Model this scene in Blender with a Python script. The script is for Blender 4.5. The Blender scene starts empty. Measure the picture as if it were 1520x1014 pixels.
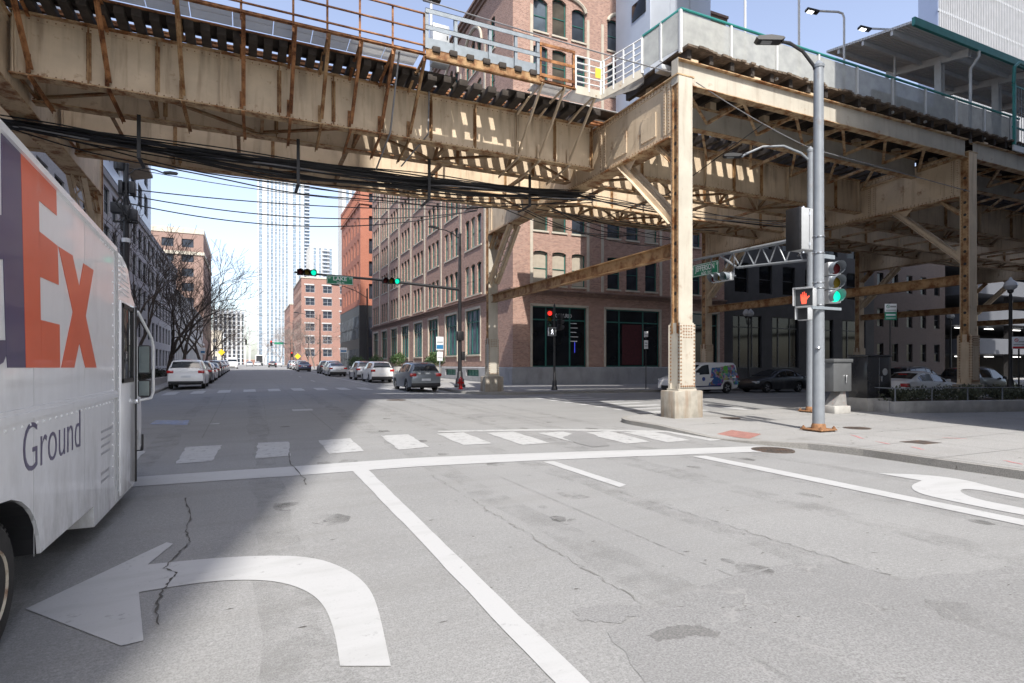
import bpy, bmesh, math, random
from mathutils import Vector, Matrix
R = math.radians
rnd = random.Random(7)
scene = bpy.context.scene
COL = scene.collection
# ------------------------------------------------------------------ survey of the place
YAW = math.atan(396/860); SN, CS = math.sin(YAW), math.cos(YAW)
FPX, CX, YH, EYE = 860.0, 760.0, 541.5, 1.7
def rise(X, Y):
    r = 2.0*(1-math.exp(-max(0, Y-10)/180.0))
    t = min(1, max(0, (X-14)/26.0)); t = t*t*(3-2*t)
    return r*(1-0.75*t) if Y < 45 else r*(1-0.75*t*max(0, 1-(Y-45)/40))
def road_z(X, Y):
    return rise(X, Y)-0.0022*min(abs(X-3.3), 7.8)**2
def walk_z(X, Y):
    return rise(X, Y)+0.008
def ground(px, py, f=road_z):
    z = 0.0
    for _ in range(12):
        u = (px-CX)/FPX; Z = FPX*(EYE-z)/(py-YH)
        X, Y = Z*(u*CS+SN), Z*(CS-u*SN); z = f(X, Y)
    return X, Y
def onX(px, py, X):
    u = (px-CX)/FPX; Y = (CS*X-SN*u*X)/(CS*u+SN); Z = Y*CS+X*SN
    return Y, EYE+(YH-py)*Z/FPX
def onY(px, py, Y):
    u = (px-CX)/FPX; X = (u*CS*Y+SN*Y)/(CS-SN*u); Z = Y*CS+X*SN
    return X, EYE+(YH-py)*Z/FPX
# ------------------------------------------------------------------ mesh builder
class MB:
    def __init__(s): s.v = []; s.f = []; s.sm = []; s.mi = {}; s.cur = 0
    def add(s, vs, fs, smooth=False):
        b = len(s.v); s.v += [tuple(v) for v in vs]
        if s.cur:
            for k in range(len(fs)): s.mi[len(s.f)+k] = s.cur
        for f in fs: s.f.append(tuple(b+i for i in f)); s.sm.append(smooth)
        return s
    def box(s, x0, x1, y0, y1, z0, z1):
        return s.add([(x0,y0,z0),(x1,y0,z0),(x1,y1,z0),(x0,y1,z0),(x0,y0,z1),(x1,y0,z1),(x1,y1,z1),(x0,y1,z1)],
            [(0,3,2,1),(4,5,6,7),(0,1,5,4),(1,2,6,5),(2,3,7,6),(3,0,4,7)])
    def bbox(s, x0, x1, y0, y1, z0, z1, b=0.02):
        # box with chamfered vertical and top edges
        bm = bmesh.new(); bmesh.ops.create_cube(bm, size=1)
        for v in bm.verts:
            v.co = Vector(((x0+x1)/2+v.co.x*(x1-x0), (y0+y1)/2+v.co.y*(y1-y0), (z0+z1)/2+v.co.z*(z1-z0)))
        bmesh.ops.bevel(bm, geom=list(bm.edges), offset=b, segments=2, affect='EDGES', profile=.5)
        return s.bm(bm, True)
    def bm(s, bm, smooth=False):
        bm.verts.index_update()
        s.add([v.co[:] for v in bm.verts], [[v.index for v in f.verts] for f in bm.faces], smooth); bm.free(); return s
    def bar(s, p, q, w, h, up=(0,0,1)):
        p, q = Vector(p), Vector(q); d = (q-p).normalized(); up = Vector(up)
        sd = d.cross(up)
        if sd.length < 1e-4: sd = d.cross(Vector((1,0,0)))
        sd.normalize(); u = sd.cross(d).normalized()
        c = [(-w/2,-h/2),(w/2,-h/2),(w/2,h/2),(-w/2,h/2)]
        vs = [p+sd*a+u*b for a,b in c]+[q+sd*a+u*b for a,b in c]
        return s.add(vs, [(3,2,1,0),(4,5,6,7),(0,1,5,4),(1,2,6,5),(2,3,7,6),(3,0,4,7)])
    def angle(s, p, q, w, t, up=(0,0,1)):
        # L-section
        p, q = Vector(p), Vector(q); d = (q-p).normalized(); up = Vector(up)
        sd = d.cross(up)
        if sd.length < 1e-4: sd = d.cross(Vector((1,0,0)))
        sd.normalize(); u = sd.cross(d).normalized()
        s.bar(p+u*(t/2), q+u*(t/2), w, t, up)
        s.bar(p-sd*(w/2-t/2)+u*(w/2+t/2), q-sd*(w/2-t/2)+u*(w/2+t/2), t, w-t, up); return s
    def tube(s, pts, r, n=8, cap=True):
        pts = [Vector(p) for p in pts]; rs = r if isinstance(r, (list, tuple)) else [r]*len(pts)
        b = len(s.v); prev = None
        for i, p in enumerate(pts):
            d = (pts[min(i+1, len(pts)-1)]-pts[max(i-1, 0)]).normalized()
            if prev is None:
                a = Vector((0,0,1)) if abs(d.z) < .9 else Vector((1,0,0)); x = d.cross(a).normalized()
            else:
                x = prev-d*prev.dot(d)
                x = x.normalized() if x.length > 1e-5 else d.orthogonal().normalized()
            prev = x; y = d.cross(x)
            for k in range(n):
                t = 2*math.pi*k/n; s.v.append(tuple(p+(x*math.cos(t)+y*math.sin(t))*rs[i]))
        for i in range(len(pts)-1):
            for k in range(n):
                k2 = (k+1) % n
                s.f.append((b+i*n+k, b+i*n+k2, b+(i+1)*n+k2, b+(i+1)*n+k)); s.sm.append(True)
        if cap:
            s.f.append(tuple(b+k for k in reversed(range(n)))); s.sm.append(False)
            s.f.append(tuple(b+(len(pts)-1)*n+k for k in range(n))); s.sm.append(False)
        return s
    def lathe(s, prof, n=20, o=(0,0,0), axis='z', smooth=True):
        b = len(s.v); o = Vector(o)
        for r, h in prof:
            for k in range(n):
                t = 2*math.pi*k/n; a, c = r*math.cos(t), r*math.sin(t)
                p = (a, c, h) if axis == 'z' else ((h, a, c) if axis == 'x' else (a, h, c))
                s.v.append(tuple(o+Vector(p)))
        for i in range(len(prof)-1):
            for k in range(n):
                k2 = (k+1) % n; s.f.append((b+i*n+k, b+i*n+k2, b+(i+1)*n+k2, b+(i+1)*n+k)); s.sm.append(smooth)
        s.f.append(tuple(b+k for k in reversed(range(n)))); s.sm.append(False)
        s.f.append(tuple(b+(len(prof)-1)*n+k for k in range(n))); s.sm.append(False)
        return s
    def prism(s, poly, a, b, plane='yz'):
        # polygon extruded from a to b along the missing axis
        def P(p, t): return (t, p[0], p[1]) if plane == 'yz' else ((p[0], t, p[1]) if plane == 'xz' else (p[0], p[1], t))
        n = len(poly); vs = [P(p, a) for p in poly]+[P(p, b) for p in poly]
        return s.add(vs, [tuple(reversed(range(n))), tuple(range(n, 2*n))]+[(i, (i+1) % n, n+(i+1) % n, n+i) for i in range(n)])
    def rivets(s, pts, nrm, r=0.022, mi=0):
        nrm = Vector(nrm).normalized(); x = nrm.orthogonal().normalized(); y = nrm.cross(x); s.cur = mi
        for p in pts:
            p = Vector(p)
            vs = [p+(x*math.cos(t)+y*math.sin(t))*r for t in [i*math.pi/3 for i in range(6)]]
            vs += [p+nrm*r*.7+(x*math.cos(t)+y*math.sin(t))*r*.6 for t in [i*math.pi/3 for i in range(6)]]
            s.add(vs, [(i, (i+1) % 6, 6+(i+1) % 6, 6+i) for i in range(6)]+[tuple(range(6, 12))], True)
        s.cur = 0; return s
    def xf(s, m):
        s.v = [tuple(m @ Vector(v)) for v in s.v]; return s
    def build(s, name, mat, parent=None, off=None, sharp=35):
        me = bpy.data.meshes.new(name)
        if off is None and parent is not None: off = getattr_off(parent)
        vs = s.v if not off else [(x-off[0], y-off[1], z-off[2]) for x, y, z in s.v]
        me.from_pydata(vs, [], s.f); me.validate()
        if len(me.polygons) == len(s.sm):
            me.polygons.foreach_set('use_smooth', s.sm)
            for k, v in s.mi.items(): me.polygons[k].material_index = v
        bm = bmesh.new(); bm.from_mesh(me); bmesh.ops.recalc_face_normals(bm, faces=bm.faces); bm.to_mesh(me); bm.free()
        if any(s.sm): me.set_sharp_from_angle(angle=R(sharp))
        for m in (mat if isinstance(mat, (list, tuple)) else [mat]): me.materials.append(m)
        o = bpy.data.objects.new(name, me); COL.objects.link(o)
        if parent is not None: o.parent = parent
        return o
def getattr_off(p):
    # parts may be written in world coordinates: take off the thing's place
    while p.parent is not None: p = p.parent
    return tuple(p['_o']) if '_o' in p else None
def tag(o, label, cat, group=None):
    o['label'] = label; o['category'] = cat
    if group: o['group'] = group
    return o
def kind(o, k): o['kind'] = k; return o
def thing(name, label, cat, loc=(0,0,0), rz=0, group=None, world=False):
    o = bpy.data.objects.new(name, None); COL.objects.link(o); o.empty_display_size = .3
    o.location = loc; o.rotation_euler = (0, 0, rz); tag(o, label, cat, group)
    if world: o['_o'] = list(loc)
    return o
def kids(o): return [c for c in bpy.data.objects if c.parent == o]
def dup(o, parent=None, loc=None, rz=None, label=None, group=None, tree=None):
    c = o.copy(); COL.objects.link(c)
    if parent is not None: c.parent = parent
    if loc is not None: c.location = loc
    if rz is not None: c.rotation_euler = (0, 0, rz)
    if label: c['label'] = label
    if group: c['group'] = group
    for ch in o.children: dup(ch, c)
    return c
def sheet(outline, zf, step=2.0, dz=0.0, skirt=0.0, name='sheet', mat=None, parent=None):
    bm = bmesh.new(); bm.faces.new([bm.verts.new((x, y, 0)) for x, y in outline])
    xs = [p[0] for p in outline]; ys = [p[1] for p in outline]
    for ax, lo, hi in ((0, min(xs), max(xs)), (1, min(ys), max(ys))):
        k = math.floor(lo/step)+1
        while k*step < hi:
            co = [0,0,0]; no = [0,0,0]; co[ax] = k*step+.0137; no[ax] = 1
            bmesh.ops.bisect_plane(bm, geom=bm.verts[:]+bm.edges[:]+bm.faces[:], plane_co=co, plane_no=no, dist=1e-5); k += 1
    for v in bm.verts: v.co.z = zf(v.co.x, v.co.y)+dz
    if skirt:
        bd = [e for e in bm.edges if e.is_boundary]
        r = bmesh.ops.extrude_edge_only(bm, edges=bd)
        for v in [g for g in r['geom'] if isinstance(g, bmesh.types.BMVert)]: v.co.z -= skirt
    bmesh.ops.recalc_face_normals(bm, faces=bm.faces)
    up = [f for f in bm.faces if abs(f.normal.z) > .7]
    if up and sum(f.normal.z for f in up) < 0: bmesh.ops.reverse_faces(bm, faces=bm.faces)
    me = bpy.data.meshes.new(name); bm.to_mesh(me); bm.free(); me.materials.append(mat)
    o = bpy.data.objects.new(name, me); COL.objects.link(o)
    if parent is not None: o.parent = parent
    return o
# ------------------------------------------------------------------ materials
def nt(name):
    m = bpy.data.materials.new(name); m.use_nodes = True; t = m.node_tree; b = t.nodes['Principled BSDF']; return m, t, b
def N(t, typ, **k):
    n = t.nodes.new(typ)
    for a, v in k.items():
        if a in n.inputs: n.inputs[a].default_value = v
        else: setattr(n, a, v)
    return n
def ramp(t, src, p0, p1, c0=(0,0,0,1), c1=(1,1,1,1)):
    r = t.nodes.new('ShaderNodeValToRGB'); e = r.color_ramp.elements
    e[0].position, e[1].position = p0, p1; e[0].color, e[1].color = c0, c1
    t.links.new(src, r.inputs[0]); return r.outputs[0]
def mix(t, f, a, b, blend='MIX'):
    n = t.nodes.new('ShaderNodeMix'); n.data_type = 'RGBA'; n.blend_type = blend
    for i, v in ((0, f), (6, a), (7, b)):
        if isinstance(v, (int, float)): n.inputs[i].default_value = v
        elif isinstance(v, tuple): n.inputs[i].default_value = v if len(v) == 4 else v+(1,)
        else: t.links.new(v, n.inputs[i])
    return n.outputs[2]
def noise(t, vec, scale, detail=4, rough=.55):
    n = N(t, 'ShaderNodeTexNoise'); n.inputs['Scale'].default_value = scale; n.inputs['Detail'].default_value = detail
    n.inputs['Roughness'].default_value = rough; t.links.new(vec, n.inputs['Vector']); return n.outputs['Fac']
def coords(t, scale=(1,1,1), src='Object'):
    tc = N(t, 'ShaderNodeTexCoord'); mp = N(t, 'ShaderNodeMapping'); mp.inputs['Scale'].default_value = scale
    t.links.new(tc.outputs[src], mp.inputs['Vector']); return mp.outputs[0]
def bump(t, b, h, strength=.3, dist=.01):
    n = N(t, 'ShaderNodeBump'); n.inputs['Strength'].default_value = strength; n.inputs['Distance'].default_value = dist
    t.links.new(h, n.inputs['Height']); t.links.new(n.outputs[0], b.inputs['Normal'])
def mat(name, col, rough=.6, metal=0.0, var=.12, vs=2.0, dirt=None, dirt_amt=.0, dscale=(1,1,1), ds=1.5, lo=.5, hi=.7, bs=0, bst=.2, spec=None, coat=0):
    m, t, b = nt(name); c = coords(t)
    n = noise(t, c, vs, 5)
    a = tuple(x*(1-var) for x in col); d = tuple(min(1, x*(1+var)) for x in col)
    base = mix(t, ramp(t, n, .3, .7), a, d)
    if dirt is not None:
        c2 = coords(t, dscale); k = ramp(t, noise(t, c2, ds, 8, .65), lo, hi)
        mm = N(t, 'ShaderNodeMath', operation='MULTIPLY'); mm.inputs[1].default_value = dirt_amt; t.links.new(k, mm.inputs[0])
        base = mix(t, mm.outputs[0], base, dirt)
    t.links.new(base, b.inputs['Base Color']); b.inputs['Roughness'].default_value = rough; b.inputs['Metallic'].default_value = metal
    if spec is not None: b.inputs['Specular IOR Level'].default_value = spec
    if coat: b.inputs['Coat Weight'].default_value = coat; b.inputs['Coat Roughness'].default_value = .05
    if bs: bump(t, b, noise(t, c, bs, 3), bst)
    return m
def brick_mat(name, c1, c2, mortar, bw=.22, bh=.075, rough=.85, var=.25, ms=.012):
    m, t, b = nt(name); tc = N(t, 'ShaderNodeTexCoord'); sp = N(t, 'ShaderNodeSeparateXYZ'); t.links.new(tc.outputs['Object'], sp.inputs[0])
    ad = N(t, 'ShaderNodeMath', operation='ADD'); t.links.new(sp.outputs[0], ad.inputs[0]); t.links.new(sp.outputs[1], ad.inputs[1])
    cb = N(t, 'ShaderNodeCombineXYZ'); t.links.new(ad.outputs[0], cb.inputs[0]); t.links.new(sp.outputs[2], cb.inputs[1])
    br = N(t, 'ShaderNodeTexBrick'); t.links.new(cb.outputs[0], br.inputs['Vector'])
    br.inputs['Scale'].default_value = 1; br.inputs['Brick Width'].default_value = bw; br.inputs['Row Height'].default_value = bh
    br.inputs['Mortar Size'].default_value = ms; br.inputs['Bias'].default_value = -.1
    br.inputs['Color1'].default_value = c1+(1,); br.inputs['Color2'].default_value = c2+(1,); br.inputs['Mortar'].default_value = mortar+(1,)
    n = noise(t, tc.outputs['Object'], .6, 6); col = mix(t, ramp(t, n, .3, .75), br.outputs['Color'], tuple(x*(1-var) for x in c1), 'MIX')
    k = mix(t, .22, br.outputs['Color'], col)
    n2 = noise(t, tc.outputs['Object'], 9, 3)
    k = mix(t, ramp(t, n2, .45, .75, (0,0,0,1), (.5,.5,.5,1)), k, tuple(x*.55 for x in c2))
    t.links.new(k, b.inputs['Base Color']); b.inputs['Roughness'].default_value = rough
    bump(t, b, br.outputs['Fac'], -.35, .01); return m
def emis(name, col, s=1.0):
    m, t, b = nt(name); b.inputs['Base Color'].default_value = col+(1,); b.inputs['Emission Color'].default_value = col+(1,)
    b.inputs['Emission Strength'].default_value = s; return m
M = {}
def steel(name, col, rust, amt, lo=.5, hi=.62, stain=.35):
    # painted riveted plate: faded paint, vertical grime runs, blooms of rust
    m, t, b = nt(name); c = coords(t); cv = coords(t, (2.2, 2.2, .22))
    n = noise(t, c, 1.1, 4); base = mix(t, ramp(t, n, .3, .7), tuple(x*.82 for x in col), tuple(x*1.06 for x in col))
    run = ramp(t, noise(t, cv, 2.4, 5, .6), .52, .78, (0,0,0,1), (stain,)*3+(1,))
    base = mix(t, run, base, tuple(x*.38 for x in (rust[0]*1.3, rust[1]*1.5, rust[2]*1.6)))
    r1 = ramp(t, noise(t, c, 2.3, 9, .68), lo, hi); r2 = noise(t, c, 22, 4)
    rc = mix(t, ramp(t, r2, .35, .7), tuple(x*.45 for x in rust), rust)
    mm = N(t, 'ShaderNodeMath', operation='MULTIPLY'); mm.inputs[1].default_value = amt; t.links.new(r1, mm.inputs[0])
    base = mix(t, mm.outputs[0], base, rc)
    t.links.new(base, b.inputs['Base Color']); b.inputs['Roughness'].default_value = .62
    b.inputs['Specular IOR Level'].default_value = .3
    bump(t, b, noise(t, c, 14, 5), .18, .02); return m
RUST = (.30, .115, .035)
M['steel'] = steel('steel_beige', (.63,.505,.36), RUST, .7, .60, .73, .45)
M['steel_flange'] = steel('steel_flange', (.53,.38,.225), RUST, .95, .46, .60, .5)
M['steel_cream'] = steel('steel_cream', (.50,.465,.395), RUST, .75, .60, .74, .3)
M['steel_rust'] = steel('steel_rusty', (.43,.275,.14), (.24,.095,.032), .95, .42, .60)
M['rust'] = steel('rust_brown', (.42,.20,.085), (.19,.07,.026), 1.0, .40, .58)
M['steel_dark'] = steel('steel_dark', (.30,.205,.115), RUST, .9, .46, .6)
M['galv'] = mat('galvanised', (.25,.285,.32), .5, .2, .12, 6)
M['white_steel'] = mat('white_painted_steel', (.62,.63,.63), .45, 0, .06, 4, (.35,.27,.2), .35, (1,1,.3), 3, .6, .75)
M['teal'] = mat('teal_paint', (.03,.22,.20), .4, 0, .15, 3)
M['wood_dark'] = mat('creosoted_timber', (.045,.036,.03), .85, 0, .4, 3, bs=30, bst=.5)
M['wood_deck'] = mat('weathered_deck', (.15,.115,.085), .85, 0, .45, 4, (.05,.035,.025), .8, (1,6,1), 2, .45, .7, bs=25, bst=.6)
M['black_paint'] = mat('black_paint', (.018,.018,.02), .4, 0, .25, 4)
M['cable'] = mat('black_cable', (.012,.012,.013), .55, 0, .2, 4)
M['cable_gray'] = mat('grey_cable', (.22,.22,.23), .5, 0, .2, 4)
M['pole_gray'] = mat('grey_pole_paint', (.215,.235,.26), .42, .1, .1, 4, (.14,.10,.08), .6, (1,1,.5), 4, .6, .75)
M['box_gray'] = mat('pale_grey_cabinet', (.44,.46,.48), .4, .1, .06, 4, (.25,.2,.16), .3, (1,1,.4), 3, .62, .75)
M['rubber'] = mat('tyre_rubber', (.022,.021,.02), .8, 0, .3, 8, bs=40)
M['chrome'] = mat('bright_metal', (.55,.56,.58), .25, .9, .05, 4)
M['rim'] = mat('wheel_rim', (.42,.43,.45), .3, .7, .08, 4)
M['plastic'] = mat('black_plastic', (.022,.022,.024), .5, 0, .2, 4)
M['plate_white'] = mat('white_plate', (.68,.70,.72), .5)
M['red_lens'] = mat('red_lens', (.42,.012,.012), .2, 0, .1, 4, coat=.5)
M['clear_lens'] = mat('clear_lens', (.6,.62,.64), .12, .1, .05, 4, coat=.5)
M['amber'] = mat('amber_lens', (.6,.2,.02), .25, 0, .05, 4)
def glass(name, col, rough=.06, spec=.7):
    m, t, b = nt(name); c = coords(t, (.5,.5,.5)); n = noise(t, c, 1.3, 3)
    t.links.new(mix(t, ramp(t, n, .35, .65), tuple(x*.6 for x in col), tuple(x*1.35 for x in col)), b.inputs['Base Color'])
    b.inputs['Roughness'].default_value = rough; b.inputs['Specular IOR Level'].default_value = spec
    bump(t, b, noise(t, c, .9, 2), .04, .05); return m
M['glass'] = glass('window_glass', (.035,.042,.055))
M['glass_dark'] = glass('shop_glass', (.009,.01,.012), .08, .28)
M['glass_blue'] = glass('tower_glass', (.20,.265,.33), .12)
M['glass_pale'] = glass('pale_glass', (.30,.34,.38), .15)
M['glass_car'] = glass('car_glass', (.02,.024,.028), .04, .8)
M['blind'] = mat('window_blind', (.42,.37,.30), .5, 0, .1, 3, spec=.5)
M['green_frame'] = mat('green_window_frame', (.02,.125,.105), .45, 0, .12, 3)
M['cream_trim'] = mat('cream_stone_trim', (.47,.425,.35), .75, 0, .12, 2, (.3,.26,.2), .4, (1,1,.4), 2, .55, .75)
M['gray_stone'] = mat('grey_stone', (.30,.30,.31), .8, 0, .12, 1.2, (.15,.15,.15), .5, (1,1,.4), 1.5, .5, .75, bs=30)
M['brick'] = brick_mat('brown_brick', (.43,.24,.18), (.21,.10,.075), (.44,.37,.32), .23, .085)
M['brick_red'] = brick_mat('red_brick', (.43,.15,.09), (.33,.10,.06), (.40,.2,.14), .21, .07)
M['brick_apt'] = brick_mat('orange_brick', (.31,.15,.115), (.235,.105,.08), (.33,.25,.205), .22, .08)
M['brick_gray'] = brick_mat('grey_brick', (.46,.455,.46), (.36,.355,.365), (.5,.5,.5), .25, .09)
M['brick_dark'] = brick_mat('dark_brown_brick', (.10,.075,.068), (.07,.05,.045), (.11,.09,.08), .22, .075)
M['pale'] = mat('pale_cladding', (.45,.465,.48), .6, 0, .06, .3)
M['pale2'] = mat('off_white_cladding', (.42,.42,.415), .7, 0, .08, .3)
M['gray_panel'] = mat('grey_metal_panel', (.42,.45,.50), .35, .3, .08, .5)
M['dark_metal'] = mat('dark_facade_metal', (.028,.03,.034), .45, .1, .15, 1)
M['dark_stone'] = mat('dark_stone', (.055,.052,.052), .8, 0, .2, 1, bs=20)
M['roof_gray'] = mat('roof_gravel', (.2,.2,.2), .9, 0, .2, 2)
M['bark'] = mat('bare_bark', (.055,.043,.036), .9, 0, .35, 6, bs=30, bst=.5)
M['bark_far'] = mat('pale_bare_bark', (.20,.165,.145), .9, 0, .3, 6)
M['leaf'] = mat('shrub_leaf', (.05,.095,.025), .6, 0, .4, 5)
M['leaf_dull'] = mat('dull_ground_plant', (.075,.085,.05), .7, 0, .45, 6)
M['soil'] = mat('soil', (.06,.045,.035), .95, 0, .3, 8)
M['pedestal'] = mat('concrete_pedestal', (.30,.28,.24), .85, 0, .2, 4, (.22,.13,.07), .75, (4,4,.3), 1.6, .46, .70, bs=35, bst=.4)
M['planter_conc'] = mat('planter_concrete', (.40,.39,.37), .85, 0, .15, 3, (.2,.19,.17), .5, (1,1,.5), 2, .5, .75, bs=35)

def steel_streak():
    # plate girder paint with dark drip stains below the tie ends
    m = M['steel'].copy(); m.name = 'steel_streaked'; t = m.node_tree; b = t.nodes['Principled BSDF']; src = b.inputs['Base Color'].links[0].from_socket
    tc = N(t, 'ShaderNodeTexCoord'); sp = N(t, 'ShaderNodeSeparateXYZ'); t.links.new(tc.outputs['Object'], sp.inputs[0])
    zr = ramp(t, sp.outputs[2], 0, 1); mr = N(t, 'ShaderNodeMapRange'); t.links.new(sp.outputs[2], mr.inputs[0]); mr.inputs[1].default_value = .55; mr.inputs[2].default_value = 1.6
    n = noise(t, coords(t, (2.6, 0, .12)), 1.0, 4, .5); k = ramp(t, n, .5, .66)
    a = N(t, 'ShaderNodeMath', operation='MULTIPLY'); t.links.new(k, a.inputs[0]); t.links.new(mr.outputs[0], a.inputs[1])
    a2 = N(t, 'ShaderNodeMath', operation='MULTIPLY'); t.links.new(a.outputs[0], a2.inputs[0]); a2.inputs[1].default_value = .5
    t.links.new(mix(t, a2.outputs[0], src, (.085,.062,.045)), b.inputs['Base Color']); return m
M['steel_streak'] = steel_streak()
M['rivet_rust'] = mat('rusty_rivets', (.22,.11,.05), .75, 0, .35, 14)

M['glass_sky'] = glass('painted_sky_glass', (.10,.125,.155), .05)  # bluish sky reflection put into the base colour of some panes
M['glass_warm'] = glass('dim_interior_glass', (.075,.065,.05), .07)

M['light_stone'] = mat('light_limestone', (.62,.61,.58), .8, 0, .08, .6)
# ------------------------------------------------------------------ world, sun, camera
SUN_AZ = math.atan2(.25, .968)            # the light travels this far east of north
SUN_EL = R(49.5)
w = bpy.data.worlds.new('World'); scene.world = w; w.use_nodes = True
wt = w.node_tree; sky = wt.nodes.new('ShaderNodeTexSky'); sky.sky_type = 'NISHITA'; sky.sun_disc = False
sky.sun_elevation = SUN_EL; sky.sun_rotation = math.pi+SUN_AZ; sky.air_density = 1.0; sky.dust_density = 2.2; sky.ozone_density = 1.0; sky.altitude = 180
bg = wt.nodes['Background']; bg.inputs[1].default_value = .145; hs_ = wt.nodes.new('ShaderNodeHueSaturation'); hs_.inputs['Hue'].default_value = .509; hs_.inputs['Saturation'].default_value = .78; hs_.inputs['Value'].default_value = 1.06; wt.links.new(sky.outputs[0], hs_.inputs['Color']); wt.links.new(hs_.outputs[0], bg.inputs[0])
sd = bpy.data.lights.new('sun', 'SUN'); sd.energy = 3.4; sd.angle = R(.5); sd.color = (1, .955, .885)
so = bpy.data.objects.new('sun', sd); COL.objects.link(so)
ld = Vector((math.sin(SUN_AZ)*math.cos(SUN_EL), math.cos(SUN_AZ)*math.cos(SUN_EL), -math.sin(SUN_EL)))
so.rotation_euler = ld.to_track_quat('-Z', 'Y').to_euler(); so.location = (0, -20, 60)
cd = bpy.data.cameras.new('camera'); cam = bpy.data.objects.new('camera', cd); COL.objects.link(cam)
cam.location = (0, 0, EYE); cam.rotation_euler = (R(90), 0, -YAW)
cd.lens = FPX/1520*36; cd.sensor_width = 36; cd.shift_y = (YH-507)/1520; cd.clip_end = 5000; cd.clip_start = .05
scene.camera = cam
vs = scene.view_settings; vs.view_transform = 'Standard'; vs.look = 'None'; vs.exposure = 1.0; vs.gamma = 1
scene.render.resolution_x, scene.render.resolution_y = 1024, 683
scene.cycles.max_bounces = 10; scene.cycles.diffuse_bounces = 8; scene.cycles.glossy_bounces = 3; scene.cycles.transparent_max_bounces = 12
scene.cycles.use_denoising = True
# ------------------------------------------------------------------ ground
def road_mat(name, lo, hi, stain, grain=90, tracks=True):
    m, t, b = nt(name); tc = N(t, 'ShaderNodeTexCoord'); g = tc.outputs['Object']
    n1 = noise(t, g, .35, 6, .6); n2 = noise(t, g, grain, 3, .7); n3 = noise(t, g, 5.0, 6, .7)
    base = mix(t, ramp(t, n1, .3, .7), lo, hi)
    base = mix(t, ramp(t, n2, .40, .62, (0,0,0,1), (.75,.75,.75,1)), base, tuple(x*.62 for x in lo)); base = mix(t, ramp(t, noise(t, g, 34, 5, .75), .5, .68, (0,0,0,1), (.45,.45,.45,1)), base, tuple(min(1, x*1.25) for x in hi))
    sc = coords(t, (.35, 2.2, 1)) if tracks else coords(t, (1,1,1))
    base = mix(t, ramp(t, noise(t, sc, .8, 7, .65), .5, .72, (0,0,0,1), (.42,.42,.42,1)), base, stain)
    sp = ramp(t, noise(t, coords(t, (1, 1.6, 1)), 3.2, 5, .6), .70, .76, (0,0,0,1), (.7,.7,.7,1))
    base = mix(t, sp, base, tuple(x*.5 for x in stain))
    wv = N(t, 'ShaderNodeTexWave', wave_type='BANDS', bands_direction='Y'); t.links.new(coords(t), wv.inputs['Vector'])
    wv.inputs['Scale'].default_value = 7; wv.inputs['Distortion'].default_value = 1.2; wv.inputs['Detail'].default_value = 3
    if tracks: base = mix(t, ramp(t, wv.outputs['Fac'], .0, 1, (0,0,0,1), (.10,.10,.10,1)), base, tuple(x*.55 for x in lo))
    t.links.new(base, b.inputs['Base Color']); b.inputs['Roughness'].default_value = .85; b.inputs['Specular IOR Level'].default_value = .3
    bump(t, b, mix(t, .5, n2, n3), .35, .02); return m
M['concrete'] = road_mat('road_concrete', (.252,.253,.252), (.310,.310,.307), (.183,.179,.171))
M['asphalt'] = road_mat('asphalt_patch', (.155,.154,.152), (.195,.193,.19), (.10,.10,.10), 60, False)
M['patch'] = road_mat('worn_patch', (.218,.218,.218), (.272,.272,.271), (.166,.165,.164), 70, False)
def crackle():
    m = M['patch'].copy(); m.name = 'crazed_patch'; t = m.node_tree; b = t.nodes['Principled BSDF']; src = b.inputs['Base Color'].links[0].from_socket
    tc = N(t, 'ShaderNodeTexCoord'); nn = N(t, 'ShaderNodeTexNoise'); nn.inputs['Scale'].default_value = 5; nn.inputs['Detail'].default_value = 5; t.links.new(tc.outputs['Object'], nn.inputs['Vector'])
    vm = N(t, 'ShaderNodeVectorMath', operation='MULTIPLY_ADD'); t.links.new(nn.outputs['Color'], vm.inputs[0]); vm.inputs[1].default_value = (.35,.35,0); t.links.new(tc.outputs['Object'], vm.inputs[2])
    for sc, w_, lo, hi, col in ((2.3, .022, .46, .62, (.28,.277,.272)), (4.6, .016, .50, .62, (.13,.127,.12))):
        vo = N(t, 'ShaderNodeTexVoronoi', feature='DISTANCE_TO_EDGE'); vo.inputs['Scale'].default_value = sc; t.links.new(vm.outputs[0], vo.inputs['Vector'])
        k = ramp(t, vo.outputs['Distance'], .0, w_, (1,1,1,1), (0,0,0,1)); q = ramp(t, noise(t, tc.outputs['Object'], 1.1, 3), lo, hi)
        a = N(t, 'ShaderNodeMath', operation='MULTIPLY'); t.links.new(k, a.inputs[0]); t.links.new(q, a.inputs[1]); src = mix(t, a.outputs[0], src, col)
    t.links.new(src, b.inputs['Base Color']); return m
M['crazed'] = crackle()
M['walk'] = road_mat('sidewalk_concrete', (.285,.282,.276), (.345,.341,.333), (.225,.215,.198), 110, False)
M['kerb'] = road_mat('kerb_concrete', (.25,.243,.23), (.32,.31,.29), (.14,.125,.105), 60, False)
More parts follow.
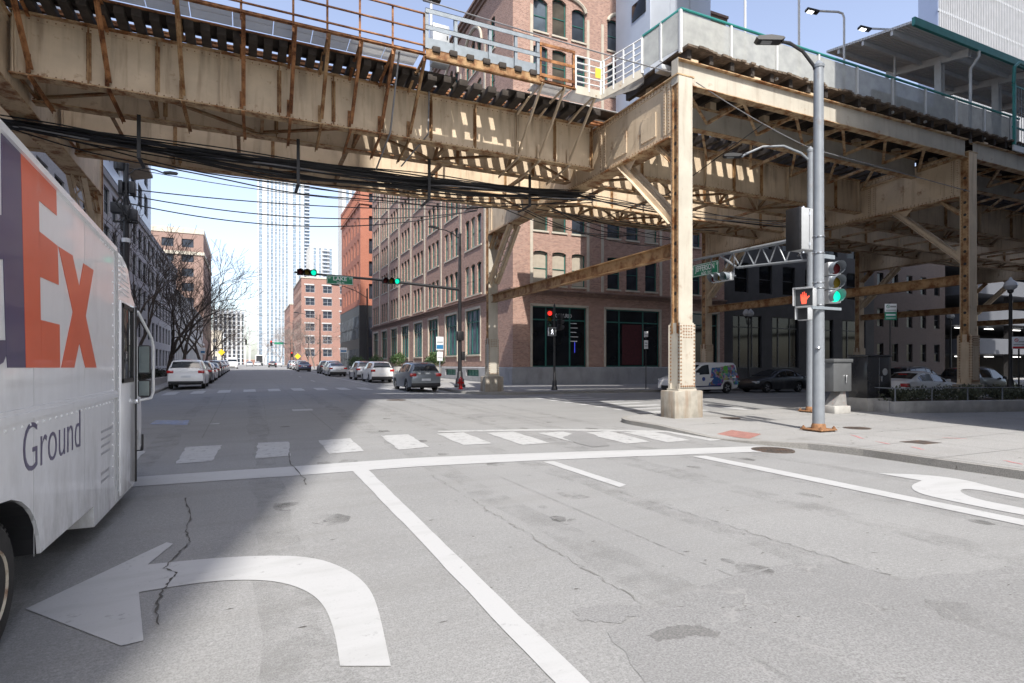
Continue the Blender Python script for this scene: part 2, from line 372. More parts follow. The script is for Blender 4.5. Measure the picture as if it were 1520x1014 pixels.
def paint_mat(name, col, wear):
    m, t, b = nt(name); tc = N(t, 'ShaderNodeTexCoord'); g = tc.outputs['Object']
    k = ramp(t, noise(t, g, 6, 9, .75), wear, wear+.1); k2 = ramp(t, noise(t, g, 60, 4, .7), .58, .7, (0,0,0,1), (.5,.5,.5,1))
    c = mix(t, k2, mix(t, k, col, tuple(x*.52 for x in col)), tuple(x*.7 for x in col))
    wr = ramp(t, noise(t, coords(t, (1, 3, 1)), 9, 10, .8), wear+.03, wear+.07); c = mix(t, wr, c, (.21,.208,.204))
    c = mix(t, ramp(t, noise(t, coords(t, (.6, 2.5, 1)), 1.6, 6), .5, .75, (0,0,0,1), (.4,.4,.4,1)), c, (.27,.268,.262))
    t.links.new(c, b.inputs['Base Color']); b.inputs['Roughness'].default_value = .7; return m
M['paint'] = paint_mat('white_road_paint', (.41,.413,.415), .60)
M['paint_worn'] = paint_mat('worn_road_paint', (.40,.403,.403), .54)
M['crack'] = mat('crack_dark', (.07,.066,.06), .9)
M['seam'] = mat('joint_sealant', (.17,.168,.162), .9)
def grid(name, xs, ys, zf, m):
    vs = [(x, y, zf(x, y)) for y in ys for x in xs]; n = len(xs)
    fs = [(j*n+i, j*n+i+1, (j+1)*n+i+1, (j+1)*n+i) for j in range(len(ys)-1) for i in range(n-1)]
    mb = MB(); mb.add(vs, fs, True); return mb.build(name, m)
def frange(a, b, s): return [a+i*s for i in range(int(round((b-a)/s))+1)]
xs = frange(-1500,-100,140)+frange(-80,-12,4)+frange(-10,20,1)+frange(22,60,2)+frange(70,130,10)+frange(200,2000,150)
ys = frange(-400,-40,40)+frange(-30,-2,4)+frange(0,50,1)+frange(54,130,4)+frange(150,500,25)+frange(600,2600,200)
kind(grid('road', xs, ys, road_z, M['concrete']), 'structure')
KE, KW = 11.0, -4.4          # Jefferson kerbs; Lake kerbs
KS, KN = 15.5, 28.6
def arc(cx, cy, r, a0, a1, n=8): return [(cx+r*math.cos(R(a0+(a1-a0)*i/n)), cy+r*math.sin(R(a0+(a1-a0)*i/n))) for i in range(n+1)]
def se_z(X, Y):
    # kerb ramp dips at the corner
    d = math.hypot(X-10.5, Y-10.6); return walk_z(X, Y)-.10*max(0, 1-d/2.2)**1.0
se = [(11.25,-60),(11.25,7.6),(11.05,8.7),(10.55,9.8),(10.3,10.8),(10.3,13.9)]+arc(11.8,KS-1.5,1.5,180,90)+[(130,KS),(130,-60)]
ne = [(KE,KN+2.5)]+arc(KE+2.5,KN+2.5,2.5,180,270)+[(130,KN),(130,41),(40,41),(17.0,42),(17.0,500),(KE,500)]
nw = [(KW,KN+3.0)]+[(KW-3+3*math.cos(R(a)), KN+3+3*math.sin(R(a))) for a in range(-15,-91,-15)]+[(-130,KN),(-130,42),(-14,42),(-14,500),(KW,500)]
sw = [(KW,-60),(KW,12.0)]+[(KW-3+3*math.cos(R(a)), 12.5+3*math.sin(R(a))) for a in range(15,91,15)]+[(-130,15.5),(-130,-60)]
def inset(poly, d):
    n = len(poly); out = []
    ar = sum(poly[i][0]*poly[(i+1) % n][1]-poly[(i+1) % n][0]*poly[i][1] for i in range(n)); sg = 1 if ar > 0 else -1
    for i in range(n):
        p0, p1, p2 = Vector(poly[i-1]), Vector(poly[i]), Vector(poly[(i+1) % n])
        e1, e2 = (p1-p0).normalized(), (p2-p1).normalized()
        n1, n2 = Vector((-e1.y, e1.x))*sg, Vector((-e2.y, e2.x))*sg; b = (n1+n2)
        b = b/max(.3, b.dot(n1)); out.append(tuple(p1+b*d))
    return out
for nm, poly, zf in (('southeast', se, se_z), ('northeast', ne, walk_z), ('northwest', nw, walk_z), ('southwest', sw, walk_z)):
    o = sheet(poly, zf, 4.0 if nm != 'southeast' else .75, 0, .4, nm+'_kerb', M['kerb']); o.name = 'kerb'; kind(o, 'structure')
    o = sheet(inset(poly, .16), zf, 4.0 if nm != 'southeast' else .75, .004, .05, 'sidewalk', M['walk']); kind(o, 'structure')
# pavement joints on the walks
mb = MB()
def strip(mb, pts, w, zf, dz):
    pts = [Vector(p) for p in pts]; n = len(pts); ws = w if isinstance(w, list) else [w]*n
    vs = []
    for i, p in enumerate(pts):
        d = (pts[min(i+1, n-1)]-pts[max(0, i-1)]).normalized(); s = Vector((-d.y, d.x))
        for k in (-1, 1):
            q = p+s*k*ws[i]/2; vs.append((q.x, q.y, zf(q.x, q.y)+dz))
    mb.add(vs, [(2*i, 2*i+1, 2*i+3, 2*i+2) for i in range(n-1)])
def line(a, b, step=.7):
    n = max(1, int(math.dist(a, b)/step)); return [(a[0]+(b[0]-a[0])*i/n, a[1]+(b[1]-a[1])*i/n) for i in range(n+1)]
for k in range(8): strip(mb, line((KE+1.0+k*1.6 if k else KE+.62, -3), (KE+1.0+k*1.6 if k else KE+.62, 9.4 if k == 0 else KS-.3)), .014, se_z, .008)
for k in range(12): strip(mb, line((KE+.2, -3+k*1.55), (32, -3+k*1.55)), .014, se_z, .008)
kind(mb.build('sidewalk_joints', M['seam']), 'structure')
# road joints: slabs in the wheel lanes
mb = MB()
def jag(a, b, amp, n):
    return [(a[0]+(b[0]-a[0])*i/n+rnd.uniform(-amp, amp), a[1]+(b[1]-a[1])*i/n+rnd.uniform(-amp, amp)) for i in range(n+1)]
def pg(*pts): return [ground(*p) for p in pts]
for (a, b, amp, w_) in [((640,705),(960,900),.03,.022),((735,705),(1110,865),.006,.012),((900,725),(1340,860),.03,.022),((390,590),(400,650),.01,.02)]:
    A, B = pg(a, b); q_ = jag(A, B, amp, 90); i_ = 0
    while i_ < 88:
        n_ = rnd.randint(3, 14); seg = q_[i_:i_+n_+1]
        if len(seg) > 1: strip(mb, seg, [w_*rnd.choice((.12,.2,.3,.5,.9)) for _ in seg], road_z, .0035)
        i_ += n_+rnd.choice((0,0,1,2))
for X in (-.9, 2.0, 5.0, 8.2):
    strip(mb, line((X, 15), (X, 160), 2), .02, road_z, .0035)
for Y in (16.5, 22, 28, 40, 52, 64, 78):
    strip(mb, line((KW, Y), (KE, Y), 1), .02, road_z, .0035)
kind(mb.build('road_joints', M['seam']), 'structure')
mb = MB()
ck = pg((275,740),(283,765),(277,790),(282,806),(265,822),(243,845),(262,852),(255,862),(240,880),(232,905),(238,935))
pts = []
for a, b in zip(ck, ck[1:]): pts += jag(a, b, .012, 6)[:-1]
strip(mb, pts, [rnd.choice((.004,.008,.012,.022)) for _ in pts], road_z, .0105)
ck = pg((428,672),(432,690),(452,712),(456,722)); pts = []
for a, b in zip(ck, ck[1:]): pts += jag(a, b, .02, 5)[:-1]
strip(mb, pts, [rnd.uniform(.006, .025) for _ in pts], road_z, .0105)
kind(mb.build('pavement_cracks', M['crack']), 'structure'); mb = MB()
for _ in range(70):
    a = ground(rnd.uniform(260, 1500), 690+250*rnd.random()**1.2); b_ = rnd.uniform(.015, .07); an = rnd.uniform(-.3, .3)
    strip(mb, [a, (a[0]+b_*.5*math.cos(an), a[1]+b_*.5*math.sin(an)), (a[0]+b_*math.cos(an), a[1]+b_*math.sin(an))], [.003, rnd.uniform(.005, .018), .004], road_z, .0037)
kind(mb.build('pavement_cracks', M['crack']), 'structure')
def patch(name, px, m, dz, jit=.022):
    pts = pg(*px); out = []
    for i in range(len(pts)): out += jag(pts[i], pts[(i+1) % len(pts)], jit, 8)[:-1]
    return kind(sheet(out, road_z, 1.0, dz, 0, name, m), 'structure')
patch('worn_pavement', [(1050,868),(1160,838),(1265,838),(1330,862),(1520,840),(1700,900),(1700,1100),(1030,1100),(900,938),(980,900)], M['crazed'], .0032)
patch('asphalt_patch', [(960,944),(985,933),(1010,928),(1045,931),(1070,941),(1060,947),(1030,944),(1000,950),(975,952)], M['asphalt'], .0036, .012)
patch('asphalt_patch', [(690,616),(740,612),(752,617),(700,621)], M['patch'], .0032)
patch('tar_stain', [(835,650),(860,640),(885,646),(905,662),(880,664),(855,658)], M['patch'], .0085)
patch('road_stain', [(848,905),(905,897),(950,900),(970,915),(930,915),(925,925),(860,922)], M['patch'], .0034)
# painted markings
MK = []
def mark(name, px=None, pts=None, m='paint', dz=.0062, step=.7):
    o = sheet(pts if pts else pg(*px), road_z, step, dz, 0, name, M[m]); kind(o, 'structure'); return o
def roughen(poly, amp=.006, per=.25):
    out = []
    for i in range(len(poly)):
        a, b = poly[i], poly[(i+1) % len(poly)]; n = max(1, int(math.dist(a, b)/per)); out += [a]+[p for p in jag(a, b, amp, n)[1:-1]]
    return out
mark('stop_line', pts=roughen(pg((196,709),(420,694),(620,680),(800,673),(1000,667),(1120,663),(1150,664),(1150,671),(1130,671),(1000,676),(800,684),(620,693),(420,708),(196,723))))
mark('lane_line', pts=roughen(pg((524,700),(546,697),(662,810),(798,941),(900,1040),(850,1040),(752,941),(628,808))))
mark('lane_line', pts=roughen(pg((1028,678),(1048,677),(1240,715),(1520,772),(1900,849),(1860,853),(1520,781),(1240,722))))
mark('lane_line', pts=roughen(pg((806,686),(822,685),(929,720),(920,724))))
cw = [((-15,668),(216,670),(196,692),(-40,690))]+[((276,664),(330,661),(314,685),(261,689)),((383,658),(428,656),(432,677),(379,681)),((473,654),(520,651),(540,670),(489,674)),((565,647),(606,645),(637,664),(592,668)),
      ((648,644),(688,642),(731,659),(688,661)),((722,643),(762,641),(816,658),(776,661)),((798,643),(836,641),(900,657),(864,660)),((866,643),(905,640),(965,656),(930,659)),((925,642),(965,640),(1025,654),(990,657)),((983,641),(1020,640),(1090,652),(1055,655))]
for i, q in enumerate(cw): mark('crosswalk_bar', pts=roughen(pg(*q), .02), m='paint_worn')
mark('crosswalk_line', pts=pg((650,640),(830,637),(1000,640),(1000,642),(830,639.5),(650,642)), m='paint_worn')
for i in range(12):
    X = -3.9+i*1.27; mark('crosswalk_bar', pts=roughen([(X, 34.3),(X+.62, 34.3),(X+.62, 37.0),(X, 37.0)], .02), m='paint_worn')
for i in range(8):
    Y = 17.0+i*1.35; mark('crosswalk_bar', pts=roughen([(13.0, Y),(16.2, Y),(16.2, Y+.55),(13.0, Y+.55)], .02))
mark('stop_line', pts=[(17.6, 16.0),(18.2, 16.0),(18.2, 22.0),(17.6, 22.0)])
mark('centre_line', pts=[(18.5,21.9),(60,21.9),(60,22.05),(18.5,22.05)], m='paint_worn', step=3)
def chaikin(p, n=2):
    for _ in range(n):
        q = [p[0]]
        for a, b in zip(p, p[1:]): q += [(a[0]*.75+b[0]*.25, a[1]*.75+b[1]*.25), (a[0]*.25+b[0]*.75, a[1]*.25+b[1]*.75)]
        p = q+[p[-1]]
    return p
mark('turn_arrow', pts=pg((38,905),(247,806),(257,808),(219,839))+chaikin(pg((219,839),(330,828),(420,825),(475,830),(520,848),(548,872),(562,905),(580,990)))[1:]+chaikin(pg((505,990),(497,938),(482,900),(457,878),(415,864),(360,861),(300,865),(206,880)))+pg((213,952),(180,960)))
mark('turn_arrow', pts=pg((1303,703))+chaikin(pg((1303,703),(1372,705),(1430,712),(1475,724),(1560,742)))[1:]+chaikin(pg((1560,748),(1500,737),(1455,728),(1428,726),(1424,731),(1450,742),(1520,755),(1600,772)))+chaikin(pg((1600,779),(1500,762),(1420,746),(1362,733),(1350,722),(1368,714))))
# tyre wear, oil and sealant on the road
def stain_mat(name, col, amt):
    m, t, b = nt(name); k = ramp(t, noise(t, coords(t), 2.2, 7, .7), .42, .62); tc = N(t, 'ShaderNodeTexCoord')
    tp = N(t, 'ShaderNodeBsdfTransparent'); ms = N(t, 'ShaderNodeMixShader'); a = N(t, 'ShaderNodeMath', operation='MULTIPLY'); a.inputs[1].default_value = amt; t.links.new(k, a.inputs[0]); t.links.new(a.outputs[0], ms.inputs[0])
    t.links.new(tp.outputs[0], ms.inputs[1]); t.links.new(b.outputs[0], ms.inputs[2]); b.inputs['Base Color'].default_value = col+(1,); b.inputs['Roughness'].default_value = .8
    t.links.new(ms.outputs[0], t.nodes['Material Output'].inputs[0]); return m
M['wear'] = stain_mat('tyre_wear', (.15,.148,.142), .16); M['oil'] = stain_mat('oil_spots', (.09,.087,.082), .42)
for X in (1.0-2.6, .3, 2.9, 4.5, 6.2, 7.6, 9.3):
    pts = []; n = 30
    for i in range(n+1): pts.append((X+rnd.uniform(-.05,.05), 1.0+i*1.0))
    mb = MB(); strip(mb, pts, [rnd.uniform(.25,.6) for _ in pts], road_z, .0028); kind(mb.build('tyre_wear', M['wear']), 'structure')
mb = MB()
for _ in range(60):
    x, y = rnd.choice((.9, 3.6, 6.8, 8.4))+rnd.gauss(0,.35), rnd.uniform(3, 20); r_ = rnd.uniform(.04,.22); n = 9
    mb.add([(x+r_*rnd.uniform(.6,1.1)*math.cos(2*math.pi*i/n), y+1.4*r_*rnd.uniform(.6,1.1)*math.sin(2*math.pi*i/n), 0) for i in range(n)], [tuple(range(n))])
mb.v = [(x, y, road_z(x, y)+.0031) for x, y, _ in mb.v]; kind(mb.build('oil_spots', M['oil']), 'structure')
mb = MB()
for _ in range(220):
    x, y = rnd.uniform(11.8, 26), rnd.uniform(2, 14); r_ = rnd.uniform(.012,.04); n = 7
    mb.add([(x+r_*math.cos(2*math.pi*i/n), y+r_*rnd.uniform(.7,1.2)*math.sin(2*math.pi*i/n), 0) for i in range(n)], [tuple(range(n))])
mb.v = [(x, y, se_z(x, y)+.0085) for x, y, _ in mb.v]; kind(mb.build('gum_spots', M['crack']), 'structure')
M['pinkmark'] = mat('pink_survey_paint', (.55,.16,.17), .8, 0, .2, 9)
mb = MB()
for a, b in (((1262,646),(1283,652)),((1300,656),(1322,660)),((1352,664),(1372,668)),((1398,650),(1436,652)),((1490,684),(1518,690))):
    strip(mb, jag(ground(*a, se_z), ground(*b, se_z), .02, 5), [.02,.035,.03,.04,.03,.02], se_z, .0095)
kind(mb.build('survey_marks', M['pinkmark']), 'structure')
for Y in (48, 60, 72, 86, 102, 120):
    mark('lane_line', pts=[(4.9,Y),(5.05,Y),(5.05,Y+3),(4.9,Y+3)], m='paint_worn')
mark('lane_line', pts=[(7.9,42),(8.05,42),(8.05,110),(7.9,110)], m='paint_worn', step=4)
mark('blue_utility_paint', px=[(222,630),(232,624),(281,624),(278,631)], m='paint_worn').data.materials[0] = mat('faded_blue_paint', (.22,.27,.42), .8, 0, .3, 9, (.3,.3,.29), .9, (1,1,1), 8, .45, .6)
mark('utility_mark', px=[(433,608),(463,607),(465,609.5),(435,610.5)], m='paint_worn')
mark('utility_mark', px=[(308,630),(326,628),(325,630)], m='paint_worn')
M['tactile'] = mat('red_tactile_paving', (.27,.135,.115), .8, 0, .2, 8)
tp = [(11.35,10.9),(12.15,10.9),(13.2,13.2),(12.2,13.4)]
tp = [ground(1064,645,se_z), ground(1112,652,se_z), ground(1130,645,se_z), ground(1086,639,se_z)]
o = sheet(tp, se_z, .75, .012, 0, 'tactile_paving', M['tactile'])
mb = MB()
for i in range(14):
    for j in range(9):
        a = Vector(tp[0]).lerp(Vector(tp[1]), (i+.5)/14); b = Vector(tp[3]).lerp(Vector(tp[2]), (i+.5)/14); p = a.lerp(b, (j+.5)/9)
        mb.rivets([(p.x, p.y, se_z(p.x, p.y)+.012)], (0,0,1), .018)
p_ = mb.build('raised_domes', M['tactile'], o); kind(o, 'structure')
M['iron'] = mat('cast_iron', (.10,.085,.075), .6, .4, .3, 8, (.2,.09,.04), .6, (1,1,1), 6, .5, .65)
def manhole(px, py, r, label, f=road_z, name='manhole_cover'):
    x, y = ground(px, py, f); mb = MB(); z = max(f(x+dx*r, y+dy*r) for dx, dy in ((1,0),(-1,0),(0,1),(0,-1)))
    mb.lathe([(r, -.03),(r, .010),(r-.03, .012),(r-.035, .006),(.05, .006)], 28)
    for i in range(-4, 5):
        h = math.sqrt(max(.0, (r-.05)**2-(i*r/5)**2)); mb.box(-h, h, i*r/5-.012, i*r/5+.012, .004, .011); mb.box(i*r/5-.012, i*r/5+.012, -h, h, .004, .0105)
    o = mb.build(name, M['iron']); o.location = (x, y, z); tag(o, label, 'manhole cover'); return o
manhole(1147, 669, .42, 'round iron manhole cover in the road by the end of the stop line')
manhole(1272, 636, .33, 'round brown iron lid set in the sidewalk right of the tall grey pole', se_z)
manhole(1084, 621, .30, 'small iron lid in the sidewalk right of the concrete column pedestal', se_z)
manhole(588, 594, .42, 'dark iron manhole cover in the middle of the crossing')
q = [ground(1335,656,se_z), ground(1365,654,se_z), ground(1398,658,se_z), ground(1372,660,se_z)]
tag(sheet(q, se_z, 1, .010, .02, 'vault_cover', M['iron']), 'flat dark rectangular vault cover in the sunlit sidewalk', 'utility cover')
# ------------------------------------------------------------------ the elevated railway
YS, YN = 14.3, 29.7
GT, GB = 10.72, 8.85              # cross girder top, bottom
BX = [-24.1, -5.8, 12.45, 28.0, 43.5, 59.0, 74.5]
def line3(a, b, n): return [tuple(Vector(a).lerp(Vector(b), (i+.5)/n)) for i in range(n)]
def column(mb, low, ped, x, y, s, z0, z1, det=True):
    # s: +1 when the street lies north of the column
    ped.bbox(x-.56, x+.56, y-.34, y+.34, z0-.2, z0+.84, .03)
    low.box(x-.36, x+.36, y-.27, y+.27, z0+.84, z0+.90)
    low.box(x-.27, x+.27, y-.24, y+.24, z0+.90, z0+2.95)
    for dx in (-1, 1):
        for dy in (-1, 1):
            low.box(x+dx*.29-.03, x+dx*.29+.03, y+dy*.2-.05, y+dy*.2+.05, z0+.9, z0+1.06)
    for yy in (y-.26, y+.26): low.box(x-.30, x+.30, yy-.012, yy+.012, z0+.93, z0+2.9)
    if det:
        for dx in (-.26, .26):
            low.rivets(line3((x+dx, y-.272, z0+1.0), (x+dx, y-.272, z0+2.9), 17), (0,-1,0), .03, 1)
        for dy in (-.19, .19):
            low.rivets(line3((x-.27, y+dy, z0+1.0), (x-.27, y+dy, z0+2.9), 17), (-1,0,0), .03, 1)
        for dx in (-.15, -.05, .05, .15):
            low.rivets(line3((x+dx, y-.272, z0+2.45), (x+dx, y-.272, z0+2.9), 5), (0,-1,0), .026, 1)
        low.rivets(line3((x-.3, y-.275, z0+.98), (x+.3, y-.275, z0+.98), 7), (0,-1,0), .034, 1)
    # shaft: two wide cover plates and a recessed web with hand holes
    for yy in (y-.17, y+.17): mb.box(x-.27, x+.27, yy-.015, yy+.015, z0+2.6, z1)
def bent(i, X, label, det):
    z0 = walk_z(X, YS); z0n = walk_z(X, YN)
    b = thing('elevated_bent', label, 'railway bent', (X, (YS+YN)/2, 0), 0, 'steel bents of the elevated railway', True)
    for y, z, s in ((YS, z0, 1), (YN, z0n, -1)):
        ped, low, sh, web = MB(), MB(), MB(), MB()
        top = GT+.02 if s > 0 else GT
        column(sh, low, ped, X, y, s, z, top, det)
        c = sh.build('column', M['steel_cream'] if i == 2 else M['steel'], b)
        ped.build('pedestal', M['pedestal'], c); low.build('column_casing', [M['steel_cream'] if i == 2 else M['steel'], M['rivet_rust']], c)
        for sx in (-1, 1):
            web.box(X+sx*.235-.012, X+sx*.235+.012, y-.155, y+.155, z+2.6, top-.02)
        for sx in (-1, 1):
            for sy in (-1, 1):
                web.box(X+sx*.25-.028 if sx < 0 else X+.222, X-.222 if sx < 0 else X+.278, y+sy*.12-.035, y+sy*.12+.035, z+2.62, top-.03)
        if det:
            for sy in (-1, 1):
                web.rivets(line3((X-.278, y+sy*.12, z+3.0), (X-.278, y+sy*.12, top-.4), 60), (-1,0,0), .022, 1)
        w = web.build('column_web', [M['steel_rust'], M['rivet_rust']], c)
        if det:
            hh = MB()
            for k in range(13):
                zz = z+3.35+k*.52
                if zz > top-.5: break
                hh.lathe([(.062, -.001),(.062, .001)], 14, (X-.249, y, zz), 'x')
            w.data.materials.append(M['plastic']); bm_ = bmesh.new(); bm_.from_mesh(w.data); n0 = len(bm_.faces); vv = [bm_.verts.new(Vector(v)-Vector((X, (YS+YN)/2, 0))) for v in hh.v]
            for f_ in hh.f:
                q_ = bm_.faces.new([vv[a_] for a_ in f_]); q_.material_index = 2
            bm_.to_mesh(w.data); bm_.free()
    # cross girder
    g = MB(); t = .22
    g.box(X-.03-t+.02, X-t+.02+.02, YS+.19, YN-.19, GB+.04, GT-.04); g.box(X+t-.02-.02, X+t+.01, YS+.19, YN-.19, GB+.04, GT-.04)
    for sx in (-1, 1):
        for zz in (GB+.10, GT-.10): g.box(X+sx*.245-.015, X+sx*.245+.015, YS+.19, YN-.19, zz-.07, zz+.07)
    for y in (YS+.28, YS+.5, YS+3.9, YS+4.15, YS+6.0, YN-6.0, YN-4.15, YN-3.9, YN-.5, YN-.28):
        g.box(X-.275, X-.232, y-.06, y+.06, GB+.18, GT-.18)
    if det:
        for zz in (GB+.07, GB+.13, GT-.07, GT-.13): g.rivets(line3((X-.26, YS+.3, zz), (X-.26, YN-.3, zz), 90), (-1,0,0), .022, 1)
        for y in (YS+.28, YS+.5, YS+3.9, YS+4.15): g.rivets(line3((X-.275, y, GB+.25), (X-.275, y, GT-.25), 14), (-1,0,0), .022, 1)
    gg = g.build('cross_girder', [M['steel'], M['rivet_rust']], b)
    f = MB(); f.box(X-.34, X+.34, YS+.19, YN-.19, GB, GB+.04); f.box(X-.34, X+.34, YS-.2, YN+.2, GT-.04, GT)
    if det:
        f.rivets([(X-.28, YS+.3+k*.22, GB) for k in range(66)], (0,0,-1), .024, 1)
    f.build('girder_flange', [M['steel_flange'], M['rivet_rust']], gg)
    for y in (YS+.95, YS+2.55):
        p = MB(); p.box(X-.262, X-.234, y, y+.78, GB+.32, GB+1.12)
        for k in range(5): p.rivets([(X-.262, y+.06+k*.165, GB+.36), (X-.262, y+.06+k*.165, GB+1.08)], (-1,0,0), .014)
        p.build('access_plate', M['steel'], gg)
    # knee braces of two angles with lacing, and the short inner brackets
    for y, z, s in ((YS, z0, 1), (YN, z0n, -1)):
        for a, c2, wd in (((y+s*.2, 6.2), (y+s*2.95, GB-.02), .17), ((y+s*.2, GB-.75), (y+s*.95, GB-.02), .10)):
            k = MB()
            for dx in (-.17, .17):
                k.angle((X+dx, a[0], a[1]), (X+dx, c2[0], c2[1]), wd, .022, (dx, 0, 0)); k.bar((X+dx*.55, a[0], a[1]), (X+dx*.55, c2[0], c2[1]), .02, .12)
            n = 9 if wd > .12 else 3
            for j in range(n):
                p0 = Vector((0, a[0], a[1])).lerp(Vector((0, c2[0], c2[1])), j/n); p1 = Vector((0, a[0], a[1])).lerp(Vector((0, c2[0], c2[1])), (j+1)/n)
                q = (-.17, .17) if j % 2 else (.17, -.17)
                k.bar((X+q[0], p0.y, p0.z), (X+q[1], p1.y, p1.z), .05, .014, (0, -s, 1))
            if wd > .12:
                k.prism([(y+s*.19, 6.75), (y+s*.19, 5.95), (y+s*.62, 6.45)], X-.135, X-.115, 'yz'); k.prism([(c2[0]-s*.75, GB-.002), (c2[0]+s*.15, GB-.002), (c2[0]-s*.3, GB-.42)], X-.135, X-.115, 'yz')
            k.build('knee_brace', M['steel'] if wd > .12 else M['steel_flange'], b)
    tb = MB(); zz = 5.35
    tb.box(X-.03, X+.03, YS+.2, YN-.2, zz-.2, zz+.2)
    for z1 in (zz-.2, zz+.2): tb.box(X-.14, X+.14, YS+.2, YN-.2, z1-.014, z1+.014)
    tb.build('tie_beam', M['steel_rust'], b)
    return b
blabels = ['riveted steel bent out of sight behind the delivery truck, farthest west', 'riveted steel bent rising behind the delivery truck roof at the left',
  'cream and rust bent nearest the viewer on a concrete pedestal at the corner', 'beige bent standing behind the planter, with round hand holes down its rusty column',
  'shaded bent behind the planter bent, third from the street corner going east', 'dim bent far under the station, with its columns before the grey garage', 'farthest dim bent under the station, in front of the bright gap at the end']
for i, X in enumerate(BX): bent(i, X, blabels[i], i in (1, 2, 3))
# plate girders
def girder(Y, x0, x1, zt, zb, label, det, grp='plate girders under the tracks', m='steel', fw=.36):
    g = thing('plate_girder', label, 'bridge girder', (x0, Y, zb), 0, grp, True)
    w_ = MB(); w_.box(x0, x1, Y-.012, Y+.012, zb+.02, zt-.02)
    for zz in (zb+.09, zt-.09):
        for s in (-1, 1): w_.box(x0, x1, Y+s*.022-.01, Y+s*.022+.01, zz-.07, zz+.07)
    if det:
        n = int((x1-x0)/.19)
        w_.rivets(line3((x0+.1, Y-.032, zb+.10), (x1-.1, Y-.032, zb+.10), n), (0,-1,0), .02, 1)
        w_.rivets(line3((x0+.1, Y-.032, zt-.10), (x1-.1, Y-.032, zt-.10), n), (0,-1,0), .02, 1)
    wb = w_.build('girder_web', [M['steel_streak'] if m == 'steel' else M[m], M['rivet_rust']], g)
    f = MB(); f.box(x0, x1, Y-fw/2, Y+fw/2, zb-.016, zb+.02); f.box(x0, x1, Y-fw/2, Y+fw/2, zt-.02, zt+.016)
    if det: f.rivets(line3((x0+.1, Y-fw/2+.05, zb-.016), (x1-.1, Y-fw/2+.05, zb-.016), n), (0,0,-1), .02, 1)
    f.build('girder_flange', [M['steel_flange'], M['rivet_rust']], g)
    n = max(2, int((x1-x0)/1.52)); 
    for k in range(n+1):
        x = x0+.08+(x1-x0-.16)*k/n
        if not det and k % 2: continue
        s = MB()
        for sd in ((-1, 1) if det else (-1,)):
            s.box(x-.012, x+.012, Y+sd*.032, Y+sd*.15, zb+.03, zt-.03) if sd > 0 else s.box(x-.012, x+.012, Y-.15, Y-.032, zb+.03, zt-.03)
            s.box(x-.06, x+.06, Y+sd*.040-.008, Y+sd*.040+.008, zb+.17, zt-.17)
        if det and k % 3 == 1: s.rivets(line3((x-.04, Y-.048, zb+.2), (x-.04, Y-.048, zt-.2), 12), (0,-1,0), .016); s.rivets(line3((x+.04, Y-.048, zb+.2), (x+.04, Y-.048, zt-.2), 12), (0,-1,0), .016)
        s.build('stiffener', M['steel_rust'] if k % 3 else M['steel'], wb)
    return g
GY = [19.0, 20.8, 23.5, 25.3]; ordn = ['nearest', 'second nearest', 'third', 'farthest']
for j in range(6):
    x0, x1 = BX[j]+.3, BX[j+1]-.3
    for k, Y in enumerate(GY):
        lab = {0: 'beige plate girder west of the street, hidden behind the truck, %s of four', 1: 'beige plate girder spanning the street crossing, %s of its four', 2: 'beige plate girder from cream corner bent to planter bent, %s of four'}.get(j, 'dark plate girder, %s span east of the corner, %%s of its four' % ('first','second','third','fourth','fifth')[j-2]) % ordn[k]
        girder(Y, x0, x1, 10.82, 9.2 if j < 2 else 9.22, lab, j in (1, 2) and k == 0)
# cross frames and laterals between the girders
for j in range(1, 6):
    x0, x1 = BX[j]+.3, BX[j+1]-.3
    for a, b_ in ((0, 1), (2, 3)):
        mb = MB(); n = 6
        for k in range(n):
            xa, xb = x0+(x1-x0)*k/n, x0+(x1-x0)*(k+1)/n
            ya, yb = (GY[a], GY[b_]) if k % 2 else (GY[b_], GY[a])
            mb.angle((xa, ya, 9.3), (xb, yb, 9.3), .11, .016)
            mb.angle((xa+.1, GY[a]+.05, 9.32), (xa+.1, GY[b_]-.05, 10.6), .09, .016); mb.angle((xa+.12, GY[a]+.05, 10.6), (xa+.12, GY[b_]-.05, 9.32), .09, .016)
            mb.angle((xa+.1, GY[a]+.05, 9.28), (xa+.1, GY[b_]-.05, 9.28), .1, .016)
        o = mb.build('lateral_bracing', M['steel_dark']); tag(o, 'rusty angle bracing under the %s track in the %s span from the left' % ('near' if a == 0 else 'far', ('first','second','third','fourth','fifth','sixth')[j]), 'bracing', 'angle bracing between girders')
    br = thing('cross_struts', 'struts between the two track bridges in the %s span from the left' % ('first','second','third','fourth','fifth','sixth')[j], 'bracing', ((x0+x1)/2, GY[1], 9.3), 0, 'struts between the two track bridges', True)
    for k in range(5):
        xa = x0+(x1-x0)*(k+.5)/5; mb = MB()
        mb.angle((xa, GY[1]+.05, 9.35), (xa, GY[2]-.05, 9.35), .12, .016); mb.angle((xa, GY[1]+.05, 9.3), (xa+.8, GY[2]-.05, 10.5), .09, .016); mb.build('strut', M['steel_dark'], br)
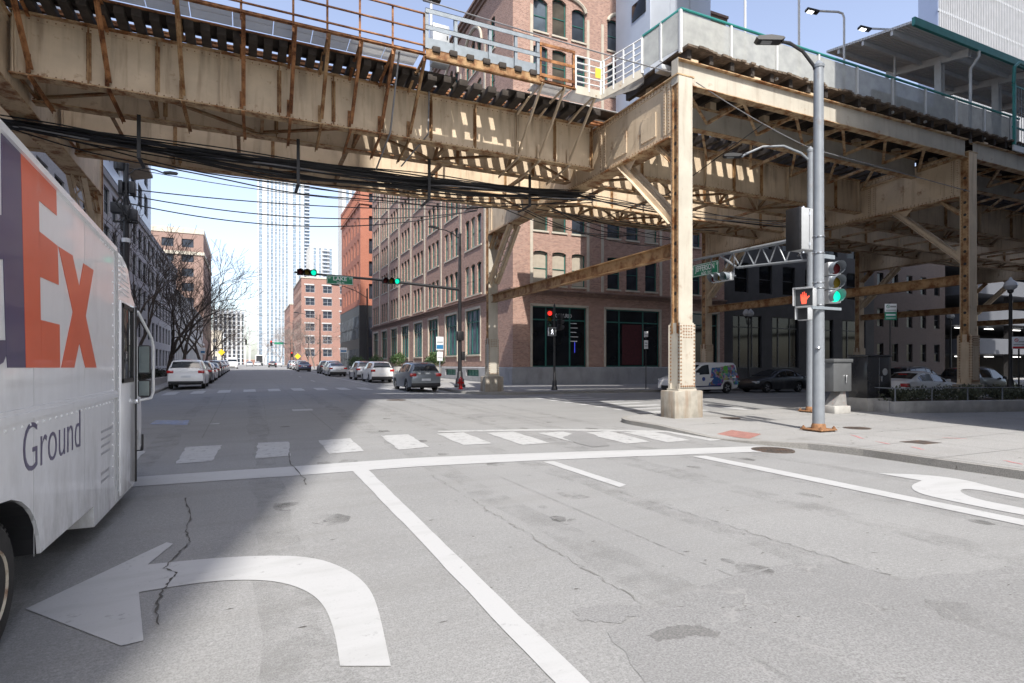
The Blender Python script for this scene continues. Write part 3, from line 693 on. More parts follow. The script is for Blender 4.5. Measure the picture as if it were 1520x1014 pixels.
# platform stringers
for j in range(2, 6):
    x0, x1 = BX[j]+(.3 if j > 2 else -.28), BX[j+1]-.3
    for Y, zt, zb, q in ((14.28, 11.2, 10.46, 'outer edge of the near platform'), (16.3, 11.0, 10.2, 'middle of the near platform'), (27.6, 11.0, 10.2, 'inner edge of the far platform'), (30.2, 11.2, 10.46, 'outer edge of the far platform')):
        if Y > 16 and j == 2: x0 = BX[j]+.3
        g = thing('platform_beam', '%s beam under the %s, %s bay from corner' % ('bright cream' if j == 2 and Y < 15 else 'plain', q, ('first','second','third','fourth')[j-2]), 'bridge girder', (x0, Y, zb), 0, 'beams carrying the station platforms', True)
        mb = MB(); mb.box(x0, x1, Y-.01, Y+.01, zb, zt); mb.build('girder_web', M['steel_cream'] if Y < 17 else M['steel'], g)
        mb = MB(); mb.box(x0, x1, Y-.15, Y+.15, zb-.02, zb+.006); mb.box(x0, x1, Y-.15, Y+.15, zt-.006, zt+.02)
        if Y < 15:
            for k in range(int((x1-x0)/1.3)): mb.rivets([(x0+.4+k*1.3, Y-.11, zt+.02)], (0,0,1), .03)
        mb.build('girder_flange', M['steel_flange'], g)
        if Y < 15 and j == 2:
            mb = MB(); mb.box(x0-.014, x0, Y-.15, Y+.15, zb-.02, zt+.02); mb.build('end_plate', M['steel_cream'], g)
# platform bracing seen from below
for j in range(2, 6):
    x0, x1 = BX[j]+.3, BX[j+1]-.3; mb = MB(); n = 6
    for k in range(n):
        xa, xb = x0+(x1-x0)*k/n, x0+(x1-x0)*(k+1)/n
        mb.angle((xa, 14.45, 10.5), (xb, 16.15, 10.42), .1, .016); mb.angle((xb, 14.45, 10.5), (xb, 16.15, 10.42), .1, .016); mb.angle((xa+.6, 14.45, 10.55), (xa+.6, 16.15, 11.0), .08, .014)
        mb.angle((xa, 16.45, 10.45), (xb, 18.8, 10.3), .09, .016); mb.angle((xb, 16.45, 10.45), (xb, 18.8, 10.3), .1, .016)
    tag(mb.build('lateral_bracing', M['steel_flange']), 'beige criss-cross bracing under the near platform, %s bay from the corner' % ('first','second','third','fourth')[j-2], 'bracing', 'angle bracing between girders')
# tracks
def track(Y, lab, near):
    t = thing('railway_track', lab, 'railway track', (-24, Y, 10.84), 0, 'railway tracks on the viaduct', True)
    far = MB()
    for k in range(180):
        x = -23.8+k*.55 if not near or k > 85 else (-23.8+k*.40 if k < 72 else 4.95+(k-72)*.52)
        if near and k > 85: x = 13.35+(k-86)*.6
        yA, yB = (Y-1.95, Y+1.35) if near else (Y-1.35, Y+1.6)
        if near and -8 < x < 13.2:
            mb = MB(); hw_ = .115 if x < 4.9 else .15; mb.bbox(x-hw_, x+hw_, yA+rnd.uniform(-.05,.05), yB, 10.845, 11.05, .012); mb.build('tie', M['wood_dark'], t)
        else: far.box(x-.11, x+.11, yA, yB, 10.845, 11.05)
    kind(far.build('ties', M['wood_dark'], t), 'stuff')
    for y in (Y-.72, Y+.72):
        mb = MB(); mb.box(-24, 75, y-.07, y+.07, 11.052, 11.075); mb.box(-24, 75, y-.012, y+.012, 11.075, 11.17); mb.box(-24, 75, y-.035, y+.035, 11.17, 11.215)
        mb.build('rail', M['rust'], t)
    for xa, xb in (((-24, 6.3), (8.1, 12.7)) if near else ()):
        mb = MB(); mb.box(xa, xb, Y-1.93, Y-1.32, 11.052, 11.10); mb.build('sun_block_plank', M['wood_dark'], t)  # planks added to cut the sun flecks falling on the near girder
    for y in ((Y-1.30, Y+1.15) if near else (Y-1.15, Y+1.15)):
        mb = MB(); mb.box(-24, 75, y-.1, y+.1, 11.052, 11.2); mb.build('guard_timber', M['wood_dark'], t)
track(19.9, 'near railway track with dark timber ties sticking out over the nearest girder', True)
track(24.4, 'far railway track on the viaduct, hidden behind the near one', False)
# ------------------------------------------------------------------ service walkway along the near side
def grating():
    m, t, b = nt('walkway_grating'); c = coords(t); n = noise(t, c, 3, 4)
    t.links.new(mix(t, ramp(t, n, .3, .7), (.40,.39,.37), (.52,.51,.49)), b.inputs['Base Color']); b.inputs['Roughness'].default_value = .7
    tr = N(t, 'ShaderNodeBsdfTranslucent'); tr.inputs[0].default_value = (.62,.61,.58,1)
    tp = N(t, 'ShaderNodeBsdfTransparent'); m1 = N(t, 'ShaderNodeMixShader'); m1.inputs[0].default_value = .45
    t.links.new(b.outputs[0], m1.inputs[1]); t.links.new(tr.outputs[0], m1.inputs[2])
    m2 = N(t, 'ShaderNodeMixShader'); m2.inputs[0].default_value = .22; t.links.new(m1.outputs[0], m2.inputs[1]); t.links.new(tp.outputs[0], m2.inputs[2])
    t.links.new(m2.outputs[0], t.nodes['Material Output'].inputs[0]); return m
M['grating'] = grating()
def rail_post(mb, x, y, z0, z1, w=.07): mb.box(x-w/2, x+w/2, y-.012, y+.012, z0, z1); mb.box(x-w/2, x-w/2+.014, y, y+w, z0, z1)
YW, ZW = 17.0, 11.16
wk = thing('service_walkway', 'rusty service walkway of grey grating panels hung along the near side of the bridge', 'walkway', (-6, YW, ZW), 0, None, True)
for a, b_ in ((-24, 4.85), (8.85, 10.2)):
    n = max(1, int((b_-a)/1.0))
    mb = MB()
    for k in range(n):
        xa = a+(b_-a)*k/n; xb = a+(b_-a)*(k+1)/n-.025
        for q in range(2): mb.box(xa, xb, YW+.06+q*.46, YW+.5+q*.46, ZW, ZW+.03)
    mb.build('deck_panel', M['grating'], wk)
mb = MB(); mb.angle((-24, YW, ZW-.10), (4.95, YW, ZW-.10), .12, .018); mb.angle((8.85, YW, ZW-.1), (10.2, YW, ZW-.1), .12, .018); mb.angle((-24, YW+.98, ZW-.10), (4.95, YW+.98, ZW-.10), .1, .018)
mb.build('edge_beam', M['rust'], wk)
mb = MB(); mb.box(4.95, 9.0, YW-.03, YW-.01, ZW-.16, ZW+.10)
for zz in (ZW-.16, ZW+.10): mb.box(4.95, 9.0, YW-.03, YW+.10, zz-.012, zz+.012)
mb.build('edge_channel', M['steel_rust'], wk)
brx = [-6.9,-5.1,-3.4,-1.65,-.1,1.2,2.1,3.0,3.95,4.9, 8.9, 9.75, 11.0]
for k, x in enumerate(brx):
    lt = x > 8; b_ = MB()
    b_.angle((x, YW-.01, ZW-.12), (x, 18.82, 9.32), .11 if not lt else .10, .02, (1,0,0)); b_.bar((x+.02, YW-.03, ZW-.12), (x+.02, 18.80, 9.32), .02, .10)
    b_.angle((x, YW, ZW-.14), (x, 18.85, ZW-.30), .09, .018, (1,0,0))
    b_.bar((x, YW+.9, ZW-.22), (x, 18.86, 10.72), .08, .03)
    b_.angle((x, 18.8, 9.14), (x+.05, 20.72, 8.98 if not lt else 9.0), .09, .018, (1,0,0))
    b_.box(x-.05, x+.05, 18.83, 18.87, 9.25, 9.75)
    b_.build('bracket', M['steel'] if lt else (M['rust'] if k % 3 else M['steel_rust']), wk)
rl = thing('rusty_railing', 'thin rust brown pipe railing along the left part of the walkway', 'railing', (0, YW, ZW), 0, None, True)
for k, x in enumerate(brx[:10]):
    mb = MB(); mb.angle((x, YW-.02, ZW-.3), (x, YW-.02, ZW+1.12), .06, .012, (0,1,0)); mb.build('post', M['rust'], rl)
for zz in (ZW+.14, ZW+.60, ZW+1.1):
    mb = MB(); mb.angle((-8, YW-.05, zz), (4.92, YW-.05, zz), .06, .012); mb.build('rail', M['rust'], rl)
rl = thing('rusty_railing', 'short rust brown railing panel between the galvanised and the white railings', 'railing', (9.4, YW, ZW), 0, None, True)
for x in (8.85, 10.12):
    mb = MB(); mb.box(x-.035, x+.035, YW-.05, YW+.01, ZW-.1, ZW+1.15); mb.build('post', M['rust'], rl)
for zz in (ZW+.10, ZW+.62, ZW+1.12):
    mb = MB(); mb.box(8.8, 10.15, YW-.075, YW-.05, zz-.05, zz+.05); mb.build('rail', M['rust'], rl)
gr = thing('galvanised_railing', 'pale galvanised steel railing of I-section posts over the open ties', 'railing', (6.9, YW, ZW), 0, None, True)
for x in (4.98, 5.9, 7.05, 7.95, 8.75):
    mb = MB(); mb.box(x-.05, x+.05, YW-.06, YW-.045, ZW+.1, ZW+1.25); mb.box(x-.05, x+.05, YW+.03, YW+.045, ZW+.1, ZW+1.25); mb.box(x-.008, x+.008, YW-.045, YW+.03, ZW+.1, ZW+1.25); mb.build('post', M['galv'], gr)
for zz in (ZW+.72, ZW+1.22):
    mb = MB(); mb.box(4.93, 8.8, YW-.085, YW-.062, zz-.07, zz+.07); mb.box(4.93, 8.8, YW-.085, YW+.0, zz+.055, zz+.07); mb.build('rail', M['galv'], gr)
mb = MB(); mb.box(4.93, 8.8, YW+.05, YW+.062, ZW+.16, ZW+.48); mb.build('kick_plate', M['galv'], gr)
mb = MB()
for k in range(7): mb.bbox(5.15+k*.55, 5.4+k*.55, YW-.1, YW+.3, ZW+.02, ZW+.2, .03)
kt = mb; o = kt.build('rail_block', M['wood_dark'], wk)
# white stairs rail round to the platform
wr = thing('white_railing', 'white pipe railing on the steps from the walkway up to the platform', 'railing', (11, 16.5, 11.2), 0, None, True)
pth = [(10.2, 17.0, 11.17), (11.25, 17.0, 11.17), (11.62, 16.35, 11.32), (11.98, 15.7, 11.5)]
for k, (x, y, z) in enumerate([(10.22,17,11.17),(10.75,17,11.17),(11.22,17,11.17),(11.3,16.92,11.19),(11.48,16.6,11.26),(11.66,16.28,11.34),(11.84,15.96,11.42),(11.98,15.7,11.5)]):
    mb = MB(); mb.tube([(x, y, z-.1), (x, y, z+1.05)], .032, 6); mb.build('post', M['white_steel'], wr)
for h in (.18, .38, .6, .82, 1.05):
    mb = MB(); mb.tube([(x, y, z+h) for x, y, z in pth], .026, 6); mb.build('rail', M['white_steel'], wr)
mb = MB()
for a, b_ in zip(pth, pth[1:]): mb.bar((a[0], a[1], a[2]-.1), (b_[0], b_[1], b_[2]-.1), .03, .28)
mb.build('stringer', M['steel_cream'], wr)
mb = MB(); mb.box(10.25, 11.3, 17.05, 18.0, ZW-.01, ZW+.02); mb.add([(11.3,17.95,11.12),(11.3,17.05,11.12),(12.1,15.75,11.45),(12.7,16.5,11.45),(11.3,17.95,11.15),(11.3,17.05,11.15),(12.1,15.75,11.48),(12.7,16.5,11.48)], [(0,1,2,3),(4,5,6,7),(0,1,5,4),(1,2,6,5),(2,3,7,6),(3,0,4,7)]); mb.build('tread_deck', M['grating'], wr)
tg = MB(); tg.box(10.98, 11.2, 16.955, 16.965, 11.62, 11.95); o = tg.build('warning_tag', mat('yellow_tag', (.75,.55,.05), .5)); tag(o, 'small yellow tag hung on the white railing', 'tag')
# ------------------------------------------------------------------ station platforms
def mesh_mat():
    m, t, b = nt('fence_mesh'); c = coords(t); n = noise(t, c, 2.5, 6)
    t.links.new(mix(t, ramp(t, n, .3, .7), (.33,.34,.33), (.47,.48,.46)), b.inputs['Base Color']); b.inputs['Roughness'].default_value = .6
    tp = N(t, 'ShaderNodeBsdfTransparent'); m2 = N(t, 'ShaderNodeMixShader'); m2.inputs[0].default_value = .24; t.links.new(b.outputs[0], m2.inputs[1]); t.links.new(tp.outputs[0], m2.inputs[2])
    t.links.new(m2.outputs[0], t.nodes['Material Output'].inputs[0]); return m
M['fence_mesh'] = mesh_mat()
PX0, PX1 = 12.35, 70.0
for nm, ya, yb in (('near', 14.05, 17.5), ('far', 27.2, 30.4)):
    pl = thing('station_platform', '%s timber station platform on beams beside the %s track' % (nm, nm), 'platform', (PX0, ya, 11.25), 0, None, True)
    if nm == 'near':
        mb = MB(); x = PX0+.1
        while x < 40:
            mb.box(x, x+.19, ya-.02+rnd.uniform(-.10,.06), ya+.5, 11.58+rnd.uniform(-.006,.006), 11.65); x += .205
        mb.box(x, PX1, ya, ya+.5, 11.58, 11.65); mb.box(PX0+.1, PX1, ya+.5, yb, 11.58, 11.648); mb.build('deck_boards', M['wood_deck'], pl)
    else:
        mb = MB(); mb.box(PX0, PX1, ya, yb, 11.58, 11.65); mb.build('deck_boards', M['wood_deck'], pl)
    jo = MB(); x = PX0+.3
    while x < PX1: jo.box(x-.08, x+.08, ya+.12, yb-.1, 11.30, 11.578); x += .9
    kind(jo.build('joist', M['wood_dark'], pl), 'stuff')
    st = MB(); x = PX0+.5
    while x < PX1:
        for y in ((14.28, 16.3) if nm == 'near' else (27.6, 30.2)):
            st.box(x-.14, x+.14, y-.13, y+.13, 11.225 if y in (14.28, 30.2) else 11.03, 11.30)
        x += 2.7
    st.build('support_block', M['steel'], pl)
fn = thing('platform_fence', 'grey mesh platform fence with white posts and a teal top rail', 'fence', (PX0, 14.3, 11.65), 0, None, True)
mb = MB()
x = 12.42
while x < 32:
    p = MB(); p.box(x+.05, min(x+2.05, 32), 14.31, 14.325, 11.68, 12.80); p.build('mesh_panel', M['fence_mesh'], fn)
    p = MB(); p.box(x-.04, x+.04, 14.27, 14.36, 11.5, 12.86); p.build('post', M['white_steel'], fn); x += 2.1
p = MB(); p.tube([(12.0, 15.7, 12.62), (12.42, 14.3, 12.88), (32, 14.3, 12.88)], .045, 8); p.build('top_rail', M['teal'], fn)
for (xa, ya, za), (xb, yb, zb) in ((((12.0,15.7,11.5)),(12.2,15.03,11.6)), ((12.21,15.0,11.6),(12.41,14.34,11.66))):
    p = MB(); p.add([(xa,ya,za),(xb,yb,zb),(xb,yb,zb+1.15),(xa,ya,za+1.1),(xa+.014,ya+.003,za),(xb+.014,yb+.003,zb),(xb+.014,yb+.003,zb+1.15),(xa+.014,ya+.003,za+1.1)], [(0,1,2,3),(4,5,6,7),(0,1,5,4),(1,2,6,5),(2,3,7,6),(3,0,4,7)]); p.build('mesh_panel', M['fence_mesh'], fn)
    p = MB(); p.bar((xa, ya, za-.1), (xa, ya, za+1.15), .07, .07); p.build('post', M['white_steel'], fn)
fn2 = thing('platform_fence', 'far platform fence hidden behind the tracks', 'fence', (PX0, 30.3, 11.65), 0, None, True)
p = MB(); p.box(12.4, 70, 30.28, 30.3, 11.68, 12.8); p.build('mesh_panel', M['fence_mesh'], fn2)
p = MB(); p.tube([(12.4, 30.3, 12.88), (70, 30.3, 12.88)], .045, 6); p.build('top_rail', M['teal'], fn2)
# signal cabinet and small boxes at the platform end
mb = MB(); mb.bbox(12.2, 12.75, 14.95, 15.3, 11.25, 11.42, .02); tag(mb.build('junction_box', M['box_gray']), 'pale grey box under the corner of the platform fence', 'box')
def corr():
    m, t, b = nt('corrugated_soffit'); tc = N(t, 'ShaderNodeTexCoord'); wv = N(t, 'ShaderNodeTexWave', wave_type='BANDS', bands_direction='Y'); wv.inputs['Scale'].default_value = 2.2; t.links.new(tc.outputs['Object'], wv.inputs['Vector'])
    b.inputs['Base Color'].default_value = (.66,.67,.67,1); b.inputs['Roughness'].default_value = .5; bump(t, b, wv.outputs['Fac'], .9, .05); return m
M['soffit'] = corr()
def canopy(x0, x1, ya, za, yb, zb, label, ins, world=True):
    c = thing('station_canopy', label, 'canopy', (x0, (ya+yb)/2, 11.65), 0, None, True)
    mb = MB(); mb.add([(x0,ya,za),(x1,ya,za),(x1,yb,zb),(x0,yb,zb),(x0,ya,za+.10),(x1,ya,za+.10),(x1,yb,zb+.10),(x0,yb,zb+.10)], [(0,1,2,3),(4,5,6,7),(0,1,5,4),(1,2,6,5),(2,3,7,6),(3,0,4,7)]); mb.build('roof_sheet', M['soffit'], c)
    sg = 1 if yb > ya else -1
    mb = MB(); mb.box(x0-.02, x1, ya-.13 if sg > 0 else ya+.01, ya-.01 if sg > 0 else ya+.13, za-.12, za+.2); mb.build('gutter', M['teal'], c)
    x = x0+ins; ym = ya+sg*1.3; zm = za+(zb-za)*1.3/abs(yb-ya)
    while x < x1:
        mb = MB(); mb.box(x-.14, x-.12, ym-.14, ym+.14, 11.655, zm-.26); mb.box(x+.12, x+.14, ym-.14, ym+.14, 11.655, zm-.26); mb.box(x-.12, x+.12, ym-.012, ym+.012, 11.655, zm-.26); mb.box(x-.2, x+.2, ym-.2, ym+.2, 11.65, 11.68)
        mb.build('canopy_column', M['white_steel'], c)
        mb = MB()
        for s in (-1, 1): mb.bar((x+s*.09, ya+sg*.1, za-.17), (x+s*.09, yb-sg*.1, zb-.17), .016, .3)
        mb.bar((x, ya+sg*.1, za-.33), (x, yb-sg*.1, zb-.33), .2, .02); mb.build('canopy_beam', M['white_steel'], c)
        mb = MB(); mb.tube([(x+.35, ya-.07*sg, za-.05), (x+.35, ya-.07*sg, za-.35), (x+.35, ya+.25*sg, za-.75), (x+.35, ya+.25*sg, 11.4), (x+.35, ya+.05*sg, 11.25)], .06, 8); mb.build('downpipe', M['white_steel'], c)
        x += 4.6
    for yy in (.22, .55, .85):
        y = ya+(yb-ya)*yy; z = za+(zb-za)*yy; mb = MB(); mb.box(x0+.05, x1, y-.05, y+.05, z-.2, z-.01); mb.build('purlin', M['white_steel'], c)
    return c
canopy(24.2, 66, 14.35, 15.35, 18.1, 16.0, 'near platform canopy with a teal gutter and corrugated underside', 4.2)
canopy(16.0, 68, 31.0, 15.4, 27.3, 15.9, 'far platform canopy hidden beyond the tracks', 2.0)
# stair enclosure and advertising boards on the near platform
se_ = thing('stair_enclosure', 'teal framed mesh stair enclosure at the right edge of the platform', 'stair enclosure', (31.3, 14.2, 11.2), 0, None, True)
mb = MB(); mb.box(30.9, 36, 14.0, 14.06, 11.2, 11.45); mb.build('sill', M['white_steel'], se_)
mb = MB()
for x in frange(31.0, 36, 1.25): mb.box(x-.05, x+.05, 13.98, 14.08, 11.46, 14.2)
for z in (11.5, 12.3, 14.15): mb.box(31.0, 36, 14.09, 14.13, z-.04, z+.04)
mb.tube([(30.95, 14.03, 14.2), (30.95, 14.0, 14.9), (31.3, 14.0, 15.15), (36, 14.0, 15.2)], .07, 8)
mb.build('frame', M['teal'], se_)
mb = MB()
for x in frange(31.15, 35.9, .22): mb.box(x-.012, x+.012, 14.02, 14.04, 11.5, 14.1)
mb.build('bars', M['galv'], se_)
M['screen_dark'] = mat('dark_board', (.02,.022,.024), .4, 0, .1, 2)
ab = thing('advert_board', 'dark panelled wall with pale blue-white panes under the canopy', 'board', (27, 16.6, 11.65), 0, None, True)
mb = MB(); mb.box(25.8, 31.0, 17.0, 17.08, 11.66, 14.2); mb.build('board_panel', M['screen_dark'], ab)
M['blue_pane'] = mat('pale_blue_pane', (.45,.50,.66), .3, 0, .05, 1)
for xa, xb, za, zb in ((26.0,27.0,11.9,12.7),(27.1,28.4,11.9,12.25),(29.8,30.5,11.9,12.7)):
    mb = MB(); mb.box(xa, xb, 16.98, 16.998, za, zb); mb.build('pane', M['blue_pane'], ab)
nb = thing('notice_board', 'grey framed notice board hung under the canopy behind the railing', 'board', (29, 15.9, 12.6), 0, None, True)
mb = MB(); mb.box(28.6, 30.0, 15.95, 16.0, 12.95, 13.95); mb.build('frame', M['plastic'], nb)
mb = MB(); mb.box(28.68, 29.92, 15.93, 15.948, 13.02, 13.88); mb.build('panel', M['gray_panel'], nb)
# elevator head house
eh = thing('elevator_tower', 'grey metal clad elevator tower with a rounded dark window, rising behind the platform', 'tower', (23.8, 28, 11.6), 0, None, True)
mb = MB(); mb.bbox(20.9, 25.4, 26.6, 30.0, 11.66, 27.5, .05)
for x in (22.3, 23.8): mb.box(x-.03, x+.03, 26.57, 26.6, 11.8, 27.3)
mb.build('cladding', M['gray_panel'], eh)
mb = MB(); mb.bbox(20.86, 20.9, 27.0, 28.3, 22.0, 23.0, .018); mb.build('window', M['glass_dark'], eh)
# slim platform lamps
M['led'] = emis('led_panel', (1, .98, .94), 2.2)
def plat_lamp(px, ytop, label, y=16.6):
    x = onY(px, 100, y)[0]; z = onY(px, ytop, y)[1]
    p = thing('platform_lamp', label, 'lamp', (x, y, 11.65), 0, 'slim lamps on the platform')
    mb = MB(); h = z-11.65; mb.tube([(0,0,0),(0,0,h-.25),(-.06,.03,h-.06),(-.25,.1,h),(-1.1,.45,h+.02)], .045, 8); mb.build('pole', M['white_steel'], p)
    hd = MB(); hd.bbox(-.28, .28, -.12, .12, -.05, .06, .03); o = hd.build('lamp_head', M['plastic'], p); o.location = (-1.3, .53, h); o.rotation_euler = (0, R(12), R(-22))
    le = MB(); le.box(-.2, .05, -.09, .09, -.062, -.052); q = le.build('light_panel', M['led'], o)
plat_lamp(1253, 18, 'white curved platform lamp, fully in view left of the canopy')
plat_lamp(1328, 44, 'white curved platform lamp in front of the canopy corner')
plat_lamp(1186, -25, 'tall white platform lamp with its head near the top edge')
plat_lamp(1106, -70, 'slim white platform pole nearest the fence corner, its lamp out of view')
x, z = onY(640, 2, 18.2); pl_ = thing('platform_lamp', 'small lamp on a thin pole behind the galvanised railing', 'lamp', (x, 18.2, 11.2), 0, 'slim lamps on the platform')
mb = MB(); mb.tube([(0,0,0),(0,0,z-11.2)], .045, 8); mb.build('pole', M['white_steel'], pl_)
mb = MB(); mb.bbox(-.25, .3, -.13, .13, z-11.2, z-11.1, .02); mb.build('lamp_head', M['plastic'], pl_)
cb = thing('signal_cabinet', 'white trackside signal cabinet behind the galvanised railing', 'cabinet', (5.75, 17.9, 11.2), 0)
mb = MB(); mb.bbox(-.35, .2, -.2, .2, .1, 1.35, .03); mb.build('body', M['box_gray'], cb)
mb = MB(); mb.box(-.33, .18, -.215, -.202, .68, .73); mb.box(.1, .14, -.225, -.203, .9, 1.0); mb.build('door_trim', M['plastic'], cb)
# ------------------------------------------------------------------ cables under the bridge
def sag(a, b, s, n=24):
    a, b = Vector(a), Vector(b); return [a.lerp(b, i/n)-Vector((0,0,s*4*(i/n)*(1-i/n))) for i in range(n+1)]
for k in range(16):
    o_ = rnd.uniform(-.16,.16); dz = rnd.uniform(-.14,.10); sg_ = rnd.uniform(.08,.62); mb = MB(); r_ = rnd.choice((.02,.025,.032,.045,.06))
    pts = sag((-9.5, 21.5+o_, 8.9+dz), (-5.8, 21.3+o_, 8.68+dz), .1, 6)[:-1]+sag((-5.8, 21.3+o_, 8.68+dz), (12.4, 20.5+o_, 8.66+dz), sg_, 26)
    if k % 4 == 0: pts = pts[:-1]+sag((12.4, 20.5+o_, 8.66+dz), (27.9, 20.8+o_, 9.0+dz), .1+sg_*.4, 20)
    pts = [p+Vector((0, math.sin(i*.7+k)*.07, math.sin(i*.6+k*2)*.05)) for i, p in enumerate(pts)]
    mb.tube(pts, r_, 6); o = mb.build('utility_cable', M['cable'] if k % 6 else M['cable_gray']); tag(o, 'black cable in the thick sagging bundle slung under the bridge', 'cable', 'cable bundle under the bridge')
for k in range(6):
    y = 20.9+k*.10; mb = MB(); pts = [p+Vector((0, math.sin(i*.5+k)*.04, math.sin(i*.8+k*3)*.05)) for i, p in enumerate(sag((-6.5, y, 8.75-.03*k), (13.2, y-.7, 8.7-.03*k), .3+.14*k, 26))]
    mb.tube(pts, .022, 5); tag(mb.build('utility_cable', M['cable']), 'thin black cable strung just in front of the thick cable bundle', 'cable', 'thin cables beside the bundle')
for k, x in enumerate((-2.9, 1.6, 6.1, 10.2)):
    mb = MB(); zz_ = 8.62-.5*(1-((x-3.3)/9.1)**2); mb.box(x-.05, x+.05, 20.45, 20.5, zz_-.45, 9.2); mb.box(x-.05, x+.05, 20.5, 21.5, zz_-.45, zz_-.41)
    tag(mb.build('cable_hanger', M['plastic']), 'dark cable hanger under the bridge, %s of four counting from the left' % ('first','second','third','fourth')[k], 'hanger')
for k, (a, b_, s) in enumerate([((-5.3,34,10.4),(13.0,33.2,11.3),.35),((-5.3,34,10.1),(13.0,33.4,11.2),.8),((-5.3,34,9.7),(13.0,33.3,11.25),1.1),((-5.3,34.2,11.5),(16,31.0,11.2),.6),((-5.3,34.2,11.9),(16,31,10.9),.3)]):
    mb = MB(); mb.tube(sag(a, b_, s), .03 if k < 3 else .02, 5)
    tag(mb.build('overhead_wire', M['cable']), ['upper thick wire from the cabinet laden pole across the sky', 'middle drooping wire from the cabinet laden pole across the sky', 'lowest drooping wire from the cabinet laden pole across the sky', 'thin wire from the pole top running under the bridge edge', 'topmost thin wire from the pole running under the bridge edge'][k], 'wire')
mb = MB(); mb.tube(sag((-6, YW-.2, ZW+2.2), (12.9, YW-2.2, ZW-.05), .25), .02, 5); tag(mb.build('overhead_wire', M['cable_gray']), 'thin grey cable slanting past the walkway railing to the corner column', 'wire')
mb = MB(); mb.tube(sag((12.9, 14.15, 10.6), (18.2, 14.2, 9.35), .1)+[Vector((27.7, 14.1, 9.0))], .016, 5); tag(mb.build('overhead_wire', M['cable_gray']), 'thin white wire from the top of the corner column to the lamp poles', 'wire')
mb = MB(); mb.tube([(15.8, 14.15, 9.78), (14.6, 17.5, 8.2), (13.6, 22, 7.9)], .016, 5); tag(mb.build('overhead_wire', M['cable']), 'thin stay wire slanting down to the left behind the small lamp', 'wire')
mb = MB(); mb.tube([(4.2, 17.2, 11.1), (4.25, 18.6, 9.2), (4.2, 20.6, 8.6)], .03, 6); tag(mb.build('conduit', M['cable_gray']), 'grey conduit hanging down the girder below the left end of the galvanised railing', 'conduit')
mb = MB(); mb.tube([(5.6, 18.8, 11.0), (5.55, 18.75, 9.4), (5.0, 20.2, 8.7)], .026, 6); tag(mb.build('conduit', M['cable_gray']), 'thin grey conduit dropping over the girder face below the signal cabinet', 'conduit')
for k in range(7):
    a = (11+rnd.uniform(-1,2), 22+rnd.uniform(0,2), 8.75+rnd.uniform(-.2,.3)); b_ = (19+rnd.uniform(-2,4), 24+rnd.uniform(-2,3), 8.3+rnd.uniform(-.3,.6))
    mb = MB(); mb.tube(sag(a, b_, rnd.uniform(.1,.7)), .022, 5); tag(mb.build('utility_cable', M['cable']), 'loose dark cable looping behind the corner bent', 'cable', 'loose cables behind the corner bent')
# ------------------------------------------------------------------ buildings
def facade(mb, O, ud, nd, W, z0, z1, ops, depth=.22, arch_mb=None):
    # a wall with real openings; ops: (u0, u1, v0, v1, arch rise)
    O = Vector(O); ud = Vector(ud); nd = Vector(nd)
    def P(u, z, d=0): return tuple(O+ud*u-nd*d+Vector((0,0,z)))
    us = sorted(set([0, W]+[round(o[k], 4) for o in ops for k in (0, 1)])); zs = sorted(set([z0, z1]+[round(o[k], 4) for o in ops for k in (2, 3)]))
    rects = [(o[0], o[1], o[2], o[3]) for o in ops]
    # band by band, so that plain runs stay one face
    for j in range(len(zs)-1):
        za, zb = zs[j], zs[j+1]; zm = (za+zb)/2; act = sorted((r for r in rects if r[2] < zm < r[3])); u = 0
        for r in act+[(W, W, 0, 0)]:
            if r[0]-u > 1e-4: mb.add([P(u,za),P(r[0],za),P(r[0],zb),P(u,zb)], [(0,1,2,3)])
            u = r[1]
    for u0, u1, v0, v1, ar in ops:
        mb.add([P(u0,v0),P(u1,v0),P(u1,v0,depth),P(u0,v0,depth)], [(0,1,2,3)]); mb.add([P(u0,v1),P(u1,v1),P(u1,v1,depth),P(u0,v1,depth)], [(3,2,1,0)])
        mb.add([P(u0,v0),P(u0,v1),P(u0,v1,depth),P(u0,v0,depth)], [(3,2,1,0)]); mb.add([P(u1,v0),P(u1,v1),P(u1,v1,depth),P(u1,v0,depth)], [(0,1,2,3)])
        if ar:
            n = 6; cu = (u0+u1)/2; hw = (u1-u0)/2
            pts = [(cu-hw*math.cos(math.pi*i/n*1.0), v1-ar+ar*(1-(math.cos(math.pi*i/n))**2)**.8) for i in range(n+1)]
            for (a, za), (b, zb) in zip(pts, pts[1:]):
                mb.add([P(a,za),P(b,zb),P(b,v1),P(a,v1)], [(0,1,2,3)]); mb.add([P(a,za),P(b,zb),P(b,zb,depth*.95),P(a,za,depth*.95)], [(3,2,1,0)])
_wc = {}
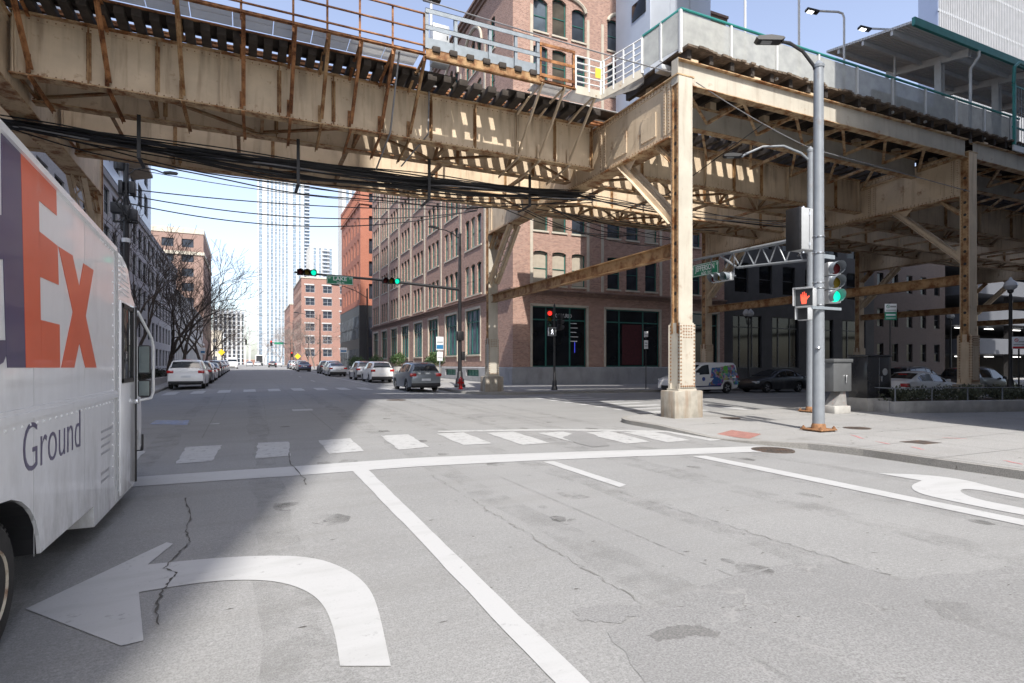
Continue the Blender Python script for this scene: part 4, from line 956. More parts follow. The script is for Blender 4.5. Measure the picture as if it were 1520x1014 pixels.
def window(parent, O, ud, nd, u, z, w, h, style, fm, gm, depth=.2, name='window', pane='pane', world_off=(0,0,0)):
    key = (round(w, 2), round(h, 2), style, fm.name, gm.name, name)
    if key not in _wc:
        f = MB(); t = .07 if style != 'big' else .09
        # local: x along the wall, y into the wall, z up
        for a, b in ((0, t), (w-t, w)): f.box(a, b, 0, .09, 0, h)
        f.box(t, w-t, 0, .09, 0, t); f.box(t, w-t, 0, .09, h-t, h)
        if style in ('sash', 'sash2'): f.box(t, w-t, .015, .085, h*.48, h*.48+.05)
        if style == 'sash2': f.box(w/2-.03, w/2+.03, .01, .08, t, h-t)
        if style == 'shop':
            f.box(t, w-t, .0, .085, h*.77, h*.77+.09)
            for q in (.26, .70): f.box(w*q-.05, w*q+.05, .002, .082, t, h-t)
        if style == 'big':
            f.box(t, w-t, .0, .085, h*.72, h*.72+.1)
            for q in (.33, .66): f.box(w*q-.05, w*q+.05, .002, .082, t, h-t)
        if style == 'grid':
            n = max(2, int(w/.7)); m_ = max(2, int(h/.8))
            for i in range(1, n): f.box(w*i/n-.025, w*i/n+.025, .01, .08, t, h-t)
            for i in range(1, m_): f.box(t, w-t, .012, .078, h*i/m_-.025, h*i/m_+.025)
        p = MB(); p.add([(t*.6,.055,t*.6),(w-t*.6,.055,t*.6),(w-t*.6,.055,h-t*.6),(t*.6,.055,h-t*.6)], [(0,1,2,3)])
        o = f.build(name, fm); q = p.build(pane, gm); q.parent = o; _wc[key] = (o, q); new = True
    else:
        o0, q0 = _wc[key]; o = o0.copy(); COL.objects.link(o); q = q0.copy(); COL.objects.link(q); q.parent = o
    x = Vector(ud); y = -Vector(nd); m = Matrix.Identity(4)
    flip = x.cross(y).z < 0
    p0 = Vector(O)+Vector(ud)*(u+(w if flip else 0))+y*depth+Vector((0,0,z))-Vector(world_off)
    if flip: x = -x
    m.col[0].xyz = x; m.col[1].xyz = y; m.col[2].xyz = (0,0,1); m.col[3].xyz = p0
    o.parent = parent; o.matrix_local = m; return o
def sill(mb, O, ud, nd, u0, u1, z, h=.12, out=.08):
    O = Vector(O); a = O+Vector(ud)*(u0-.06); b = O+Vector(ud)*(u1+.06); n = Vector(nd)
    p = [a-n*.05, b-n*.05, b+n*out, a+n*out]
    mb.add([tuple(v+Vector((0,0,z-h))) for v in p]+[tuple(v+Vector((0,0,z))) for v in p], [(3,2,1,0),(4,5,6,7),(0,1,5,4),(1,2,6,5),(2,3,7,6),(3,0,4,7)])
def vstrip(mb, O, ud, nd, u, w, z0, z1, out=.03):
    O = Vector(O); a = O+Vector(ud)*(u-w/2); b = O+Vector(ud)*(u+w/2); n = Vector(nd)
    p = [a-n*.03, b-n*.03, b+n*out, a+n*out]
    mb.add([tuple(v+Vector((0,0,z0))) for v in p]+[tuple(v+Vector((0,0,z1))) for v in p], [(3,2,1,0),(4,5,6,7),(0,1,5,4),(1,2,6,5),(2,3,7,6),(3,0,4,7)])
def shell(x0, x1, y0, y1, z0, z1, skip=()):
    mb = MB(); c = {'w': [(x0,y1,z0),(x0,y0,z0),(x0,y0,z1),(x0,y1,z1)], 'e': [(x1,y0,z0),(x1,y1,z0),(x1,y1,z1),(x1,y0,z1)], 's': [(x0,y0,z0),(x1,y0,z0),(x1,y0,z1),(x0,y0,z1)], 'n': [(x1,y1,z0),(x0,y1,z0),(x0,y1,z1),(x1,y1,z1)], 't': [(x0,y0,z1),(x1,y0,z1),(x1,y1,z1),(x0,y1,z1)]}
    for k, v in c.items():
        if k not in skip: mb.add(v, [(0,1,2,3)])
    return mb
W_, E_, S_, N_ = (-1,0,0), (1,0,0), (0,-1,0), (0,1,0)
# --- brown brick warehouse on the north east corner
BXw, BYs, BZ = 17.2, 37.2, 31.0
z0 = .38; NX = 37.0; NYe = 87.2
nb_ = thing('brick_warehouse', 'large brown brick warehouse with green framed windows on the far corner', 'building', (BXw, BYs, 0), 0, None, True)
sills = [7.5, 11.42, 15.08, 18.7, 22.32, 25.8]
opsW, opsS, wins = [], [], []
OW, OS = (BXw, BYs, 0), (BXw, BYs, 0)
bays = [45.1+5.62*i for i in range(8)]
cream = MB(); sl = MB(); darkband = MB()
for c in bays:
    u = c-BYs
    g0, g1 = (2.55, 6.2)
    opsW.append((u-1.65, u+1.65, 2.55, 6.25, 0)); wins.append(('W', u-1.65, 2.55, 3.3, 3.7, 'big', 'g'))
    opsW.append((u-1.5, u+1.5, .75, 1.95, 0)); wins.append(('W', u-1.5, .75, 3.0, 1.2, 'grid', 'v'))
    for a, b_ in ((u-1.78, u-1.65), (u+1.65, u+1.78)): vstrip(cream, OW, N_, W_, (a+b_)/2, .16, 2.0, 6.4, .05)
    sill(cream, OW, N_, W_, u-1.72, u+1.72, 6.46, .2, .06); sill(cream, OW, N_, W_, u-1.7, u+1.7, 2.55, .14, .1)
    for k, s in enumerate(sills):
        for du in (-1.38, 0, 1.38):
            h = 2.55 if k < 5 else (2.9 if du == 0 else 2.45)
            opsW.append((u+du-.47, u+du+.47, s, s+h, .13 if k < 5 else .3)); wins.append(('W', u+du-.47, s, .94, h, 'sash', 'n'))
        sill(sl, OW, N_, W_, u-1.9, u+1.9, s, .13, .07)
    vstrip(cream, OW, N_, W_, u-2.62, .28, 7.2, 27.2, .06)
u = 40.9-BYs
opsW.append((u-.8, u+.5, 2.5, 6.1, 0)); wins.append(('W', u-.8, 2.5, 1.3, 3.6, 'sash2', 'g'))
for s in sills: opsW.append((u-.45, u+.45, s, s+2.5, .2)); wins.append(('W', u-.45, s, .9, 2.5, 'sash', 'n')); sill(sl, OW, N_, W_, u-.5, u+.5, s, .13, .07)
for b0, gw in (((18.72, 23.3), 1), ((25.0, 30.15), 1), ((31.6, 36.3), 1)):
    opsS.append((b0[0]-BXw, b0[1]-BXw, 1.55, 5.95, 0)); wins.append(('S', b0[0]-BXw, 1.55, b0[1]-b0[0], 4.4, 'shop', 'd'))
    for xx in (b0[0]-.07, b0[1]+.07): vstrip(cream, OS, E_, S_, xx-BXw, .16, 1.55, 6.05, .06)
    sill(cream, OS, E_, S_, b0[0]-BXw-.1, b0[1]-BXw+.1, 6.12, .17, .06)
for grp in ([19.4, 20.95, 22.6], [25.74, 27.5, 29.3], [32.2, 33.8, 35.4]):
    for c in grp:
        for k, s in enumerate(sills):
            h = 2.45 if k < 5 else (2.75 if c == grp[1] else 2.4); ar = .12 if k < 5 else .26
            opsS.append((c-.58-BXw, c+.58-BXw, s, s+h, ar)); wins.append(('S', c-.58-BXw, s, 1.16, h, 'sash', 'b' if k == 0 and c < 24 else 'n')); sill(sl, OS, E_, S_, c-.6-BXw, c+.6-BXw, s, .13, .08)
for xx in (18.66, 23.42, 24.7, 30.25, 31.3): vstrip(cream, OS, E_, S_, xx-BXw, .22, 7.0, 27.6, .05)
wall = shell(BXw, NX, BYs, NYe, -.3, BZ, ('w', 's')); facade(wall, OW, N_, W_, NYe-BYs, 1.55, BZ, opsW[0::1] and [o for o in opsW if o[2] > 1.5]); facade(wall, OS, E_, S_, NX-BXw, 1.55, BZ, opsS)
w_ = wall.build('wall', M['brick'], nb_)
base = MB(); lowops = [o for o in opsW if o[2] < 1.5]
facade(base, (BXw-.09, BYs-.09, 0), N_, W_, NYe-BYs+.09, -.3, 1.46, [(o[0]+.09, o[1]+.09, o[2], 1.30, 0) for o in lowops], .3)
facade(base, (BXw-.09, BYs-.09, 0), E_, S_, NX-BXw+.09, -.3, 1.46, [])
base.add([(BXw-.09,BYs-.09,1.46),(NX,BYs-.09,1.46),(NX,BYs+.05,1.55),(BXw+.05,BYs+.05,1.55),(BXw+.05,NYe,1.55),(BXw-.09,NYe,1.46)], [(0,1,2,3),(0,3,4,5)])
base.build('stone_base', M['gray_stone'], nb_)
cream.build('stone_trim', M['cream_trim'], nb_); sl.build('window_sills', M['cream_trim'], nb_)
co = MB()
for (a, b_, o) in ((6.75, 6.92, .10), (6.92, 7.05, .2), (7.05, 7.16, .34)):
    co.box(BXw-o, NX, BYs-o, BYs-.001, a, b_); co.box(BXw-o, BXw-.001, BYs-.001, NYe, a, b_)
for (a, b_, o) in ((30.3, 30.6, .15), (30.6, 30.85, .35), (30.85, 31.05, .5)):
    co.box(BXw-o, NX, BYs-o, BYs-.001, a, b_); co.box(BXw-o, BXw-.001, BYs-.001, NYe, a, b_)
co.build('cornice', mat('cornice_brown', (.21,.135,.11), .8, 0, .15, 2, (.5,.42,.33), .4, (1,1,3), 2, .55, .75), nb_)
# big round arch mouldings on the top storey
am = MB()
for c in bays:
    pts = [(BXw-.05, c-2.05*math.cos(t), 27.6+1.9*math.sin(t)) for t in [math.pi*i/12 for i in range(13)]]; am.tube(pts, .14, 6)
for grp in ((19.0, 23.2), (25.2, 29.9), (31.6, 36.0)):
    c = (grp[0]+grp[1])/2; r_ = (grp[1]-grp[0])/2
    am.tube([(c-r_*math.cos(t), BYs-.05, 28.0+.95*math.sin(t)) for t in [math.pi*i/12 for i in range(13)]], .14, 6)
am.build('arch_moulding', M['cream_trim'], nb_)
pan = mat('green_vent_panel', (.10,.24,.19), .6, 0, .2, 5)
vis = 0
for f_, u, z, w, h, st, gk in wins:
    if gk == 'v': window(nb_, (BXw-.09, BYs, 0), N_, W_, u, .75, w, .55, st, M['green_frame'], pan, .2, 'vent_window', 'panel', (BXw, BYs, 0)); continue
    gm = {'g': rnd.choice((M['glass'], M['glass_warm'], M['glass_sky'])), 'n': rnd.choice((M['glass'], M['glass'], M['glass'], M['glass_sky'], M['glass_warm'], M['blind'] if f_ == 'W' or z < 12 else M['glass'])), 'd': M['glass_dark'], 'b': M['blind']}[gk]
    nm = 'shop_window' if st == 'shop' else ('tall_window' if st == 'big' else 'window')
    if f_ == 'W': window(nb_, OW, N_, W_, u, z, w, h, st, M['green_frame'], gm, .12, nm, 'pane', (BXw, BYs, 0))
    else: window(nb_, OS, E_, S_, u, z, w, h, st, M['green_frame'], gm, .14, nm, 'pane', (BXw, BYs, 0))
cu_ = MB()
for i in range(26): cu_.box(26.75+i*.085, 26.80+i*.085, BYs+.28+(i % 2)*.02, BYs+.3+(i % 2)*.02, 1.7, 4.8)
M['curtain'] = mat('dark_red_curtain', (.06,.008,.012), .8, 0, .3, 6)
o = MB(); o.box(26.65, 28.75, BYs+.185, BYs+.193, 1.7, 4.85); o.build('curtain', M['curtain'], nb_)
def text(s, size, m, name, parent=None, loc=(0,0,0), rot=(0,0,0), align='LEFT', ext=.002, sx=1.0, offset=0.0):
    cu = bpy.data.curves.new('t', 'FONT'); cu.body = s; cu.size = size; cu.extrude = ext; cu.align_x = align; cu.offset = offset; cu.resolution_u = 4
    ob = bpy.data.objects.new('t', cu); COL.objects.link(ob)
    dg = bpy.context.evaluated_depsgraph_get(); me = bpy.data.meshes.new_from_object(ob.evaluated_get(dg)); bpy.data.objects.remove(ob)
    me.materials.clear(); me.materials.append(m)
    o = bpy.data.objects.new(name, me); COL.objects.link(o); o.location = loc; o.rotation_euler = rot; o.scale = (sx, 1, 1)
    if parent is not None: o.parent = parent
    return o
M['letter_white'] = mat('white_lettering', (.75,.76,.78), .5, 0, .03, 3)
M['letter_grey'] = mat('grey_lettering', (.75,.76,.78), .5, 0, .03, 3)
text('X HARD', .42, M['letter_grey'], 'lettering', nb_, (20.55-BXw, -.002+.17, 5.18), (R(90), 0, 0))
for k, ln in enumerate((.55, .62, .5, .66, .58)):
    o = MB(); o.box(22.0, 22.0+ln, BYs+.172, BYs+.176, 4.75-k*.33, 4.80-k*.33); o.build('window_decal', M['letter_grey'], nb_)
M['blue_glow'] = emis('blue_tube_light', (.04, .05, .5), .8)
o = MB(); o.box(23.05-.7, 23.09-.7, BYs+.17, BYs+.18, 2.6, 3.4); o.build('neon_tube', M['blue_glow'], nb_)
# --- generic block with a window grid
def block(name, label, cat, x0, x1, y0, y1, z0, z1, wm, faces, fm, gm, depth=.15, parapet=.5, pm=None):
    """faces: dict side -> list of (u, z, w, h, style)"""
    b = thing(name, label, cat, (x0, y0, 0), 0, None, True)
    skip = tuple(k for k in faces); mb = shell(x0, x1, y0, y1, z0, z1, skip)
    fr = {'w': ((x0,y0,0), N_, W_, y1-y0), 'e': ((x1,y0,0), N_, E_, y1-y0), 's': ((x0,y0,0), E_, S_, x1-x0)}
    for k, ws in faces.items():
        O, ud, nd, Wd = fr[k]; facade(mb, O, ud, nd, Wd, z0, z1, [(u, u+w, z, z+h, 0) for u, z, w, h, st in ws], depth)
    mb.build('wall', wm, b)
    for k, ws in faces.items():
        O, ud, nd, Wd = fr[k]
        for u, z, w, h, st in ws: window(b, O, ud, nd, u, z, w, h, st, fm, gm, depth*.6, 'window', 'pane', (x0, y0, 0))
    if parapet:
        p = MB(); o = .18
        p.box(x0-o, x1+o, y0-o, y0-.001, z1-parapet, z1+.1); p.box(x0-o, x0-.001, y0-.001, y1, z1-parapet, z1+.1); p.box(x1+.001, x1+o, y0-.001, y1, z1-parapet, z1+.1)
        p.build('cornice', pm or M['cream_trim'], b)
    return b
def gridw(W, z0, dz, nf, w, h, gap, st, m0=1.0):
    n = max(1, int((W-2*m0+gap)/(w+gap))); s = (W-n*w-(n-1)*gap)/2
    return [(s+i*(w+gap), z0+k*dz, w, h, st) for k in range(nf) for i in range(n)]
# red building past the side street
rz = .9
red = block('red_brick_building', 'tall orange red brick building with a corbelled top beyond the brown warehouse', 'building', 17.2, 40, 97, 117.4, 11.6, 31.0, M['brick_red'],
   {'w': [(1.7+i*3.05+d, 12.6+k*3.75, 1.0, 2.6, 'sash') for k in range(5) for i in range(6) for d in (0,) ], 's': [(1.4+i*3.2, 12.6+k*3.75, 1.1, 2.5, 'sash') for k in range(5) for i in range(6)]}, M['dark_metal'], M['glass'], .4, .45, M['brick_red'])
mb = MB()
for z, o in ((28.2, .2), (11.5, .25)): mb.box(17.2-o, 40, 97-o, 96.999, z, z+.35); mb.box(17.2-o, 17.199, 96.999, 117.4, z, z+.35)
for i in range(18):
    y = 97.5+i*1.13; mb.box(17.2-.16, 17.199, y, y+.5, 28.9, 30.5)
mb.build('corbel_band', M['brick_red'], red)
mb = shell(17.0, 40, 96.8, 117.6, -.2, 11.5); lf = mb.build('lower_facade', M['dark_metal'], red)
for (za, zb) in ((1.2, 4.3), (6.0, 9.8)):
    for i in range(7):
        y = 97.4+i*2.85; p = MB(); p.box(16.97, 16.998, y, y+2.5, za, zb); q = p.build('window_bay', M['glass_pale'], red)
        f = MB()
        for j in range(5): f.box(16.93, 16.968, y+j*.6, y+j*.6+.09, za, zb)
        f.box(16.93, 16.967, y, y+2.5, (za+zb)/2-.05, (za+zb)/2+.05); f.build('mullions', M['dark_metal'], q)
for i in range(6):
    p = MB(); p.box(18.5+i*3.2, 20.6+i*3.2, 96.76, 96.798, 1.5, 4.6); p.box(18.5+i*3.2, 20.6+i*3.2, 96.76, 96.798, 6.2, 9.6); p.build('window_bay', M['glass'], red)
# brick apartment blocks up the street
ap = block('brick_apartments', 'six storey orange brick apartment block with white window lintels', 'building', 17.0, 45, 205, 240, 0, 31.0, M['brick_apt'],
  {'w': gridw(35, 4.5, 4.3, 6, 2.0, 2.2, 2.4, 'sash2'), 's': gridw(28, 4.5, 4.3, 6, 3.0, 2.4, 2.6, 'sash2')}, M['pale'], M['glass'], .2, .3)
mb = MB()
for k in range(6):
    for i in range(5): mb.box(17.9+i*5.6, 21.1+i*5.6, 204.9, 204.999, 6.95+k*4.3, 7.35+k*4.3)
mb.build('lintels', M['pale2'], ap)
for k in range(5):
    mb = MB(); mb.box(33.0, 36.5, 203.4, 204.9, 7.3+k*4.3, 7.5+k*4.3); mb.box(33.0, 36.5, 203.38, 203.43, 7.5+k*4.3, 8.5+k*4.3); mb.build('balcony', M['dark_metal'], ap)
block('brick_apartments', 'lower orange brick apartment block with pale windows, just left of the six storey one', 'building', 17.2, 40, 262, 300, 0, 27.6, M['brick_apt'],
  {'w': gridw(38, 5, 4.4, 5, 2.2, 2.2, 2.6, 'sash2'), 's': gridw(22.8, 5, 4.4, 5, 3.0, 2.4, 2.2, 'sash2')}, M['pale'], M['glass'], .2, .4)
# white towers
def tower(label, x0, x1, y0, y1, h, cols, dz, edge, name='white_tower', bal=None, gm='glass_blue', wm='pale'):
    t = thing(name, label, 'tower', (x0, y0, 0), 0, None, True)
    mb = MB(); mb.box(x0+.4, x1-.4, y0+.4, y1-.4, 0, h-1); mb.build('glass_core', M[gm], t)
    n = len(cols); sp = MB(); nf = int(h/dz)
    for k in range(nf): sp.box(x0+.2, x1-.2, y0+.2, y1-.2, k*dz, k*dz+dz*.16)
    sp.box(x0+.1, x1-.1, y0+.1, y1-.1, h-2.5, h); sp.build('floor_bands', M['gray_panel'], t)
    for (u, w) in cols:
        p = MB(); p.box(x0+u, x0+u+w, y0-.25, y0+.3, 0, h+1); p.build('pier', M[wm], t)
    ny = max(3, int((y1-y0)/6))
    for i in range(ny+1):
        y = y0+(y1-y0-1.6)*i/ny; p = MB(); p.box(x0-.2, x0+.3, y, y+1.6, 0, h); p.build('pier', M[wm], t)
    if bal:
        for k in range(3, nf):
            p = MB(); p.box(bal[0], bal[1], y0-1.8, y0+.2, k*dz, k*dz+.25); p.box(bal[0], bal[1], y0-1.82, y0-1.78, k*dz+.25, k*dz+1.2); p.build('balcony', M['gray_panel'], t)
    return t
xL = onY(383, 300, 600)[0]; xR = onY(460, 300, 600)[0]; Wt = xR-xL
cols = [(0,.9),(3.6,4.2),(9.4,1.6),(13.2,1.5),(16.4,1.5),(19.6,1.5),(22.6,1.5),(26.0,4.5),(33.4,2.4),(37.6,3.0)]
tower('tall white residential tower with vertical glass strips at the end of the street', xL, xR, 600, 640, 186, [(u*Wt/46.0, w*Wt/46.0) for u, w in cols], 3.4, 0, bal=(xR-5, xR-.3))
xL = onY(460, 400, 520)[0]; xR = onY(496, 400, 520)[0]
tower('shorter pale apartment tower with balconies right of the tall white tower', xL, xR, 520, 550, 104, [(0,3),(5,2.5),(9,2.5),(14,2),(18,3)], 3.3, 0, bal=(xL+10, xL+16), wm='pale2')
xL = onY(508, 300, 640)[0]; xR = onY(535, 300, 640)[0]
tower('sliver of a white tower showing above the red brick building', xL, xR, 640, 670, 205, [(0,4),(7,3),(13,3)], 3.5, 0)
xL = onY(316, 500, 480)[0]; xR = onY(362, 500, 480)[0]
tower('white gridded apartment slab low at the left end of the street', xL, xR, 480, 520, 42, [(k*3.0, 1.3) for k in range(9)], 3.1, 0, name='apartment_slab', wm='pale2', gm='glass')
block('low_building', 'low beige building left of the far crossing', 'building', -24, -11, 330, 350, 0, 19, M['cream_trim'], {'s': gridw(13, 4, 4.5, 3, 2.0, 2.0, 1.6, 'sash2'), 'e': gridw(20, 4, 4.5, 3, 2, 2, 2, 'sash2')}, M['pale'], M['glass'], .2, .4)
block('low_building', 'low brick viaduct house closing the far end of the street', 'building', -4, 14, 620, 640, -2, 7, M['brick_apt'], {'s': gridw(18, 1, 4, 1, 3, 2.4, 1.5, 'sash2')}, M['pale'], M['glass'], .2, .4)
# --- left side of the street
M['brick_pink'] = brick_mat('pinkish_brick', (.27,.165,.135), (.215,.125,.10), (.30,.235,.20), .22, .08)
pk = block('corner_loft_building', 'tall pinkish brick loft building with pale cornice left of the street', 'building', -34, -11, 190, 232, 0, 40.8, M['brick_pink'],
  {'s': gridw(23, 6, 4.2, 8, 3.0, 2.4, 2.0, 'sash2', 1.5), 'e': gridw(42, 6, 4.2, 8, 1.6, 2.4, 2.2, 'sash')}, M['dark_metal'], M['glass'], .3, 1.4)
mb = MB(); mb.box(-34.2, -10.8, 189.7, 189.999, 33.3, 34.2); mb.box(-10.999, -10.7, 189.999, 232, 33.3, 34.2); mb.build('string_course', M['cream_trim'], pk)
ga = block('grey_brick_building', 'long grey brick building with black gridded windows behind the bare trees on the left', 'building', -30, -11.2, 38, 119, 0, 18.6, M['brick_gray'],
  {'e': [(1.2+i*3.6, 1.5+k*3.4, 2.3, 2.4, 'grid') for k in range(5) for i in range(22)], 's': [(9+i*3.2, 1.5+k*3.4, 2.3, 2.4, 'grid') for k in range(5) for i in range(3)]}, M['dark_metal'], M['glass'], .25, .5, M['gray_stone'])
up = block('setback_building', 'taller grey block with bay windows rising above the grey brick building', 'building', -34, -11.0, 58, 87, 18.75, 31.5, M['gray_panel'],
  {'e': [(1.5+i*4.4, 19.8+k*3.6, 2.8, 2.5, 'grid') for k in range(3) for i in range(6)]}, M['dark_metal'], M['glass'], .2, .5, M['gray_stone'])
mb = MB(); mb.prism([(-11.0,66),(-9.2,67.5),(-9.2,72.5),(-11.0,74)], 22, 31, 'xy'); by = mb.build('bay', M['gray_panel'], up)
mb = MB(); mb.prism([(-11.0,65.8),(-9.0,67.4),(-9.0,72.6),(-11.0,74.2)], 21.7, 21.99, 'xy'); mb.build('bay_soffit', mat('tan_soffit', (.40,.32,.23), .7), by)
wf = block('white_stone_building', 'pale grey stone building with tall narrow windows between the trees and the loft building', 'building', -30, -11.1, 119.2, 189.5, 0, 15.0, M['pale2'],
  {'e': [(1.5+i*3.2, z, 1.5, h, 'sash') for z, h in ((1.2, 4.6), (8.6, 2.4), (12.0, 1.8)) for i in range(21)]}, M['dark_metal'], M['glass'], .3, .5, M['pale2'])
mb = MB(); mb.box(-11.099, -10.7, 119.2, 189.5, 7.2, 7.7); mb.build('string_course', M['pale2'], wf)
# --- north side of the cross street, east
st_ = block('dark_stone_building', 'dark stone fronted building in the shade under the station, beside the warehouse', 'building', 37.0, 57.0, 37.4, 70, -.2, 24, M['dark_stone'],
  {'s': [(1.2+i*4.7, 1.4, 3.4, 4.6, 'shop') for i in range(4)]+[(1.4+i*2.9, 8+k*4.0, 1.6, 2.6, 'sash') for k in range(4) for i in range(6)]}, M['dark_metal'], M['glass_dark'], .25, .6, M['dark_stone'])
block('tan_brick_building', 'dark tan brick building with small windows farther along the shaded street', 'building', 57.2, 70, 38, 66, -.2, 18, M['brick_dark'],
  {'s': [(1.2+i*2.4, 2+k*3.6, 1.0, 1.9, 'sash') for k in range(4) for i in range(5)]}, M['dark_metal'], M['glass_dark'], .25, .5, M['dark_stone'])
gar = thing('parking_garage', 'grey panelled parking garage with strip lights under the far end of the station', 'building', (72, 36, 0), 0, None, True)
mb = MB()
for k in range(4): mb.box(72, 130, 36, 60, 2.9+k*3.3, 4.6+k*3.3)
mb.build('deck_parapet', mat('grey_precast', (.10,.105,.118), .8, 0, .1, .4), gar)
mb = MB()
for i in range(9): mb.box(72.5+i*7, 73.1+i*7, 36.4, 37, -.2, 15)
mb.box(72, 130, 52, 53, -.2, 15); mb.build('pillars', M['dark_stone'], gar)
for k in range(2):
    for i in range(7):
        mb = MB(); mb.box(74+i*6, 75.6+i*6, 39, 39.2, 2.62+k*3.3, 2.7+k*3.3); mb.build('strip_light', M['led'], gar)
block('sunlit_building', 'bright sunlit pale building at the far east end of the street', 'building', 140, 175, 10, 60, -.5, 17, M['pale'], {'w': gridw(50, 3, 4, 3, 3, 2.2, 1.5, 'sash2')}, M['gray_panel'], M['glass'], .2, .5)
# glass tower, upper right
xL = onY(1392, 50, 150)[0]
gt = thing('glass_tower', 'very tall bluish glass tower with vertical fins at the upper right', 'tower', (xL, 150, 0), 0, None, True)
mb = MB(); mb.box(xL, xL+75, 150, 158, 0, 190); mb.build('curtain_wall', mat('fin_glass', (.22,.265,.38), .3, .1, .08, .05), gt)
for i in range(56):
    mb = MB(); mb.box(xL+.5+i*1.33, xL+.8+i*1.33, 149.3, 149.999, 0, 190); mb.build('fin', M['pale2'], gt)
mb = MB()
for k in range(12): mb.box(xL-.3, xL+75, 149.6, 149.99, 10+k*16, 11+k*16)
mb.build('belt_band', M['gray_panel'], gt)
# --- buildings behind the viewer, which throw the shade
block('corner_office_building', 'tall stone office building on the near right corner, just outside the view', 'building', 17.6, 60, -40, 6.6, 0, 75, M['light_stone'], {'w': gridw(46.6, 4, 4, 16, 2.4, 2.4, 1.4, 'sash2'), }, M['dark_metal'], M['glass'], .2, .6)
block('corner_office_building', 'tall grey office tower behind the viewer on the left side of the street', 'building', -50, -9.4, -30.5, -6, 0, 140, M['light_stone'], {'e': gridw(24.5, 4, 4, 30, 2.4, 2.4, 2.4, 'sash2')}, M['dark_metal'], M['glass'], .2, .6)
block('brick_shop_block', 'brick block behind the viewer on the left corner', 'building', -40, -11.2, -5.8, 6.5, 0, 13, M['brick'], {'e': gridw(12, 4.5, 4, 2, 1.4, 2.2, 1.6, 'sash')}, M['dark_metal'], M['glass'], .2, .6)
# ------------------------------------------------------------------ vehicles
def interp(tab, s, k=1):
    for a, b in zip(tab, tab[1:]):
        if s <= b[0]: t = (s-a[0])/max(1e-6, b[0]-a[0]); return a[k]+(b[k]-a[k])*max(0, min(1, t))
    return tab[-1][k]
SUV = dict(L=4.55, W=1.84, zb=.24, r=.345, wf=.93, wr=3.55, belt=[(0,.80),(1.2,1.0),(4.0,1.10),(4.55,1.06)], top=[(0,.72,.90),(.12,.86,.92),(.45,.97,.93),(1.15,1.06,.93),(1.28,1.10,.90),(2.05,1.60,.74),(2.6,1.68,.73),(3.5,1.66,.72),(4.12,1.58,.70),(4.28,1.42,.74),(4.46,1.10,.88),(4.55,.92,.92)], win=(1.55,2.55,2.62,3.55,3.6,4.05), ws=(1.3,2.02), rw=(4.15,4.44))
SEDAN = dict(L=4.8, W=1.83, zb=.22, r=.325, wf=.95, wr=3.75, belt=[(0,.70),(1.3,.92),(3.9,1.0),(4.8,.95)], top=[(0,.62,.88),(.1,.74,.92),(.5,.86,.93),(1.25,.97,.93),(1.4,1.0,.90),(2.25,1.38,.72),(2.8,1.46,.70),(3.4,1.41,.70),(4.2,1.08,.80),(4.3,1.05,.90),(4.7,1.02,.92),(4.8,.86,.92)], win=(1.75,2.7,2.78,3.5,3.53,3.75), ws=(1.42,2.2), rw=(3.48,4.16))
VAN = dict(L=4.75, W=1.85, zb=.24, r=.33, wf=.92, wr=3.85, belt=[(0,.82),(1.2,1.06),(4.75,1.08)], top=[(0,.74,.90),(.12,.90,.92),(.5,1.0,.93),(1.0,1.12,.92),(1.1,1.17,.90),(1.95,1.74,.82),(2.3,1.82,.82),(4.55,1.82,.80),(4.68,1.72,.82),(4.72,1.1,.93),(4.75,.95,.93)], win=(1.45,2.45,0,0,0,0), ws=(1.12,1.9), rw=(4.685,4.715))
def paint(name, col, metal=0.0, rough=.3): return mat('car_paint_'+name, col, rough, metal, .03, 3, (.3,.28,.25), .15, (1,1,.5), 3, .5, .8, coat=.6)
CP = {'white': paint('white', (.74,.74,.73)), 'silver': paint('silver', (.50,.52,.54), .45), 'gray': paint('gray', (.20,.225,.245), .4), 'bluegray': paint('bluegray', (.26,.29,.33), .4), 'black': paint('black', (.014,.014,.016)),
      'darkblue': paint('darkblue', (.035,.05,.11), .3), 'darkgray': paint('darkgray', (.075,.078,.083), .3), 'red': paint('red', (.3,.02,.02)), 'palegray': paint('palegray', (.62,.64,.66), .2)}
def wheel(parent, x, y, r, sd, w=.21):
    t = MB(); t.lathe([(r*.62, -w/2+.02),(r*.9, -w/2),(r*.98, -w/2+.02),(r, -w/2+.06),(r, w/2-.06),(r*.98, w/2-.02),(r*.9, w/2),(r*.62, w/2-.02)], 24, (x, y, r), 'x')
    o = t.build('wheel', M['rubber'], parent)
    m = MB(); xx = x+sd*(w/2-.015)
    m.lathe([(r*.62, xx-x-.02*sd),(r*.60, xx-x-.005*sd),(r*.52, xx-x-.03*sd),(r*.12, xx-x-.03*sd)] , 20, (x, y, r), 'x')
    for k in range(5):
        a = 2*math.pi*k/5; m.bar((xx-.012*sd, y+.05*math.cos(a), r+.05*math.sin(a)), (xx-.012*sd, y+r*.58*math.cos(a), r+r*.58*math.sin(a)), .07, .03, (1,0,0))
    m.build('rim', M['rim'], o); return o
